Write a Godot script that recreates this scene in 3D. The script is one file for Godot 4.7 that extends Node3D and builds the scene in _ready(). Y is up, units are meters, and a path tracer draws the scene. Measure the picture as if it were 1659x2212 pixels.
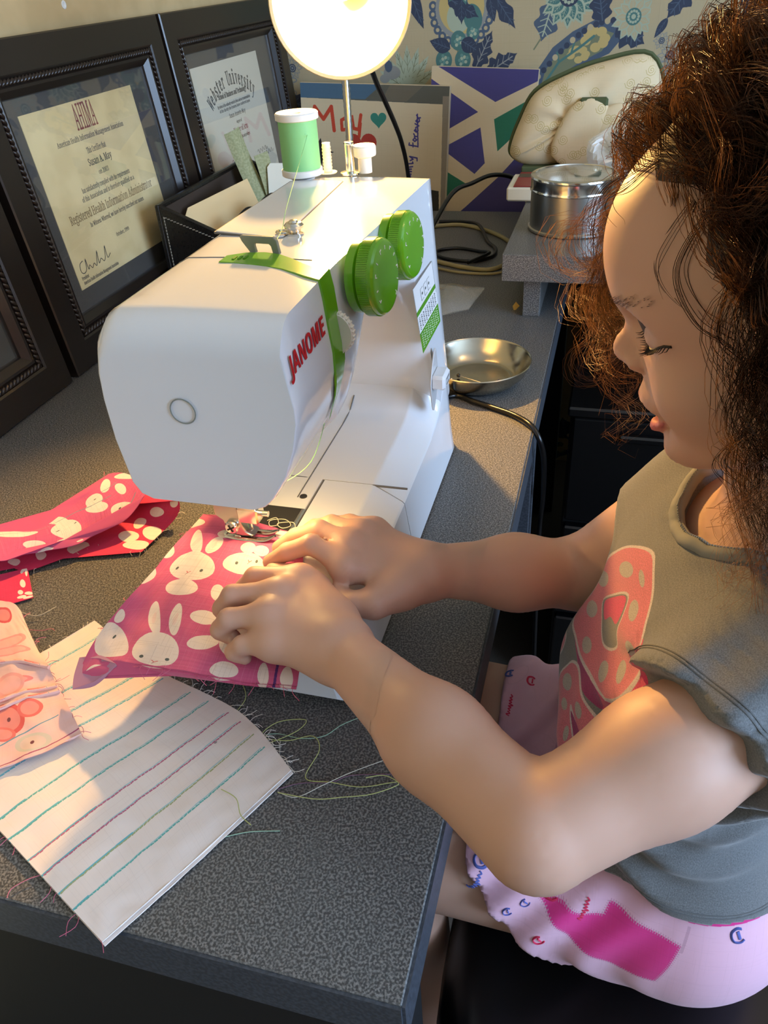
extends Node3D
# A child at a sewing machine on a grey laminate desk.  y is up, metres; y = 0 is the desk top, x = 0 its front edge
# (where the child sits), z = 0 its near end.  The left wall is at x = -0.735, the papered back wall at z = -1.80.

const FLOOR := -0.74
const CEIL := 1.70
const WALL_L := -0.735
const WALL_B := -1.80
const WALL_R := 2.30
const WALL_F := 2.00

var M := {}
var used := {}


func _ready() -> void:
	# ---- camera
	var cam := Camera3D.new()
	cam.name = "camera"
	cam.fov = 66.72
	cam.near = 0.02
	cam.far = 50.0
	cam.transform = Transform3D(Basis(Vector3(0.9640, -0.0565, -0.2598), Vector3(-0.1067, 0.8127, -0.5729), Vector3(0.2435, 0.5800, 0.7774)).orthonormalized(), Vector3(0.0654, 0.48, 0.1815))
	add_child(cam)
	cam.current = true
	# ---- sky, exposure
	var env := Environment.new()
	var sky := Sky.new()
	var sm := ProceduralSkyMaterial.new()
	sm.sky_top_color = Color(0.42, 0.60, 0.92)
	sm.sky_horizon_color = Color(0.80, 0.88, 0.98)
	sm.ground_bottom_color = Color(0.25, 0.27, 0.25)
	sm.ground_horizon_color = Color(0.62, 0.66, 0.68)
	sm.sky_energy_multiplier = 1.6
	sky.sky_material = sm
	env.background_mode = Environment.BG_SKY
	env.sky = sky
	env.tonemap_mode = Environment.TONE_MAPPER_LINEAR
	env.tonemap_exposure = 0.86
	env.sdfgi_enabled = true
	env.ssao_enabled = true
	env.ssil_enabled = true
	var we := WorldEnvironment.new()
	we.name = "world_environment"
	we.environment = env
	add_child(we)
	# ---- daylight through the window in the right wall
	var day := AreaLight3D.new()
	day.name = "window_daylight"
	day.area_size = Vector2(1.9, 1.25)
	day.light_color = Color(0.74, 0.86, 1.0)
	day.light_energy = DAY
	day.light_size = 1.0
	day.area_range = 8.0
	day.shadow_enabled = true
	add_child(day)
	day.look_at_from_position(Vector3(WALL_R - 0.02, 0.78, 0.45), Vector3(0.0, 0.2, -0.1))
	day.rotation = Vector3(0, PI / 2, 0)
	# ---- ceiling lamp of the room (warm, out of view above)
	var up := OmniLight3D.new()
	up.name = "ceiling_lamp_light"
	up.position = Vector3(0.75, CEIL - 0.13, -0.55)
	up.light_color = Color(1.0, 0.80, 0.56)
	up.light_energy = CEILING
	up.light_size = 0.11
	up.omni_range = 8.0
	up.omni_attenuation = 2.0
	up.shadow_enabled = true
	add_child(up)

	make_materials()
	room()
	desk()
	sewing_machine()
	thread_spool()
	desk_lamp()
	picture_frames()
	organizer()
	canvases()
	shelf_things()
	desk_clutter()
	fabrics()
	threads()
	seat_and_drawers()
	person()


const DAY := 12.5
const CEILING := 0.25


# ------------------------------------------------------------------ nodes
func numbered(called: String) -> String:
	if not used.has(called):
		used[called] = 0
		return called
	used[called] += 1
	return "%s_%03d" % [called, used[called]]


func tag(o: Node, label: String, category: String, group := "", kind := "") -> Node:
	if label: o.set_meta("label", label)
	if category: o.set_meta("category", category)
	if group: o.set_meta("group", group)
	if kind: o.set_meta("kind", kind)
	return o


func thing(called: String, label: String, category: String, at := Vector3.ZERO, turn := 0.0, group := "") -> Node3D:
	var o := Node3D.new()
	o.name = numbered(called)
	add_child(o)
	o.position = at
	o.rotation.y = turn
	tag(o, label, category, group)
	return o


func hang(o: MeshInstance3D, called: String, parent: Node) -> MeshInstance3D:
	o.name = numbered(called) if parent == self else called
	o.cast_shadow = GeometryInstance3D.SHADOW_CASTING_SETTING_ON
	parent.add_child(o, true)
	return o


# geometry is given in world coordinates and stored relative to its parent (unless local)
func obj(called: String, mb: MB, m: Material, parent: Node = null, crease := 38.0, local := false) -> MeshInstance3D:
	if parent == null: parent = self
	var o := MeshInstance3D.new()
	var off := Vector3.ZERO
	if not local:
		var q: Node = parent
		while q != self:
			off += (q as Node3D).position
			q = q.get_parent()
	o.mesh = mb.commit(crease, off)
	o.material_override = null
	o.mesh.surface_set_material(0, m)
	return hang(o, called, parent)


func struct(called: String, mb: MB, m: Material, parent: Node = null) -> MeshInstance3D:
	var o := obj(called, mb, m, parent)
	if parent == null: o.set_meta("kind", "structure")
	return o


func lettering(called: String, text: String, tall: float, m: Material, parent: Node, at: Transform3D, bold := false, italic := false, serif := true, squeeze := 1.0, deep := 0.0004) -> MeshInstance3D:
	var tm := TextMesh.new()
	var f := SystemFont.new()
	f.font_names = PackedStringArray(["Droid Serif" if serif else "Droid Sans"])
	f.font_weight = 700 if bold else 400
	f.font_italic = italic
	tm.font = f
	tm.text = text
	tm.font_size = 64
	tm.pixel_size = tall / 46.0
	tm.depth = deep
	tm.curve_step = 4.0
	var o := MeshInstance3D.new()
	o.mesh = tm
	tm.material = m
	o.transform = at * Transform3D(Basis.from_scale(Vector3(squeeze, 1, 1)), Vector3.ZERO)
	return hang(o, called, parent)


# ------------------------------------------------------------------ mesh building
class MB:
	var v := PackedVector3Array()
	var t := PackedVector2Array()
	var i := PackedInt32Array()
	var n := PackedVector3Array()     # given normals (else made with the crease angle)
	var c := PackedColorArray()
	var xf := Transform3D()

	func add(p: Vector3, uv := Vector2.ZERO) -> int:
		v.append(xf * p)
		t.append(uv)
		return v.size() - 1

	func tri(a: int, b: int, d: int) -> void:
		i.append(a); i.append(b); i.append(d)

	func quad(a: int, b: int, d: int, e: int) -> void:
		tri(a, b, d); tri(a, d, e)

	# turns the triangles from index `from` so that front faces run clockwise seen from outside
	func outward(from: int) -> void:
		var vol := 0.0
		if from >= i.size(): return
		var o := v[i[from]]
		for k in range(from, i.size(), 3):
			vol += (v[i[k]] - o).dot((v[i[k + 1]] - o).cross(v[i[k + 2]] - o))
		if vol > 0.0:
			for k in range(from, i.size(), 3):
				var s := i[k + 1]
				i[k + 1] = i[k + 2]
				i[k + 2] = s

	# rows of points; loop_u closes each row, cap_v closes the first and last rows
	func grid(rows: Array, loop_u := false, cap := false, fix := true, uvs := []) -> void:
		var from := i.size()
		var base := v.size()
		var w: int = rows[0].size()
		var h := rows.size()
		for y in h:
			for x in w:
				add(rows[y][x], uvs[y][x] if uvs else Vector2(float(x) / maxf(1, w - 1), float(y) / maxf(1, h - 1)))
		for y in h - 1:
			for x in (w if loop_u else w - 1):
				var x2 := (x + 1) % w
				quad(base + y * w + x, base + y * w + x2, base + (y + 1) * w + x2, base + (y + 1) * w + x)
		if cap:
			for e in [0, h - 1]:
				var mid := Vector3.ZERO
				for x in w: mid += rows[e][x]
				var k := add(mid / w)
				var first := v.size()
				for x in w: add(rows[e][x])
				for x in w:
					if e == 0: tri(k, first + (x + 1) % w, first + x)
					else: tri(k, first + x, first + (x + 1) % w)
		if fix: outward(from)

	func box(at: Vector3, size: Vector3, bevel := 0.0) -> void:
		var from := i.size()
		var hx := size.x / 2.0
		var hy := size.y / 2.0
		var hz := size.z / 2.0
		var b := minf(bevel, minf(hx, minf(hy, hz)) * 0.95)
		if b <= 0.0:
			for ax in 3:
				for s in [-1.0, 1.0]:
					var p := []
					for q in [[-1, -1], [1, -1], [1, 1], [-1, 1]]:
						var d := Vector3.ZERO
						d[ax] = s
						d[(ax + 1) % 3] = q[0] * s
						d[(ax + 2) % 3] = q[1]
						p.append(add(at + d * Vector3(hx, hy, hz), Vector2(q[0], q[1]) * 0.5 + Vector2(0.5, 0.5)))
					quad(p[0], p[1], p[2], p[3])
			outward(from)
			return
		var ids := {}
		for sx in [-1, 1]:
			for sy in [-1, 1]:
				for sz in [-1, 1]:
					var s := Vector3(sx, sy, sz)
					for ax in 3:
						var d := Vector3(hx - b, hy - b, hz - b)
						d[ax] += b
						ids[[sx, sy, sz, ax]] = add(at + d * s)
		for ax in 3:
			var u := (ax + 1) % 3
			var w := (ax + 2) % 3
			for s in [-1, 1]:
				var p := []
				for q in [[-1, -1], [1, -1], [1, 1], [-1, 1]]:
					var k := [0, 0, 0]
					k[ax] = s
					k[u] = q[0] * s
					k[w] = q[1]
					p.append(ids[[k[0], k[1], k[2], ax]])
				quad(p[0], p[1], p[2], p[3])
		for ax in 3:      # edges along ax
			var u := (ax + 1) % 3
			var w := (ax + 2) % 3
			for su in [-1, 1]:
				for sw in [-1, 1]:
					var p := []
					for e in [-1, 1]:
						var k := [0, 0, 0]
						k[ax] = e
						k[u] = su
						k[w] = sw
						p.append(ids[[k[0], k[1], k[2], u]])
						p.append(ids[[k[0], k[1], k[2], w]])
					if su * sw > 0: quad(p[0], p[1], p[3], p[2])
					else: quad(p[1], p[0], p[2], p[3])
		for sx in [-1, 1]:
			for sy in [-1, 1]:
				for sz in [-1, 1]:
					if sx * sy * sz > 0: tri(ids[[sx, sy, sz, 0]], ids[[sx, sy, sz, 1]], ids[[sx, sy, sz, 2]])
					else: tri(ids[[sx, sy, sz, 0]], ids[[sx, sy, sz, 2]], ids[[sx, sy, sz, 1]])
		outward(from)

	# profile: Vector2(radius, height) about the y axis of xf
	func lathe(profile: Array, segs := 40, closed := false) -> void:
		var rows := []
		for p in profile:
			var r := PackedVector3Array()
			for k in segs:
				var a := TAU * k / segs
				r.append(Vector3(p.x * cos(a), p.y, p.x * sin(a)))
			rows.append(r)
		if closed: rows.append(rows[0])
		grid(rows, true, not closed)

	func tube(path: Array, radius, sides := 8, cap := true, flat := 1.0) -> void:
		var rows := []
		var up := Vector3.UP
		var d0: Vector3 = (path[1] - path[0]).normalized()
		if absf(d0.dot(up)) > 0.9: up = Vector3.RIGHT
		for k in path.size():
			var d: Vector3 = (path[mini(k + 1, path.size() - 1)] - path[maxi(k - 1, 0)]).normalized()
			var side := d.cross(up).normalized()
			up = side.cross(d).normalized()
			var rr: float = radius[k] if radius is Array else radius
			var r := PackedVector3Array()
			for s in sides:
				var a := TAU * s / sides
				r.append(path[k] + (side * cos(a) + up * sin(a) * flat) * rr)
			rows.append(r)
		grid(rows, true, cap)

	# polygon (x, y) extruded from z0 to z1, edges chamfered by b
	func prism(poly: PackedVector2Array, z0: float, z1: float, b := 0.0) -> void:
		var from := i.size()
		var p := poly
		if Geometry2D.is_polygon_clockwise(p): p.reverse()
		var inner := p
		if b > 0.0:
			inner = PackedVector2Array()
			var k := p.size()
			for q in k:
				var e0 := (p[q] - p[(q + k - 1) % k]).normalized()
				var e1 := (p[(q + 1) % k] - p[q]).normalized()
				var n0 := Vector2(-e0.y, e0.x)
				var n1 := Vector2(-e1.y, e1.x)
				var m := (n0 + n1)
				m /= maxf(0.3, m.dot(n0))
				inner.append(p[q] + m * b)
		var rows := [[], [], [], []]
		for q in p.size():
			rows[0].append(Vector3(inner[q].x, inner[q].y, z0))
			rows[1].append(Vector3(p[q].x, p[q].y, z0 + b))
			rows[2].append(Vector3(p[q].x, p[q].y, z1 - b))
			rows[3].append(Vector3(inner[q].x, inner[q].y, z1))
		if b <= 0.0: rows = [rows[0], rows[3]]
		grid(rows, true, false, false)
		var t3 := Geometry2D.triangulate_polygon(inner)
		for e in [rows[0], rows[rows.size() - 1]]:
			var base := v.size()
			for q in e: add(q, Vector2(q.x, q.y))
			for q in range(0, t3.size(), 3):
				if e == rows[0]: tri(base + t3[q], base + t3[q + 2], base + t3[q + 1])
				else: tri(base + t3[q], base + t3[q + 1], base + t3[q + 2])
		outward(from)

	func ball(at: Vector3, r: Vector3, seg := 16, rings := 10) -> void:
		var rows := []
		for y in rings + 1:
			var a := PI * y / rings
			var row := PackedVector3Array()
			for x in seg:
				var b := TAU * x / seg
				row.append(at + Vector3(sin(a) * cos(b), cos(a), sin(a) * sin(b)) * r)
			rows.append(row)
		grid(rows, true)

	func commit(crease: float, off: Vector3) -> ArrayMesh:
		var a := []
		a.resize(Mesh.ARRAY_MAX)
		if n.size() == v.size():
			var w := v
			if off != Vector3.ZERO:
				w = PackedVector3Array()
				w.resize(v.size())
				for k in v.size(): w[k] = v[k] - off
			a[Mesh.ARRAY_VERTEX] = w
			a[Mesh.ARRAY_NORMAL] = n
			if t.size() == v.size(): a[Mesh.ARRAY_TEX_UV] = t
			if c.size() == v.size(): a[Mesh.ARRAY_COLOR] = c
			a[Mesh.ARRAY_INDEX] = i
		else:
			var nf := i.size() / 3
			var fn := PackedVector3Array()
			fn.resize(nf)
			var at := {}
			var keys := []
			keys.resize(i.size())
			for f in nf:
				var p := v[i[f * 3]]
				var nn := (v[i[f * 3 + 2]] - p).cross(v[i[f * 3 + 1]] - p)
				fn[f] = nn
				if nn.length_squared() < 1e-20: continue
				for k in 3:
					var key := Vector3i((v[i[f * 3 + k]] * 20000.0).round())
					keys[f * 3 + k] = key
					if at.has(key): at[key].append(f)
					else: at[key] = PackedInt32Array([f])
			var vv := PackedVector3Array()
			var vn := PackedVector3Array()
			var vt := PackedVector2Array()
			var vc := PackedColorArray()
			var lim := cos(deg_to_rad(crease))
			for f in nf:
				var me := fn[f]
				if me.length_squared() < 1e-20: continue
				var mn := me.normalized()
				for k in 3:
					var s := Vector3.ZERO
					for g in at[keys[f * 3 + k]]:
						if fn[g].normalized().dot(mn) > lim: s += fn[g]
					vv.append(v[i[f * 3 + k]] - off)
					vn.append(s.normalized() if s.length_squared() > 1e-24 else mn)
					vt.append(t[i[f * 3 + k]])
					if c.size() == v.size(): vc.append(c[i[f * 3 + k]])
			a[Mesh.ARRAY_VERTEX] = vv
			a[Mesh.ARRAY_NORMAL] = vn
			a[Mesh.ARRAY_TEX_UV] = vt
			if vc.size(): a[Mesh.ARRAY_COLOR] = vc
		var m := ArrayMesh.new()
		m.add_surface_from_arrays(Mesh.PRIMITIVE_TRIANGLES, a)
		return m


# smooth curve through points
func curve(pts: Array, per := 6) -> Array:
	var out := []
	for k in pts.size() - 1:
		var p0: Vector3 = pts[maxi(k - 1, 0)]
		var p1: Vector3 = pts[k]
		var p2: Vector3 = pts[k + 1]
		var p3: Vector3 = pts[mini(k + 2, pts.size() - 1)]
		for s in per:
			out.append(p1.cubic_interpolate(p2, p0, p3, float(s) / per))
	out.append(pts[pts.size() - 1])
	return out


func curve2(pts: Array, per := 5) -> PackedVector2Array:
	var out := PackedVector2Array()
	var k := pts.size()
	for q in k:
		for s in per:
			out.append((pts[q] as Vector2).cubic_interpolate(pts[(q + 1) % k], pts[(q + k - 1) % k], pts[(q + 2) % k], float(s) / per))
	return out


func at_axis(at: Vector3, axis: Vector3) -> Transform3D:   # y of the result points along axis
	var y := axis.normalized()
	var x := y.cross(Vector3.FORWARD if absf(y.z) < 0.9 else Vector3.RIGHT).normalized()
	return Transform3D(Basis(x, y, x.cross(y)), at)


# ------------------------------------------------------------------ materials
func mat(key: String, col: Color, rough := 0.6, metal := 0.0, spec := 0.5) -> StandardMaterial3D:
	var m := StandardMaterial3D.new()
	m.resource_name = key
	m.albedo_color = col
	m.roughness = rough
	m.metallic = metal
	m.metallic_specular = spec
	M[key] = m
	return m


func noise_tex(freq: float, ramp: Array, size := 512, kind := FastNoiseLite.TYPE_SIMPLEX_SMOOTH, octaves := 3, sd := 1) -> NoiseTexture2D:
	var f := FastNoiseLite.new()
	f.noise_type = kind
	f.frequency = freq
	f.fractal_octaves = octaves
	f.seed = sd
	var t := NoiseTexture2D.new()
	t.width = size
	t.height = size
	t.seamless = true
	t.noise = f
	if ramp:
		var g := Gradient.new()
		g.offsets = PackedFloat32Array(ramp[0])
		g.colors = PackedColorArray(ramp[1])
		t.color_ramp = g
	return t


func triplanar(m: StandardMaterial3D, per_metre: float, world := true) -> StandardMaterial3D:
	m.uv1_triplanar = true
	m.uv1_world_triplanar = world
	m.uv1_scale = Vector3.ONE * per_metre
	m.uv1_triplanar_sharpness = 8.0
	return m


func grain(m: StandardMaterial3D, freq: float, per_metre: float, depth: float, sd := 3) -> void:
	m.heightmap_enabled = true
	m.heightmap_texture = noise_tex(freq, [], 512, FastNoiseLite.TYPE_SIMPLEX_SMOOTH, 3, sd)
	m.heightmap_scale = depth
	if not m.uv1_triplanar: triplanar(m, per_metre)


# ------------------------------------------------------------------ painting of flat print (wallpaper, cloth, labels)
class Paint:
	var im: Image
	var s := 1.0               # pixels per unit
	var o := Vector2.ZERO      # unit coordinates of the top left
	var wrap := false

	func _init(w: int, h: int, bg: Color, scale: float, origin: Vector2) -> void:
		im = Image.create(w, h, false, Image.FORMAT_RGBA8)
		im.fill(bg)
		s = scale
		o = origin

	func at(p: Vector2) -> Vector2:
		return (p - o) * s

	func poly(pts: PackedVector2Array, col: Color) -> void:
		var q := PackedVector2Array()
		var lo := 1e9
		var hi := -1e9
		for p in pts:
			var a := at(p)
			q.append(a)
			lo = minf(lo, a.y)
			hi = maxf(hi, a.y)
		var h := im.get_height()
		for y in range(maxi(0, floori(lo)), mini(h - 1, ceili(hi)) + 1):
			var xs := []
			var yy := y + 0.5
			for k in q.size():
				var a := q[k]
				var b := q[(k + 1) % q.size()]
				if (a.y <= yy) != (b.y <= yy):
					xs.append(a.x + (yy - a.y) / (b.y - a.y) * (b.x - a.x))
			xs.sort()
			for k in range(0, xs.size() - 1, 2):
				var x0 := roundi(xs[k])
				var x1 := roundi(xs[k + 1])
				if x1 > x0: im.fill_rect(Rect2i(x0, y, x1 - x0, 1), col)

	func disc(c: Vector2, r: Vector2, col: Color, turn := 0.0) -> void:
		var p := PackedVector2Array()
		for k in 28:
			p.append(c + (Vector2(cos(TAU * k / 28), sin(TAU * k / 28)) * r).rotated(turn))
		poly(p, col)

	func line(pts: Array, w: float, col: Color) -> void:
		for k in pts.size() - 1:
			var a: Vector2 = pts[k]
			var b: Vector2 = pts[k + 1]
			var d := (b - a).normalized().orthogonal() * w / 2.0
			poly(PackedVector2Array([a + d, b + d, b - d, a - d]), col)
			if w * s > 2.5: disc(b, Vector2(w, w) / 2.0, col)

	# a leaf from base to tip, with a wavy or toothed edge and a vein
	func leaf(base: Vector2, tip: Vector2, wide: float, col: Color, vein: Color, teeth := 0) -> void:
		var d := tip - base
		var side := d.orthogonal().normalized()
		var p := PackedVector2Array()
		for sgn in [1, -1]:
			for k in 15:
				var f := k / 14.0 if sgn == 1 else 1.0 - k / 14.0
				var w := wide * sin(PI * pow(f, 0.75)) * 0.5
				if teeth: w *= 1.0 + 0.28 * sin(f * TAU * teeth)
				p.append(base + d * f + side * w * sgn)
		poly(p, col)
		line([base, base + d * 0.85], wide * 0.06, vein)
		for k in 4:
			var f := 0.2 + 0.17 * k
			for sgn in [1, -1]:
				line([base + d * f, base + d * (f + 0.13) + side * wide * 0.3 * sin(PI * f) * sgn], wide * 0.035, vein)

	func flower(c: Vector2, r: float, petals: int, col: Color, rim: Color, heart: Color, turn := 0.0) -> void:
		for ring in 2:
			for k in petals:
				var a := turn + TAU * (k + 0.5 * ring) / petals
				var d := Vector2(cos(a), sin(a))
				var rr := r * (1.0 - 0.18 * ring)
				leaf(c + d * r * 0.2, c + d * rr, r * 0.42, rim, rim)
				leaf(c + d * r * 0.25, c + d * rr * 0.9, r * 0.27, col, rim)
		disc(c, Vector2(r, r) * 0.34, heart)
		for k in 12:
			var a := TAU * k / 12.0
			disc(c + Vector2(cos(a), sin(a)) * r * 0.22, Vector2(r, r) * 0.055, rim)
		disc(c, Vector2(r, r) * 0.1, rim)

	func texture() -> ImageTexture:
		return ImageTexture.create_from_image(im)

	# thread-by-thread grain of woven cloth or linen over the whole picture
	func weave(strength: float, sd := 5) -> void:
		var rng := RandomNumberGenerator.new()
		rng.seed = sd
		var w := im.get_width()
		var h := im.get_height()
		var over := Image.create(w, h, false, Image.FORMAT_RGBA8)
		for k in w:
			if rng.randf() < 0.5: continue
			var y0 := rng.randi() % h
			over.fill_rect(Rect2i(k, y0, 1, rng.randi() % (h / 2)), Color(1, 1, 1, strength * rng.randf()) if rng.randf() < 0.5 else Color(0.2, 0.1, 0.1, strength * rng.randf()))
		for k in h:
			if rng.randf() < 0.5: continue
			var x0 := rng.randi() % w
			over.fill_rect(Rect2i(x0, k, rng.randi() % (w / 2), 1), Color(1, 1, 1, strength * rng.randf()) if rng.randf() < 0.5 else Color(0.2, 0.1, 0.1, strength * rng.randf()))
		im.blend_rect(over, Rect2i(0, 0, w, h), Vector2i.ZERO)


func make_materials() -> void:
	# laminate of the desk: charcoal with pale worm-like flecks
	var m := mat("laminate", Color(1, 1, 1), 0.42)
	m.albedo_texture = noise_tex(0.075, [[0.0, 0.38, 0.52, 0.66, 1.0], [Color(0.20, 0.20, 0.205), Color(0.275, 0.275, 0.275), Color(0.37, 0.37, 0.365), Color(0.475, 0.47, 0.46), Color(0.56, 0.555, 0.54)]], 1024, FastNoiseLite.TYPE_SIMPLEX_SMOOTH, 3, 4)
	triplanar(m, 5.6)
	m.roughness = 0.36
	mat("edge_band", Color(0.27, 0.29, 0.32), 0.45)
	(M["edge_band"] as StandardMaterial3D).albedo_texture = noise_tex(0.09, [[0.3, 0.7], [Color(0.80, 0.80, 0.80), Color(1, 1, 1)]], 512, FastNoiseLite.TYPE_SIMPLEX_SMOOTH, 3, 9)
	triplanar(M["edge_band"], 5.0)
	m = mat("cream_wall", Color(0.80, 0.69, 0.50), 0.85)
	m.albedo_texture = noise_tex(0.02, [[0.3, 0.7], [Color(0.96, 0.955, 0.945), Color(1, 1, 1)]], 512)
	triplanar(m, 1.3)
	m = mat("room_wall", Color(0.60, 0.56, 0.50), 0.85)
	m = mat("ceiling_white", Color(0.90, 0.89, 0.86), 0.9)
	m = mat("carpet", Color(0.38, 0.34, 0.30), 0.95)
	m.albedo_texture = noise_tex(0.3, [[0.2, 0.8], [Color(0.75, 0.75, 0.75), Color(1, 1, 1)]], 512)
	triplanar(m, 3.0)
	m = mat("white_plastic", Color(0.865, 0.88, 0.90), 0.14)
	m.clearcoat_enabled = true
	m.clearcoat = 0.5
	m.clearcoat_roughness = 0.08
	mat("white_matt", Color(0.90, 0.89, 0.86), 0.4)
	mat("seam_grey", Color(0.42, 0.42, 0.42), 0.7)
	m = mat("green_plastic", Color(0.40, 0.67, 0.10), 0.2)
	m.clearcoat_enabled = true
	m.clearcoat = 0.6
	m.clearcoat_roughness = 0.1
	mat("green_dark", Color(0.30, 0.52, 0.08), 0.35)
	mat("red_print", Color(0.72, 0.05, 0.12), 0.5)
	mat("chrome", Color(0.86, 0.85, 0.82), 0.14, 1.0)
	mat("steel", Color(0.72, 0.71, 0.68), 0.28, 1.0)
	mat("dark_steel", Color(0.34, 0.33, 0.32), 0.3, 0.8)
	mat("grey_plastic", Color(0.50, 0.53, 0.51), 0.4)
	mat("black_plastic", Color(0.028, 0.028, 0.032), 0.3)
	mat("black_gloss", Color(0.022, 0.022, 0.026), 0.28)
	mat("black_matt", Color(0.03, 0.03, 0.033), 0.6)
	m = mat("glass", Color(1, 1, 1, 0.04), 0.02)
	m.transparency = BaseMaterial3D.TRANSPARENCY_ALPHA
	m = mat("paper_white", Color(0.90, 0.88, 0.80), 0.8)
	mat("ink", Color(0.16, 0.14, 0.13), 0.8)
	mat("ink_grey", Color(0.42, 0.38, 0.31), 0.8)


# ------------------------------------------------------------------ the room
func wallpaper() -> StandardMaterial3D:
	var bg := Color(0.72, 0.655, 0.515)
	var navy := Color(0.21, 0.245, 0.32)
	var navy2 := Color(0.30, 0.36, 0.43)
	var teal := Color(0.30, 0.46, 0.44)
	var pale := Color(0.66, 0.70, 0.60)
	var gold := Color(0.76, 0.67, 0.43)
	var olive := Color(0.47, 0.49, 0.38)
	var grey := Color(0.55, 0.56, 0.54)
	var P := Paint.new(1700, 1000, bg, 2000.0, Vector2(-0.755, -0.52))
	P.weave(0.05)
	var W := func(x: float, y: float) -> Vector2: return Vector2(x, -y)
	# branch stems
	P.line([W.call(-0.30, 0.38), W.call(-0.31, 0.33), W.call(-0.305, 0.27), W.call(-0.26, 0.23), W.call(-0.18, 0.20)], 0.005, olive)
	P.line([W.call(-0.03, 0.25), W.call(0.0, 0.30), W.call(0.03, 0.33)], 0.006, navy)
	# fan medallion with ruffled border
	for k in 15:
		var a := PI * (0.95 + 1.1 * k / 14.0)
		P.disc(W.call(-0.300 + 0.064 * cos(a), 0.377 + 0.064 * sin(a)), Vector2(0.009, 0.009), navy2)
		P.disc(W.call(-0.300 + 0.064 * cos(a), 0.377 + 0.064 * sin(a)), Vector2(0.004, 0.004), bg)
	P.disc(W.call(-0.300, 0.380), Vector2(0.058, 0.058), grey)
	P.disc(W.call(-0.300, 0.382), Vector2(0.050, 0.050), gold)
	P.disc(W.call(-0.305, 0.366), Vector2(0.027, 0.032), pale, 0.3)
	P.disc(W.call(-0.275, 0.362), Vector2(0.020, 0.026), teal, -0.3)
	P.leaf(W.call(-0.330, 0.400), W.call(-0.262, 0.362), 0.034, navy, navy2, 3)
	P.leaf(W.call(-0.300, 0.405), W.call(-0.300, 0.350), 0.022, navy, navy2, 3)
	P.flower(W.call(-0.30, 0.44), 0.055, 9, pale, teal, gold)
	# berries
	for b in [[-0.307, 0.320, 0.0175], [-0.297, 0.283, 0.018], [-0.340, 0.283, 0.0185], [-0.275, 0.335, 0.014]]:
		P.disc(W.call(b[0], b[1]), Vector2(b[2], b[2] * 1.1), teal)
		for k in 9:
			P.disc(W.call(b[0] + b[2] * 0.6 * cos(k * 2.4) * sqrt(k / 9.0), b[1] + b[2] * 0.6 * sin(k * 2.4) * sqrt(k / 9.0)), Vector2(0.0034, 0.0034), pale if k % 2 else Color(0.40, 0.56, 0.52))
	P.leaf(W.call(-0.325, 0.305), W.call(-0.372, 0.322), 0.030, navy, navy2)
	P.leaf(W.call(-0.300, 0.320), W.call(-0.262, 0.298), 0.032, navy, navy2)
	P.leaf(W.call(-0.270, 0.262), W.call(-0.232, 0.336), 0.036, navy, grey, 4)
	P.leaf(W.call(-0.246, 0.252), W.call(-0.176, 0.292), 0.040, navy, grey, 4)
	P.leaf(W.call(-0.232, 0.405), W.call(-0.182, 0.338), 0.032, navy, navy2, 2)
	P.leaf(W.call(-0.240, 0.400), W.call(-0.228, 0.352), 0.022, navy, navy2)
	P.leaf(W.call(-0.420, 0.430), W.call(-0.385, 0.345), 0.030, navy, navy2)
	# pale spiky plant behind the lamp, little flowers at the left
	for k in 7:
		var a := PI * (0.15 + 0.7 * k / 6.0)
		P.leaf(W.call(-0.425, 0.225), W.call(-0.425 + 0.075 * cos(a), 0.225 + 0.092 * sin(a)), 0.024, pale, olive)
	P.disc(W.call(-0.462, 0.262), Vector2(0.020, 0.014), grey)
	P.disc(W.call(-0.470, 0.275), Vector2(0.009, 0.012), navy2)
	P.disc(W.call(-0.480, 0.250), Vector2(0.012, 0.009), grey)
	P.flower(W.call(-0.706, 0.278), 0.026, 6, bg, grey, navy)
	P.flower(W.call(-0.726, 0.305), 0.018, 6, bg, grey, navy)
	for k in 9:
		P.disc(W.call(-0.715 + 0.008 * sin(k * 1.7), 0.262 - k * 0.009), Vector2(0.010, 0.006), grey)
		P.disc(W.call(-0.715 + 0.008 * sin(k * 1.7), 0.262 - k * 0.009), Vector2(0.007, 0.003), bg)
	P.leaf(W.call(-0.735, 0.215), W.call(-0.672, 0.190), 0.046, navy, navy2, 2)
	P.leaf(W.call(-0.720, 0.345), W.call(-0.742, 0.310), 0.016, navy, navy2)
	# the right side: leaf, star flower, paisley
	P.leaf(W.call(-0.106, 0.380), W.call(-0.126, 0.312), 0.050, navy2, pale, 2)
	P.line([W.call(-0.126, 0.318), W.call(-0.140, 0.298)], 0.003, olive)
	P.flower(W.call(-0.072, 0.394), 0.062, 12, teal, pale, navy)
	P.poly(PackedVector2Array([W.call(-0.135, 0.225), W.call(-0.128, 0.262), W.call(-0.100, 0.300), W.call(-0.060, 0.328), W.call(-0.010, 0.350), W.call(0.030, 0.345), W.call(0.050, 0.320), W.call(0.020, 0.285), W.call(-0.040, 0.260), W.call(-0.090, 0.235)]), navy2)
	P.poly(PackedVector2Array([W.call(-0.120, 0.230), W.call(-0.113, 0.258), W.call(-0.088, 0.288), W.call(-0.045, 0.312), W.call(0.0, 0.330), W.call(0.026, 0.322), W.call(0.004, 0.290), W.call(-0.045, 0.268), W.call(-0.090, 0.240)]), olive)
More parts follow.
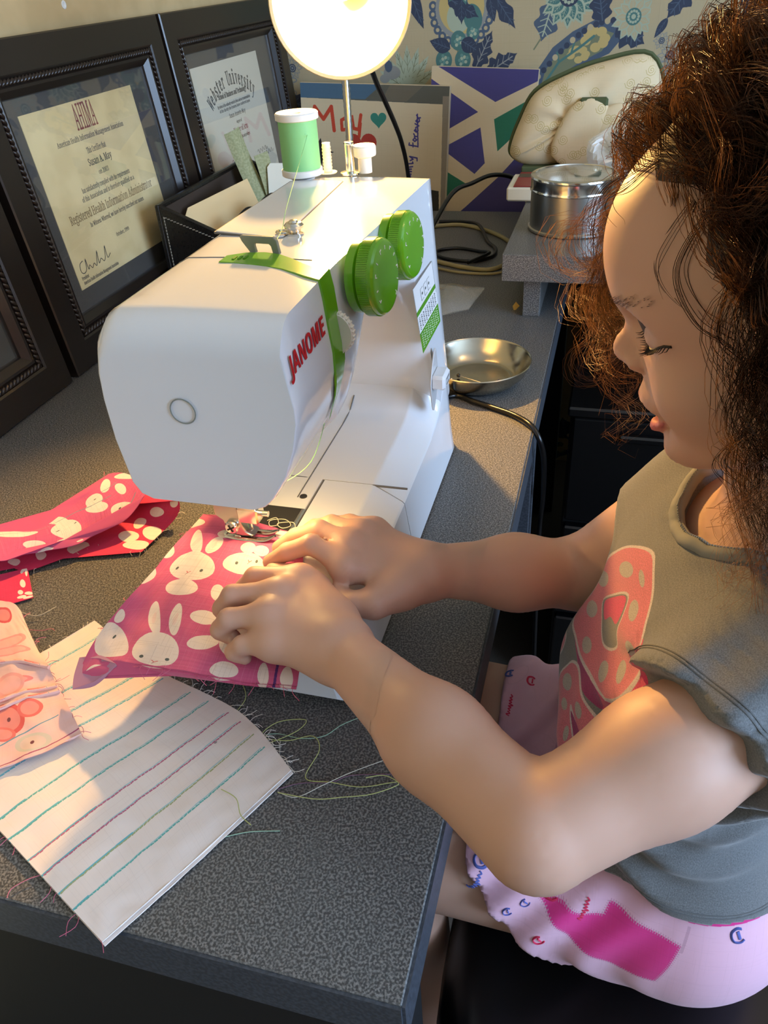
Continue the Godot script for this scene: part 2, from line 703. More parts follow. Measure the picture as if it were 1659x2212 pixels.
	for k in 7:
		P.disc(W.call(-0.012 + 0.020 * cos(k * 2.4), 0.313 + 0.016 * sin(k * 2.4)), Vector2(0.011, 0.009), gold)
		P.disc(W.call(-0.045 + 0.016 * cos(k * 2.4), 0.285 + 0.010 * sin(k * 2.4)), Vector2(0.009, 0.007), gold)
	P.line([W.call(-0.118, 0.225), W.call(-0.085, 0.272), W.call(-0.040, 0.300), W.call(-0.015, 0.318)], 0.005, teal)
	P.line([W.call(-0.085, 0.272), W.call(-0.090, 0.290)], 0.004, teal)
	P.line([W.call(-0.060, 0.288), W.call(-0.055, 0.306)], 0.004, teal)
	for k in 14:
		var f := k / 13.0
		P.disc(W.call(-0.128 + 0.150 * f, 0.245 + 0.100 * sin(f * 1.6)), Vector2(0.006, 0.006), navy if k % 3 else bg)
	P.leaf(W.call(0.0, 0.345), W.call(-0.012, 0.400), 0.045, navy, navy2, 2)
	P.leaf(W.call(0.030, 0.335), W.call(0.090, 0.300), 0.050, navy, navy2, 3)
	P.flower(W.call(0.062, 0.350), 0.046, 9, bg, pale, teal)
	# upper and lower rows of the repeat
	for f in [[-0.62, 0.44, 0.07, 10], [-0.10, 0.13, 0.06, 10], [-0.52, 0.12, 0.075, 11]]:
		P.flower(W.call(f[0], f[1]), f[2], f[3], pale, teal, gold)
		for k in 4:
			var a := 0.6 + k * 1.55
			P.leaf(W.call(f[0] + f[2] * cos(a), f[1] + f[2] * sin(a)), W.call(f[0] + f[2] * 2.0 * cos(a + 0.2), f[1] + f[2] * 2.0 * sin(a + 0.2)), 0.04, navy, navy2, 3)
	var m := mat("wallpaper", Color(1, 1, 1), 0.8)
	m.albedo_texture = P.texture()
	return m


func room() -> void:
	var th := 0.12
	var mb := MB.new()
	mb.box(Vector3((WALL_L + WALL_R) / 2, FLOOR - th / 2, (WALL_B + WALL_F) / 2), Vector3(WALL_R - WALL_L + 0.3, th, WALL_F - WALL_B + 0.3))
	struct("floor", mb, M["carpet"])
	mb = MB.new()
	mb.box(Vector3((WALL_L + WALL_R) / 2, CEIL + th / 2, (WALL_B + WALL_F) / 2), Vector3(WALL_R - WALL_L + 0.3, th, WALL_F - WALL_B + 0.3))
	struct("ceiling", mb, M["ceiling_white"])
	mb = MB.new()
	mb.box(Vector3(WALL_L - th / 2, (FLOOR + CEIL) / 2, (WALL_B + WALL_F) / 2), Vector3(th, CEIL - FLOOR, WALL_F - WALL_B + 0.3))
	struct("wall_left", mb, M["cream_wall"])
	# papered wall: the face carries the print, 0.85 m by 0.50 m to a repeat
	mb = MB.new()
	var x0 := WALL_L
	var x1 := WALL_R
	var uvs := [[], []]
	var rows := [[], []]
	for r in 2:
		var y: float = CEIL if r == 0 else FLOOR
		for q in 2:
			var x: float = x0 if q == 0 else x1
			rows[r].append(Vector3(x, y, WALL_B))
			uvs[r].append(Vector2((x + 0.755) / 0.85, (0.52 - y) / 0.5))
	mb.grid(rows, false, false, false, uvs)
	for k in range(0, mb.i.size(), 3):
		var nn := (mb.v[mb.i[k + 2]] - mb.v[mb.i[k]]).cross(mb.v[mb.i[k + 1]] - mb.v[mb.i[k]])
		if nn.z < 0:
			var s := mb.i[k + 1]
			mb.i[k + 1] = mb.i[k + 2]
			mb.i[k + 2] = s
	var w := struct("wall_back", mb, wallpaper())
	var bk := MB.new()
	bk.box(Vector3((x0 + x1) / 2, (FLOOR + CEIL) / 2, WALL_B - 0.001 - th / 2), Vector3(x1 - x0 + 0.3, CEIL - FLOOR, th))
	obj("plaster_backing", bk, M["cream_wall"], w)
	mb = MB.new()
	mb.box(Vector3((WALL_L + WALL_R) / 2, (FLOOR + CEIL) / 2, WALL_F + th / 2), Vector3(WALL_R - WALL_L + 0.3, CEIL - FLOOR, th))
	struct("wall_front", mb, M["room_wall"])
	# right wall with the window opening
	var wz0 := -0.55
	var wz1 := 1.45
	var wy0 := 0.12
	var wy1 := 1.45
	mb = MB.new()
	var xr := WALL_R + th / 2
	mb.box(Vector3(xr, (FLOOR + wy0) / 2, (WALL_B + WALL_F) / 2), Vector3(th, wy0 - FLOOR, WALL_F - WALL_B))
	mb.box(Vector3(xr, (CEIL + wy1) / 2, (WALL_B + WALL_F) / 2), Vector3(th, CEIL - wy1, WALL_F - WALL_B))
	mb.box(Vector3(xr, (wy0 + wy1) / 2, (WALL_B + wz0) / 2), Vector3(th, wy1 - wy0, wz0 - WALL_B))
	mb.box(Vector3(xr, (wy0 + wy1) / 2, (WALL_F + wz1) / 2), Vector3(th, wy1 - wy0, WALL_F - wz1))
	struct("wall_right", mb, M["room_wall"])
	var win := Node3D.new()
	win.name = "window_1"
	add_child(win)
	win.position = Vector3(xr, wy0, (wz0 + wz1) / 2)
	win.set_meta("kind", "structure")
	mb = MB.new()
	for y in [wy0 + 0.02, wy1 - 0.02, (wy0 + wy1) / 2]:
		mb.box(Vector3(xr, y, (wz0 + wz1) / 2), Vector3(0.05, 0.04, wz1 - wz0), 0.004)
	for z in [wz0 + 0.02, wz1 - 0.02, (wz0 + wz1) / 2]:
		mb.box(Vector3(xr, (wy0 + wy1) / 2, z), Vector3(0.048, wy1 - wy0, 0.04), 0.004)
	obj("window_frame", mb, M["white_matt"], win)
	mb = MB.new()
	mb.box(Vector3(xr, (wy0 + wy1) / 2, (wz0 + wz1) / 2), Vector3(0.004, wy1 - wy0, wz1 - wz0))
	obj("pane", mb, M["glass"], win)
	mb = MB.new()
	mb.box(Vector3(WALL_R - 0.02, wy0 - 0.012, (wz0 + wz1) / 2), Vector3(0.10, 0.024, wz1 - wz0 + 0.1), 0.004)
	obj("window_sill", mb, M["white_matt"], win)
	# ceiling lamp: a glass dome
	var cl := thing("ceiling_lamp", "round frosted glass ceiling lamp above the room", "lamp", Vector3(0.75, CEIL - 0.15, -0.55))
	mb = MB.new()
	mb.xf = Transform3D(Basis(), Vector3(0.75, CEIL, -0.55))
	mb.lathe([Vector2(0.02, -0.03), Vector2(0.15, -0.03), Vector2(0.15, 0.0), Vector2(0.02, 0.0)], 32)
	obj("ceiling_plate", mb, M["white_matt"], cl)
	var gm := mat("dome_glow", Color(0.95, 0.9, 0.8), 0.4)
	gm.emission_enabled = true
	gm.emission = Color(1.0, 0.82, 0.60)
	gm.emission_energy_multiplier = 1.5
	mb = MB.new()
	mb.xf = Transform3D(Basis(), Vector3(0.75, CEIL - 0.03, -0.55))
	var prof := []
	for k in 9: prof.append(Vector2(0.14 * cos(k * PI / 16.0) + 0.001, -0.12 * sin(k * PI / 16.0)))
	mb.lathe(prof, 32)
	obj("glass_dome", mb, gm, cl)
	# a nail hole with chipped paint in the left wall
	mb = MB.new()
	mb.xf = at_axis(Vector3(WALL_L, 0.45, -0.995), Vector3.RIGHT)
	mb.lathe([Vector2(0.0055, -0.001), Vector2(0.0055, 0.0008), Vector2(0.004, 0.0012), Vector2(0.0022, 0.0003)], 14)
	obj("filler_patch", mb, M["white_matt"], get_node("wall_left"))


# ------------------------------------------------------------------ the desk
func desk() -> void:
	var d := thing("desk", "long grey speckled laminate desk along the left wall", "desk", Vector3(-0.36, FLOOR, -0.82))
	var mb := MB.new()
	mb.box(Vector3(-0.3685, -0.0225, -0.8175), Vector3(0.733, 0.045, 1.631), 0.0008)
	obj("desk_top", mb, M["laminate"], d)
	mb = MB.new()
	mb.box(Vector3(-0.3685, -0.0235, -0.001), Vector3(0.733, 0.043, 0.002))
	obj("edge_band", mb, M["edge_band"], d)
	mb = MB.new()
	mb.box(Vector3(-0.001, -0.0235, -0.8175), Vector3(0.002, 0.043, 1.631))
	obj("edge_band", mb, M["edge_band"], d)
	mb = MB.new()   # ledge behind the desk top, where the canvases stand
	mb.box(Vector3(-0.3685, -0.062, -1.715), Vector3(0.733, 0.03, 0.16), 0.002)
	obj("rear_ledge", mb, M["black_matt"], d)
	mb = MB.new()
	mb.box(Vector3(-0.3685, (FLOOR - 0.045) / 2, -0.05), Vector3(0.72, -0.045 - FLOOR, 0.03), 0.002)
	obj("end_panel", mb, M["black_matt"], d)
	mb = MB.new()
	mb.box(Vector3(-0.3685, (FLOOR - 0.045) / 2, -1.55), Vector3(0.72, -0.045 - FLOOR, 0.03), 0.002)
	obj("end_panel", mb, M["black_matt"], d)
	mb = MB.new()
	mb.box(Vector3(-0.70, (FLOOR - 0.045) / 2, -0.80), Vector3(0.02, -0.045 - FLOOR, 1.47), 0.002)
	obj("back_panel", mb, M["black_matt"], d)
	mb = MB.new()   # metal drawer-rail bracket under the front edge
	mb.box(Vector3(-0.012, -0.05, -0.72), Vector3(0.02, 0.008, 0.05), 0.001)
	mb.box(Vector3(-0.012, -0.15, -0.697), Vector3(0.02, 0.2, 0.006), 0.001)
	mb.box(Vector3(-0.012, -0.15, -0.743), Vector3(0.02, 0.2, 0.006), 0.001)
	obj("rail_bracket", mb, M["edge_band"], d)
	# raised corner shelf on its side panel
	var s := thing("corner_shelf", "raised grey laminate shelf on a side panel over the far desk corner", "shelf", Vector3(0.1, 0, -1.35))
	mb = MB.new()
	mb.box(Vector3(0.155, 0.0845, -1.365), Vector3(0.49, 0.041, 0.73), 0.001)
	obj("shelf_board", mb, M["laminate"], s)
	mb = MB.new()
	mb.box(Vector3(-0.045, 0.032, -1.335), Vector3(0.027, 0.064, 0.62), 0.001)
	obj("side_panel", mb, M["laminate"], s)
	mb = MB.new()
	mb.box(Vector3(0.37, (0.064 + FLOOR) / 2, -1.335), Vector3(0.027, 0.064 - FLOOR, 0.62), 0.001)
	obj("side_panel", mb, M["laminate"], s)


# ------------------------------------------------------------------ sewing machine
func lut(tab: Array, z: float) -> float:      # tab: [[z, value], ...] with z falling
	if z >= tab[0][0]: return tab[0][1]
	for k in tab.size() - 1:
		if z >= tab[k + 1][0]:
			return lerpf(tab[k][1], tab[k + 1][1], (tab[k][0] - z) / (tab[k][0] - tab[k + 1][0]))
	return tab[tab.size() - 1][1]


# closed outline (x, y) of arm and head at depth z, for a top height lowered by `drop` and everything pulled in by `pull`
func arm_outline(z: float, drop: float, pull: float) -> PackedVector3Array:
	var s := smoothstep(-0.335, -0.395, z)
	var yt := 0.302 - drop
	var yb := lerpf(0.158, lut([[-0.40, 0.236], [-0.47, 0.236], [-0.50, 0.230], [-0.52, 0.217], [-0.532, 0.198], [-0.540, 0.172], [-0.548, 0.132], [-0.556, 0.092], [-0.562, 0.060], [-0.575, 0.050]], z), s)
	var xt := lerpf(-0.1245, -0.1115, clampf((-0.33 - z) / 0.27, 0, 1))
	# front: head profile (curved in below) and arm / column profile (nearly flat, leaning out below)
	var head := [Vector2(-0.1245, 0.302), Vector2(-0.1228, 0.290), Vector2(-0.1212, 0.270), Vector2(-0.1192, 0.250), Vector2(-0.1195, 0.235), Vector2(-0.1245, 0.212), Vector2(-0.133, 0.190), Vector2(-0.1455, 0.170), Vector2(-0.153, 0.162), Vector2(-0.163, 0.158)]
	var ch := lerpf(0.004, 0.020, s)
	var flat := []
	var ya := yb + ch
	for k in 8:
		var y := lerpf(0.302, ya, k / 7.0)
		flat.append(Vector2(lerpf(xt, -0.0885, clampf((0.302 - y) / 0.29, 0, 1) ** 1.15), y))
	var last: Vector2 = flat[7]
	flat.append(Vector2(last.x - ch * 0.42, yb + ch * 0.42))
	flat.append(Vector2(last.x - ch, yb))
	var back := [Vector2(-0.246, yb), Vector2(-0.255, yb + 0.004), Vector2(-0.2605, yb + 0.014), Vector2(-0.2645, lerpf(yb, 0.302, 0.35)), Vector2(-0.2645, lerpf(yb, 0.302, 0.6)), Vector2(-0.2625, 0.270), Vector2(-0.2585, 0.289), Vector2(-0.252, 0.298), Vector2(-0.243, 0.302)]
	var out := PackedVector3Array()
	for k in 10:
		var p: Vector2 = (head[k] as Vector2).lerp(flat[k], s)
		out.append(Vector3(p.x, p.y, z))
	for k in 3:
		var f := (k + 1) / 4.0
		out.append(Vector3(lerpf(out[9].x, -0.246, f), yb, z))
	for p in back: out.append(Vector3(p.x, p.y, z))
	for k in 5:
		var f := (k + 1) / 6.0
		out.append(Vector3(lerpf(-0.243, xt, f), 0.302 + 0.0015 * sin(PI * f), z))
	var cy := (yb + 0.302) / 2.0
	for k in out.size():
		var p := out[k]
		var f := clampf((p.y - 0.20) / 0.102, 0.0, 1.0)
		if z > -0.30: p.y -= drop * f * f
		else: p.y -= drop * f
		p.x += (-0.19 - p.x) * pull
		p.y += (cy - p.y) * pull * 0.6
		out[k] = p
	return out


func sewing_machine() -> void:
	var base := Vector3(-0.175, 0, -0.41)
	var t := thing("sewing_machine", "white electric sewing machine with green dials in the middle of the desk", "sewing machine", base)
	var white: Material = M["white_plastic"]
	# --- arm, head and column in one shell
	var rows := []
	var R := 0.026
	for k in 8:       # rounded top edge of the end face
		var a := PI / 2 * k / 7.0
		rows.append(arm_outline(-0.2335 - R * (1 - cos(a)) * 0.85, R * (1 - sin(a)), 0.030 * pow(1 - k / 7.0, 3)))
	for k in 40:
		rows.append(arm_outline(lerpf(-0.262, -0.60, (k + 1) / 40.0), 0.0, 0.0))
	for k in 7:
		var a := PI / 2 * (k + 1) / 7.0
		rows.append(arm_outline(-0.60 - 0.038 * sin(a), 0.016 * (1 - cos(a)), 0.16 * (1 - cos(a))))
	var mb := MB.new()
	mb.grid(rows, true, true)
	obj("arm_and_head", mb, white, t, 40.0)
	# --- base under the column, free arm, extension tray
	mb = MB.new()
	rows = []
	for k in 26:
		var z := lerpf(-0.3955, -0.628, k / 25.0)
		var rise := lut([[-0.50, 0.0], [-0.522, 0.0012], [-0.535, 0.005], [-0.546, 0.012], [-0.555, 0.022], [-0.562, 0.036], [-0.58, 0.06]], z)
		var pull := 0.012 * maxf(0, (k - 22) / 3.0)
		rows.append(PackedVector3Array([Vector3(-0.087 - pull, 0.003, z), Vector3(-0.0905 - pull, 0.032, z), Vector3(-0.0945 - pull, 0.062 + rise * 0.4, z), Vector3(-0.0965 - pull, 0.0645 + rise * 0.5, z), Vector3(-0.122, 0.0795 + rise, z), Vector3(-0.126, 0.0803 + rise, z), Vector3(-0.19, 0.0805 + rise, z), Vector3(-0.247, 0.0805 + rise, z), Vector3(-0.256, 0.076 + rise, z), Vector3(-0.2605, 0.066, z), Vector3(-0.262, 0.03, z), Vector3(-0.262, 0.003, z)]))
	mb.grid(rows, true, true)
	obj("base", mb, white, t, 30.0)
	mb = MB.new()
	rows = []
	for e in [[-0.3965, 0.0], [-0.30, 0.0], [-0.262, 0.0], [-0.252, 0.002], [-0.246, 0.006], [-0.242, 0.012]]:
		var q: float = e[1]
		rows.append(PackedVector3Array([Vector3(-0.1735 - q, 0.030 + q, e[0]), Vector3(-0.1735 - q, 0.0795 - q, e[0]), Vector3(-0.1745 - q, 0.0805 - q, e[0]), Vector3(-0.247 + q, 0.0805 - q, e[0]), Vector3(-0.255 + q, 0.076 - q, e[0]), Vector3(-0.258 + q, 0.066 - q, e[0]), Vector3(-0.250 + q, 0.030 + q, e[0])]))
	mb.grid(rows, true, true)
	obj("free_arm", mb, white, t, 30.0)
	mb = MB.new()
	rows = []
	for e in [[-0.3945, 0.0], [-0.30, 0.0], [-0.222, 0.0], [-0.208, 0.003], [-0.200, 0.009], [-0.1955, 0.020]]:
		var q: float = e[1]
		rows.append(PackedVector3Array([Vector3(-0.0872 - q * 0.7, 0.003 + q * 0.5, e[0]), Vector3(-0.0905 - q * 0.7, 0.032, e[0]), Vector3(-0.0945 - q * 0.7, 0.062 - q * 0.5, e[0]), Vector3(-0.0965 - q * 0.7, 0.0645 - q * 0.5, e[0]), Vector3(-0.122 - q * 0.3, 0.0795 - q * 0.5, e[0]), Vector3(-0.126, 0.0803 - q * 0.5, e[0]), Vector3(-0.1715, 0.0803 - q * 0.5, e[0]), Vector3(-0.1722, 0.079 - q * 0.5, e[0]), Vector3(-0.1722, 0.027, e[0]), Vector3(-0.200 + q, 0.022, e[0]), Vector3(-0.238 + q, 0.020, e[0]), Vector3(-0.240 + q, 0.003 + q * 0.5, e[0])]))
	mb.grid(rows, true, true)
	obj("extension_tray", mb, white, t, 30.0)
	mb = MB.new()       # dark gaps round the tray
	mb.box(Vector3(-0.131, 0.0792, -0.395), Vector3(0.080, 0.0014, 0.0016))
	mb.box(Vector3(-0.1729, 0.0795, -0.296), Vector3(0.0012, 0.0016, 0.198))
	obj("tray_gap", mb, M["seam_grey"], t)
	# long seams moulded in the bed
	mb = MB.new()
	mb.tube([Vector3(-0.187, 0.0804, -0.362), Vector3(-0.187, 0.0804, -0.50), Vector3(-0.187, 0.0822, -0.526), Vector3(-0.187, 0.092, -0.545)], 0.0007, 5)
	obj("bed_seam", mb, M["seam_grey"], t)
	mb = MB.new()
	mb.xf = Transform3D(Basis(), Vector3(-0.182, 0.0800, -0.364))
	mb.lathe([Vector2(0.0001, 0.0009), Vector2(0.0030, 0.0009), Vector2(0.0034, 0.0012), Vector2(0.0036, 0.0006), Vector2(0.0036, -0.001)], 16)
	obj("bed_screw", mb, M["dark_steel"], t)
	# rear bed edge plate with the bobbin cover and needle plate
	mb = MB.new()
	mb.box(Vector3(-0.197, 0.0812, -0.318), Vector3(0.046, 0.0024, 0.052), 0.001)
	obj("needle_plate", mb, M["dark_steel"], t)
	mb = MB.new()
	mb.box(Vector3(-0.1745, 0.0812, -0.318), Vector3(0.004, 0.0026, 0.052), 0.001)
	obj("plate_edge", mb, M["chrome"], t)
	# seam between face cover and arm, and round mark on the end face
	mb = MB.new()
	var seam := []
	for p in arm_outline(-0.352, 0, 0).slice(12, 27): seam.append(p)
	mb.tube(seam, 0.0005, 4)
	obj("cover_seam", mb, M["seam_grey"], t)
	mb = MB.new()
	mb.xf = at_axis(Vector3(-0.202, 0.237, -0.2325), Vector3(0, 0, 1))
	var ring := []
	for k in 9: ring.append(Vector2(0.0093 + 0.0005 * cos(k * TAU / 8), 0.0001 + 0.0004 * sin(k * TAU / 8)))
	mb.lathe(ring, 36, true)
	obj("end_mark", mb, M["grey_plastic"], t)
	# --- green strip wrapping from the top over the front edge and down
	mb = MB.new()
	rows = []
	var path: Array = []
	for x in [[-0.212, -0.340, -0.354], [-0.200, -0.339, -0.362], [-0.185, -0.3365, -0.364], [-0.172, -0.334, -0.3605], [-0.158, -0.329, -0.351], [-0.146, -0.322, -0.341], [-0.136, -0.316, -0.334]]:
		path.append([Vector3(x[0], 0.3040, x[1]), Vector3(x[0], 0.3040, x[2])])
	for p in [[-0.1235, 0.3035], [-0.1212, 0.290], [-0.1196, 0.270], [-0.1176, 0.250], [-0.1178, 0.235], [-0.1195, 0.224], [-0.1228, 0.212], [-0.1270, 0.201], [-0.1313, 0.190]]:
		var w: float = clampf((p[1] - 0.185) / 0.05, 0.06, 1.0)
		path.append([Vector3(p[0], p[1], -0.318 - 0.008 + 0.0155 * w), Vector3(p[0] - 0.0006, p[1], -0.318 - 0.008 - 0.0085 * w)])
	for p in path:
		rows.append(PackedVector3Array([p[0] + Vector3(-0.002, -0.004, 0), p[0], p[0].lerp(p[1], 0.5), p[1], p[1] + Vector3(-0.002, -0.004, 0)]))
	mb.grid(rows, true, true)
	obj("green_strip", mb, M["green_plastic"], t, 25.0)
	mb = MB.new()     # embossed arrow marks on the strip
	for k in 3: mb.box(Vector3(-0.203 + 0.004 * k, 0.3043, -0.348 - 0.001 * k), Vector3(0.0022, 0.0008, 0.007), 0.0003)
	obj("embossed_mark", mb, M["green_dark"], t)
	# tension dial behind the strip
	mb = MB.new()
	mb.xf = at_axis(Vector3(-0.1255, 0.2565, -0.333), Vector3(0.05, 0, -1))
	mb.lathe([Vector2(0.001, -0.003), Vector2(0.0155, -0.003), Vector2(0.0165, -0.002), Vector2(0.0165, 0.002), Vector2(0.0155, 0.003), Vector2(0.001, 0.003)], 36)
	for k in 30:
		var a := TAU * k / 30
		mb.box(Vector3(0.0165 * cos(a), 0, 0.0165 * sin(a)), Vector3(0.0016, 0.0052, 0.0016), 0.0004)
	obj("tension_dial", mb, M["white_matt"], t)
	# thread guide plate above the strip, with its slot
	mb = MB.new()
	mb.xf = Transform3D(Basis(Vector3(0.995, 0, 0.10).normalized(), Vector3.UP, Vector3(-0.10, 0, 0.995).normalized()), Vector3(-0.190, 0.303, -0.366))
	mb.prism(PackedVector2Array([Vector2(-0.008, 0), Vector2(-0.014, 0.008), Vector2(-0.0155, 0.0115), Vector2(-0.013, 0.0125), Vector2(0.013, 0.0125), Vector2(0.016, 0.010), Vector2(0.0175, 0.0), Vector2(0.0115, 0.0), Vector2(0.0105, 0.0055), Vector2(0.009, 0.007), Vector2(-0.003, 0.007), Vector2(-0.0035, 0.005), Vector2(-0.0025, 0.0)]), -0.0016, 0.0016, 0.0005)
	obj("thread_guide_plate", mb, M["grey_plastic"], t, 30.0)
	# carrying handle folded into the top
	mb = MB.new()
	var hp := PackedVector2Array([Vector2(-0.2495, 0.414), Vector2(-0.190, 0.4005), Vector2(-0.1855, 0.404), Vector2(-0.194, 0.585), Vector2(-0.199, 0.588), Vector2(-0.2425, 0.588), Vector2(-0.2475, 0.583)])
	mb.xf = Transform3D(Basis(Vector3(1, 0, 0), Vector3(0, 0, -1), Vector3(0, 1, 0)), Vector3(0, 0.3025, 0))
	mb.prism(hp, 0.0, 0.0019, 0.0007)
	obj("folding_handle", mb, white, t, 30.0)
	mb = MB.new()
	var loop := []
	for p in hp: loop.append(Vector3(p.x, 0.3031, -p.y) + Vector3(p.x + 0.218, 0, -p.y + 0.495).normalized() * 0.0012)
	loop.append(loop[0])
	mb.tube(loop, 0.0010, 5)
	obj("handle_gap", mb, M["seam_grey"], t)
	# chrome thread guide knob
	mb = MB.new()
	mb.xf = Transform3D(Basis(), Vector3(-0.1795, 0.302, -0.413))
	mb.lathe([Vector2(0.001, 0), Vector2(0.0075, 0), Vector2(0.0078, 0.003), Vector2(0.0055, 0.004), Vector2(0.0055, 0.0055), Vector2(0.0076, 0.0065), Vector2(0.0080, 0.0085), Vector2(0.0062, 0.0105), Vector2(0.004, 0.0108), Vector2(0.003, 0.0122), Vector2(0.001, 0.0125)], 24)
	obj("thread_knob", mb, M["chrome"], t, 30.0)
	mb = MB.new()
	var hook := []
	for k in 12: hook.append(Vector3(-0.1885 + 0.0055 * cos(PI * 0.25 + k * 0.42), 0.3055, -0.411 + 0.0045 * sin(PI * 0.25 + k * 0.42)))
	mb.tube(hook, 0.0009, 6)
	obj("thread_hook", mb, M["chrome"], t)
	# spool pin, second pin, bobbin winder
	mb = MB.new()
	mb.xf = Transform3D(Basis(), Vector3(-0.242, 0.302, -0.605))
	mb.lathe([Vector2(0.012, 0), Vector2(0.012, 0.001), Vector2(0.0035, 0.0015), Vector2(0.0032, 0.052), Vector2(0.0024, 0.0535), Vector2(0.001, 0.054)], 18)
	obj("spool_pin", mb, M["white_matt"], t)
	mb = MB.new()
	mb.xf = Transform3D(Basis(), Vector3(-0.224, 0.3015, -0.632))
	var pr := [Vector2(0.009, 0), Vector2(0.009, 0.001), Vector2(0.0042, 0.0012)]
	for k in 8:
		pr.append(Vector2(0.0048, 0.002 + k * 0.0032))
		pr.append(Vector2(0.0041, 0.0036 + k * 0.0032))
	pr.append(Vector2(0.0042, 0.0285))
	pr.append(Vector2(0.001, 0.0288))
	mb.lathe(pr, 18)
	obj("spool_pin", mb, M["white_matt"], t)
	mb = MB.new()
	mb.xf = Transform3D(Basis(), Vector3(-0.1985, 0.3015, -0.628))
	mb.lathe([Vector2(0.0105, 0), Vector2(0.0105, 0.0016), Vector2(0.006, 0.0022), Vector2(0.0045, 0.003), Vector2(0.0045, 0.0275), Vector2(0.0052, 0.0285), Vector2(0.0046, 0.0300), Vector2(0.002, 0.0302), Vector2(0.001, 0.0285)], 20)
	obj("bobbin_winder", mb, M["chrome"], t)
	mb = MB.new()
	mb.xf = Transform3D(Basis(), Vector3(-0.1845, 0.3015, -0.634))
	mb.lathe([Vector2(0.007, 0), Vector2(0.007, 0.014), Vector2(0.0115, 0.016), Vector2(0.012, 0.0175), Vector2(0.012, 0.0245), Vector2(0.011, 0.026), Vector2(0.001, 0.0263)], 24)
	obj("bobbin_stopper", mb, M["white_matt"], t, 30.0)
	# --- the two dials
	for q in [[0.2905, -0.3625, 0.0282], [0.2865, -0.4525, 0.0275]]:
		var r: float = q[2]
		var axis := Vector3(1.0, 0.07, 0.10).normalized()
		var at := Vector3(-0.1135, q[0] - 0.006, q[1] - 0.010)
		mb = MB.new()
		mb.xf = at_axis(at, axis)
		mb.lathe([Vector2(0.001, -0.002), Vector2(r * 0.93, -0.002), Vector2(r * 0.93, 0.0045), Vector2(r * 0.85, 0.0055), Vector2(r * 0.95, 0.0065), Vector2(r, 0.0080), Vector2(r, 0.0165), Vector2(r * 0.975, 0.0190), Vector2(r * 0.92, 0.0205), Vector2(r * 0.82, 0.0212), Vector2(r * 0.4, 0.0214), Vector2(0.001, 0.0214)], 64)
		var dial := obj("selector_dial", mb, M["green_plastic"], t, 30.0)
		mb = MB.new()
		for k in 110:
			var a := TAU * k / 110
			mb.xf = at_axis(at, axis) * Transform3D(Basis(Vector3.UP, -a), Vector3.ZERO)
			mb.box(Vector3(r, 0.0122, 0), Vector3(0.0009, 0.0082, 0.0008))
		obj("dial_ridges", mb, M["green_plastic"], dial)
		mb = MB.new()
		for k in 11:
			var a := -2.2 + k * 0.46
			mb.xf = at_axis(at, axis) * Transform3D(Basis(Vector3.UP, -a), Vector3.ZERO)
			mb.box(Vector3(r * 0.76, 0.02135, 0), Vector3(0.0028, 0.0004, 0.0007))
			if k % 2 == 0: mb.box(Vector3(r * 0.76 + 0.001, 0.02135, 0.0014), Vector3(0.0007, 0.0004, 0.0022))
		obj("dial_marks", mb, M["white_matt"], dial)
		mb = MB.new()
		mb.box(Vector3(-0.1155, 0.2965, q[1] - 0.012) + Vector3(0.0012, 0.0, 0.0), Vector3(0.0012, 0.006, 0.0013))
		obj("pointer_mark", mb, M["black_matt"], t)
	# --- stitch chart label on the column
	var P := Paint.new(256, 512, Color(0.90, 0.90, 0.90), 256.0, Vector2.ZERO)
	var ink := Color(0.30, 0.32, 0.30)
	var gr := Color(0.33, 0.58, 0.13)
	P.poly(PackedVector2Array([Vector2(0, 0.72), Vector2(1, 0.72), Vector2(1, 0.86), Vector2(0, 0.86)]), gr)
	P.poly(PackedVector2Array([Vector2(0, 1.38), Vector2(1, 1.38), Vector2(1, 2.0), Vector2(0, 2.0)]), gr)
	for k in 3:
		P.line([Vector2(0.30 + 0.17 * k, 0.28), Vector2(0.30 + 0.17 * k, 0.62)], 0.015, ink)
		P.line([Vector2(0.30 + 0.17 * k, 0.28), Vector2(0.42 + 0.17 * k, 0.28)], 0.015, ink)
		P.line([Vector2(0.30 + 0.17 * k, 0.62), Vector2(0.42 + 0.17 * k, 0.62)], 0.015, ink)
		P.disc(Vector2(0.37 + 0.17 * k, 0.45), Vector2(0.03, 0.04), ink)
	for c in 9:
		for r in 9:
			P.line([Vector2(0.07 + c * 0.10, 0.94 + r * 0.044), Vector2(0.12 + c * 0.10, 0.955 + r * 0.044 + 0.012 * ((c + r) % 3))], 0.02, Color(0.35, 0.35, 0.35))
		for r in 7:
			P.line([Vector2(0.07 + c * 0.10, 1.46 + r * 0.07), Vector2(0.13 + c * 0.10, 1.47 + r * 0.07 + 0.012 * ((c * r) % 3))], 0.022, Color(0.85, 0.90, 0.80))
	P.line([Vector2(0.01, 0.01), Vector2(0.99, 0.01), Vector2(0.99, 1.0)], 0.012, ink)
	P.line([Vector2(0.01, 0.01), Vector2(0.01, 1.4)], 0.012, ink)
	var lm := mat("stitch_chart", Color(1, 1, 1), 0.35)
	lm.albedo_texture = P.texture()
	mb = MB.new()
	rows = []
	var uvs := []
	for r in 5:
		var f := r / 4.0
		var y := lerpf(0.2285, 0.160, f)
		var row := []
		var uv := []
		for c in 2:
			var z := lerpf(-0.502, -0.586, c) - f * 0.012
			row.append(Vector3(col_x(y) + 0.0006, y, z))
			uv.append(Vector2(c, f))
		rows.append(row)
		uvs.append(uv)
	mb.grid(rows, false, false, false, uvs)
	obj("stitch_chart_label", mb, lm, t)
	# --- reverse lever in its leaf-shaped recess
	mb = MB.new()
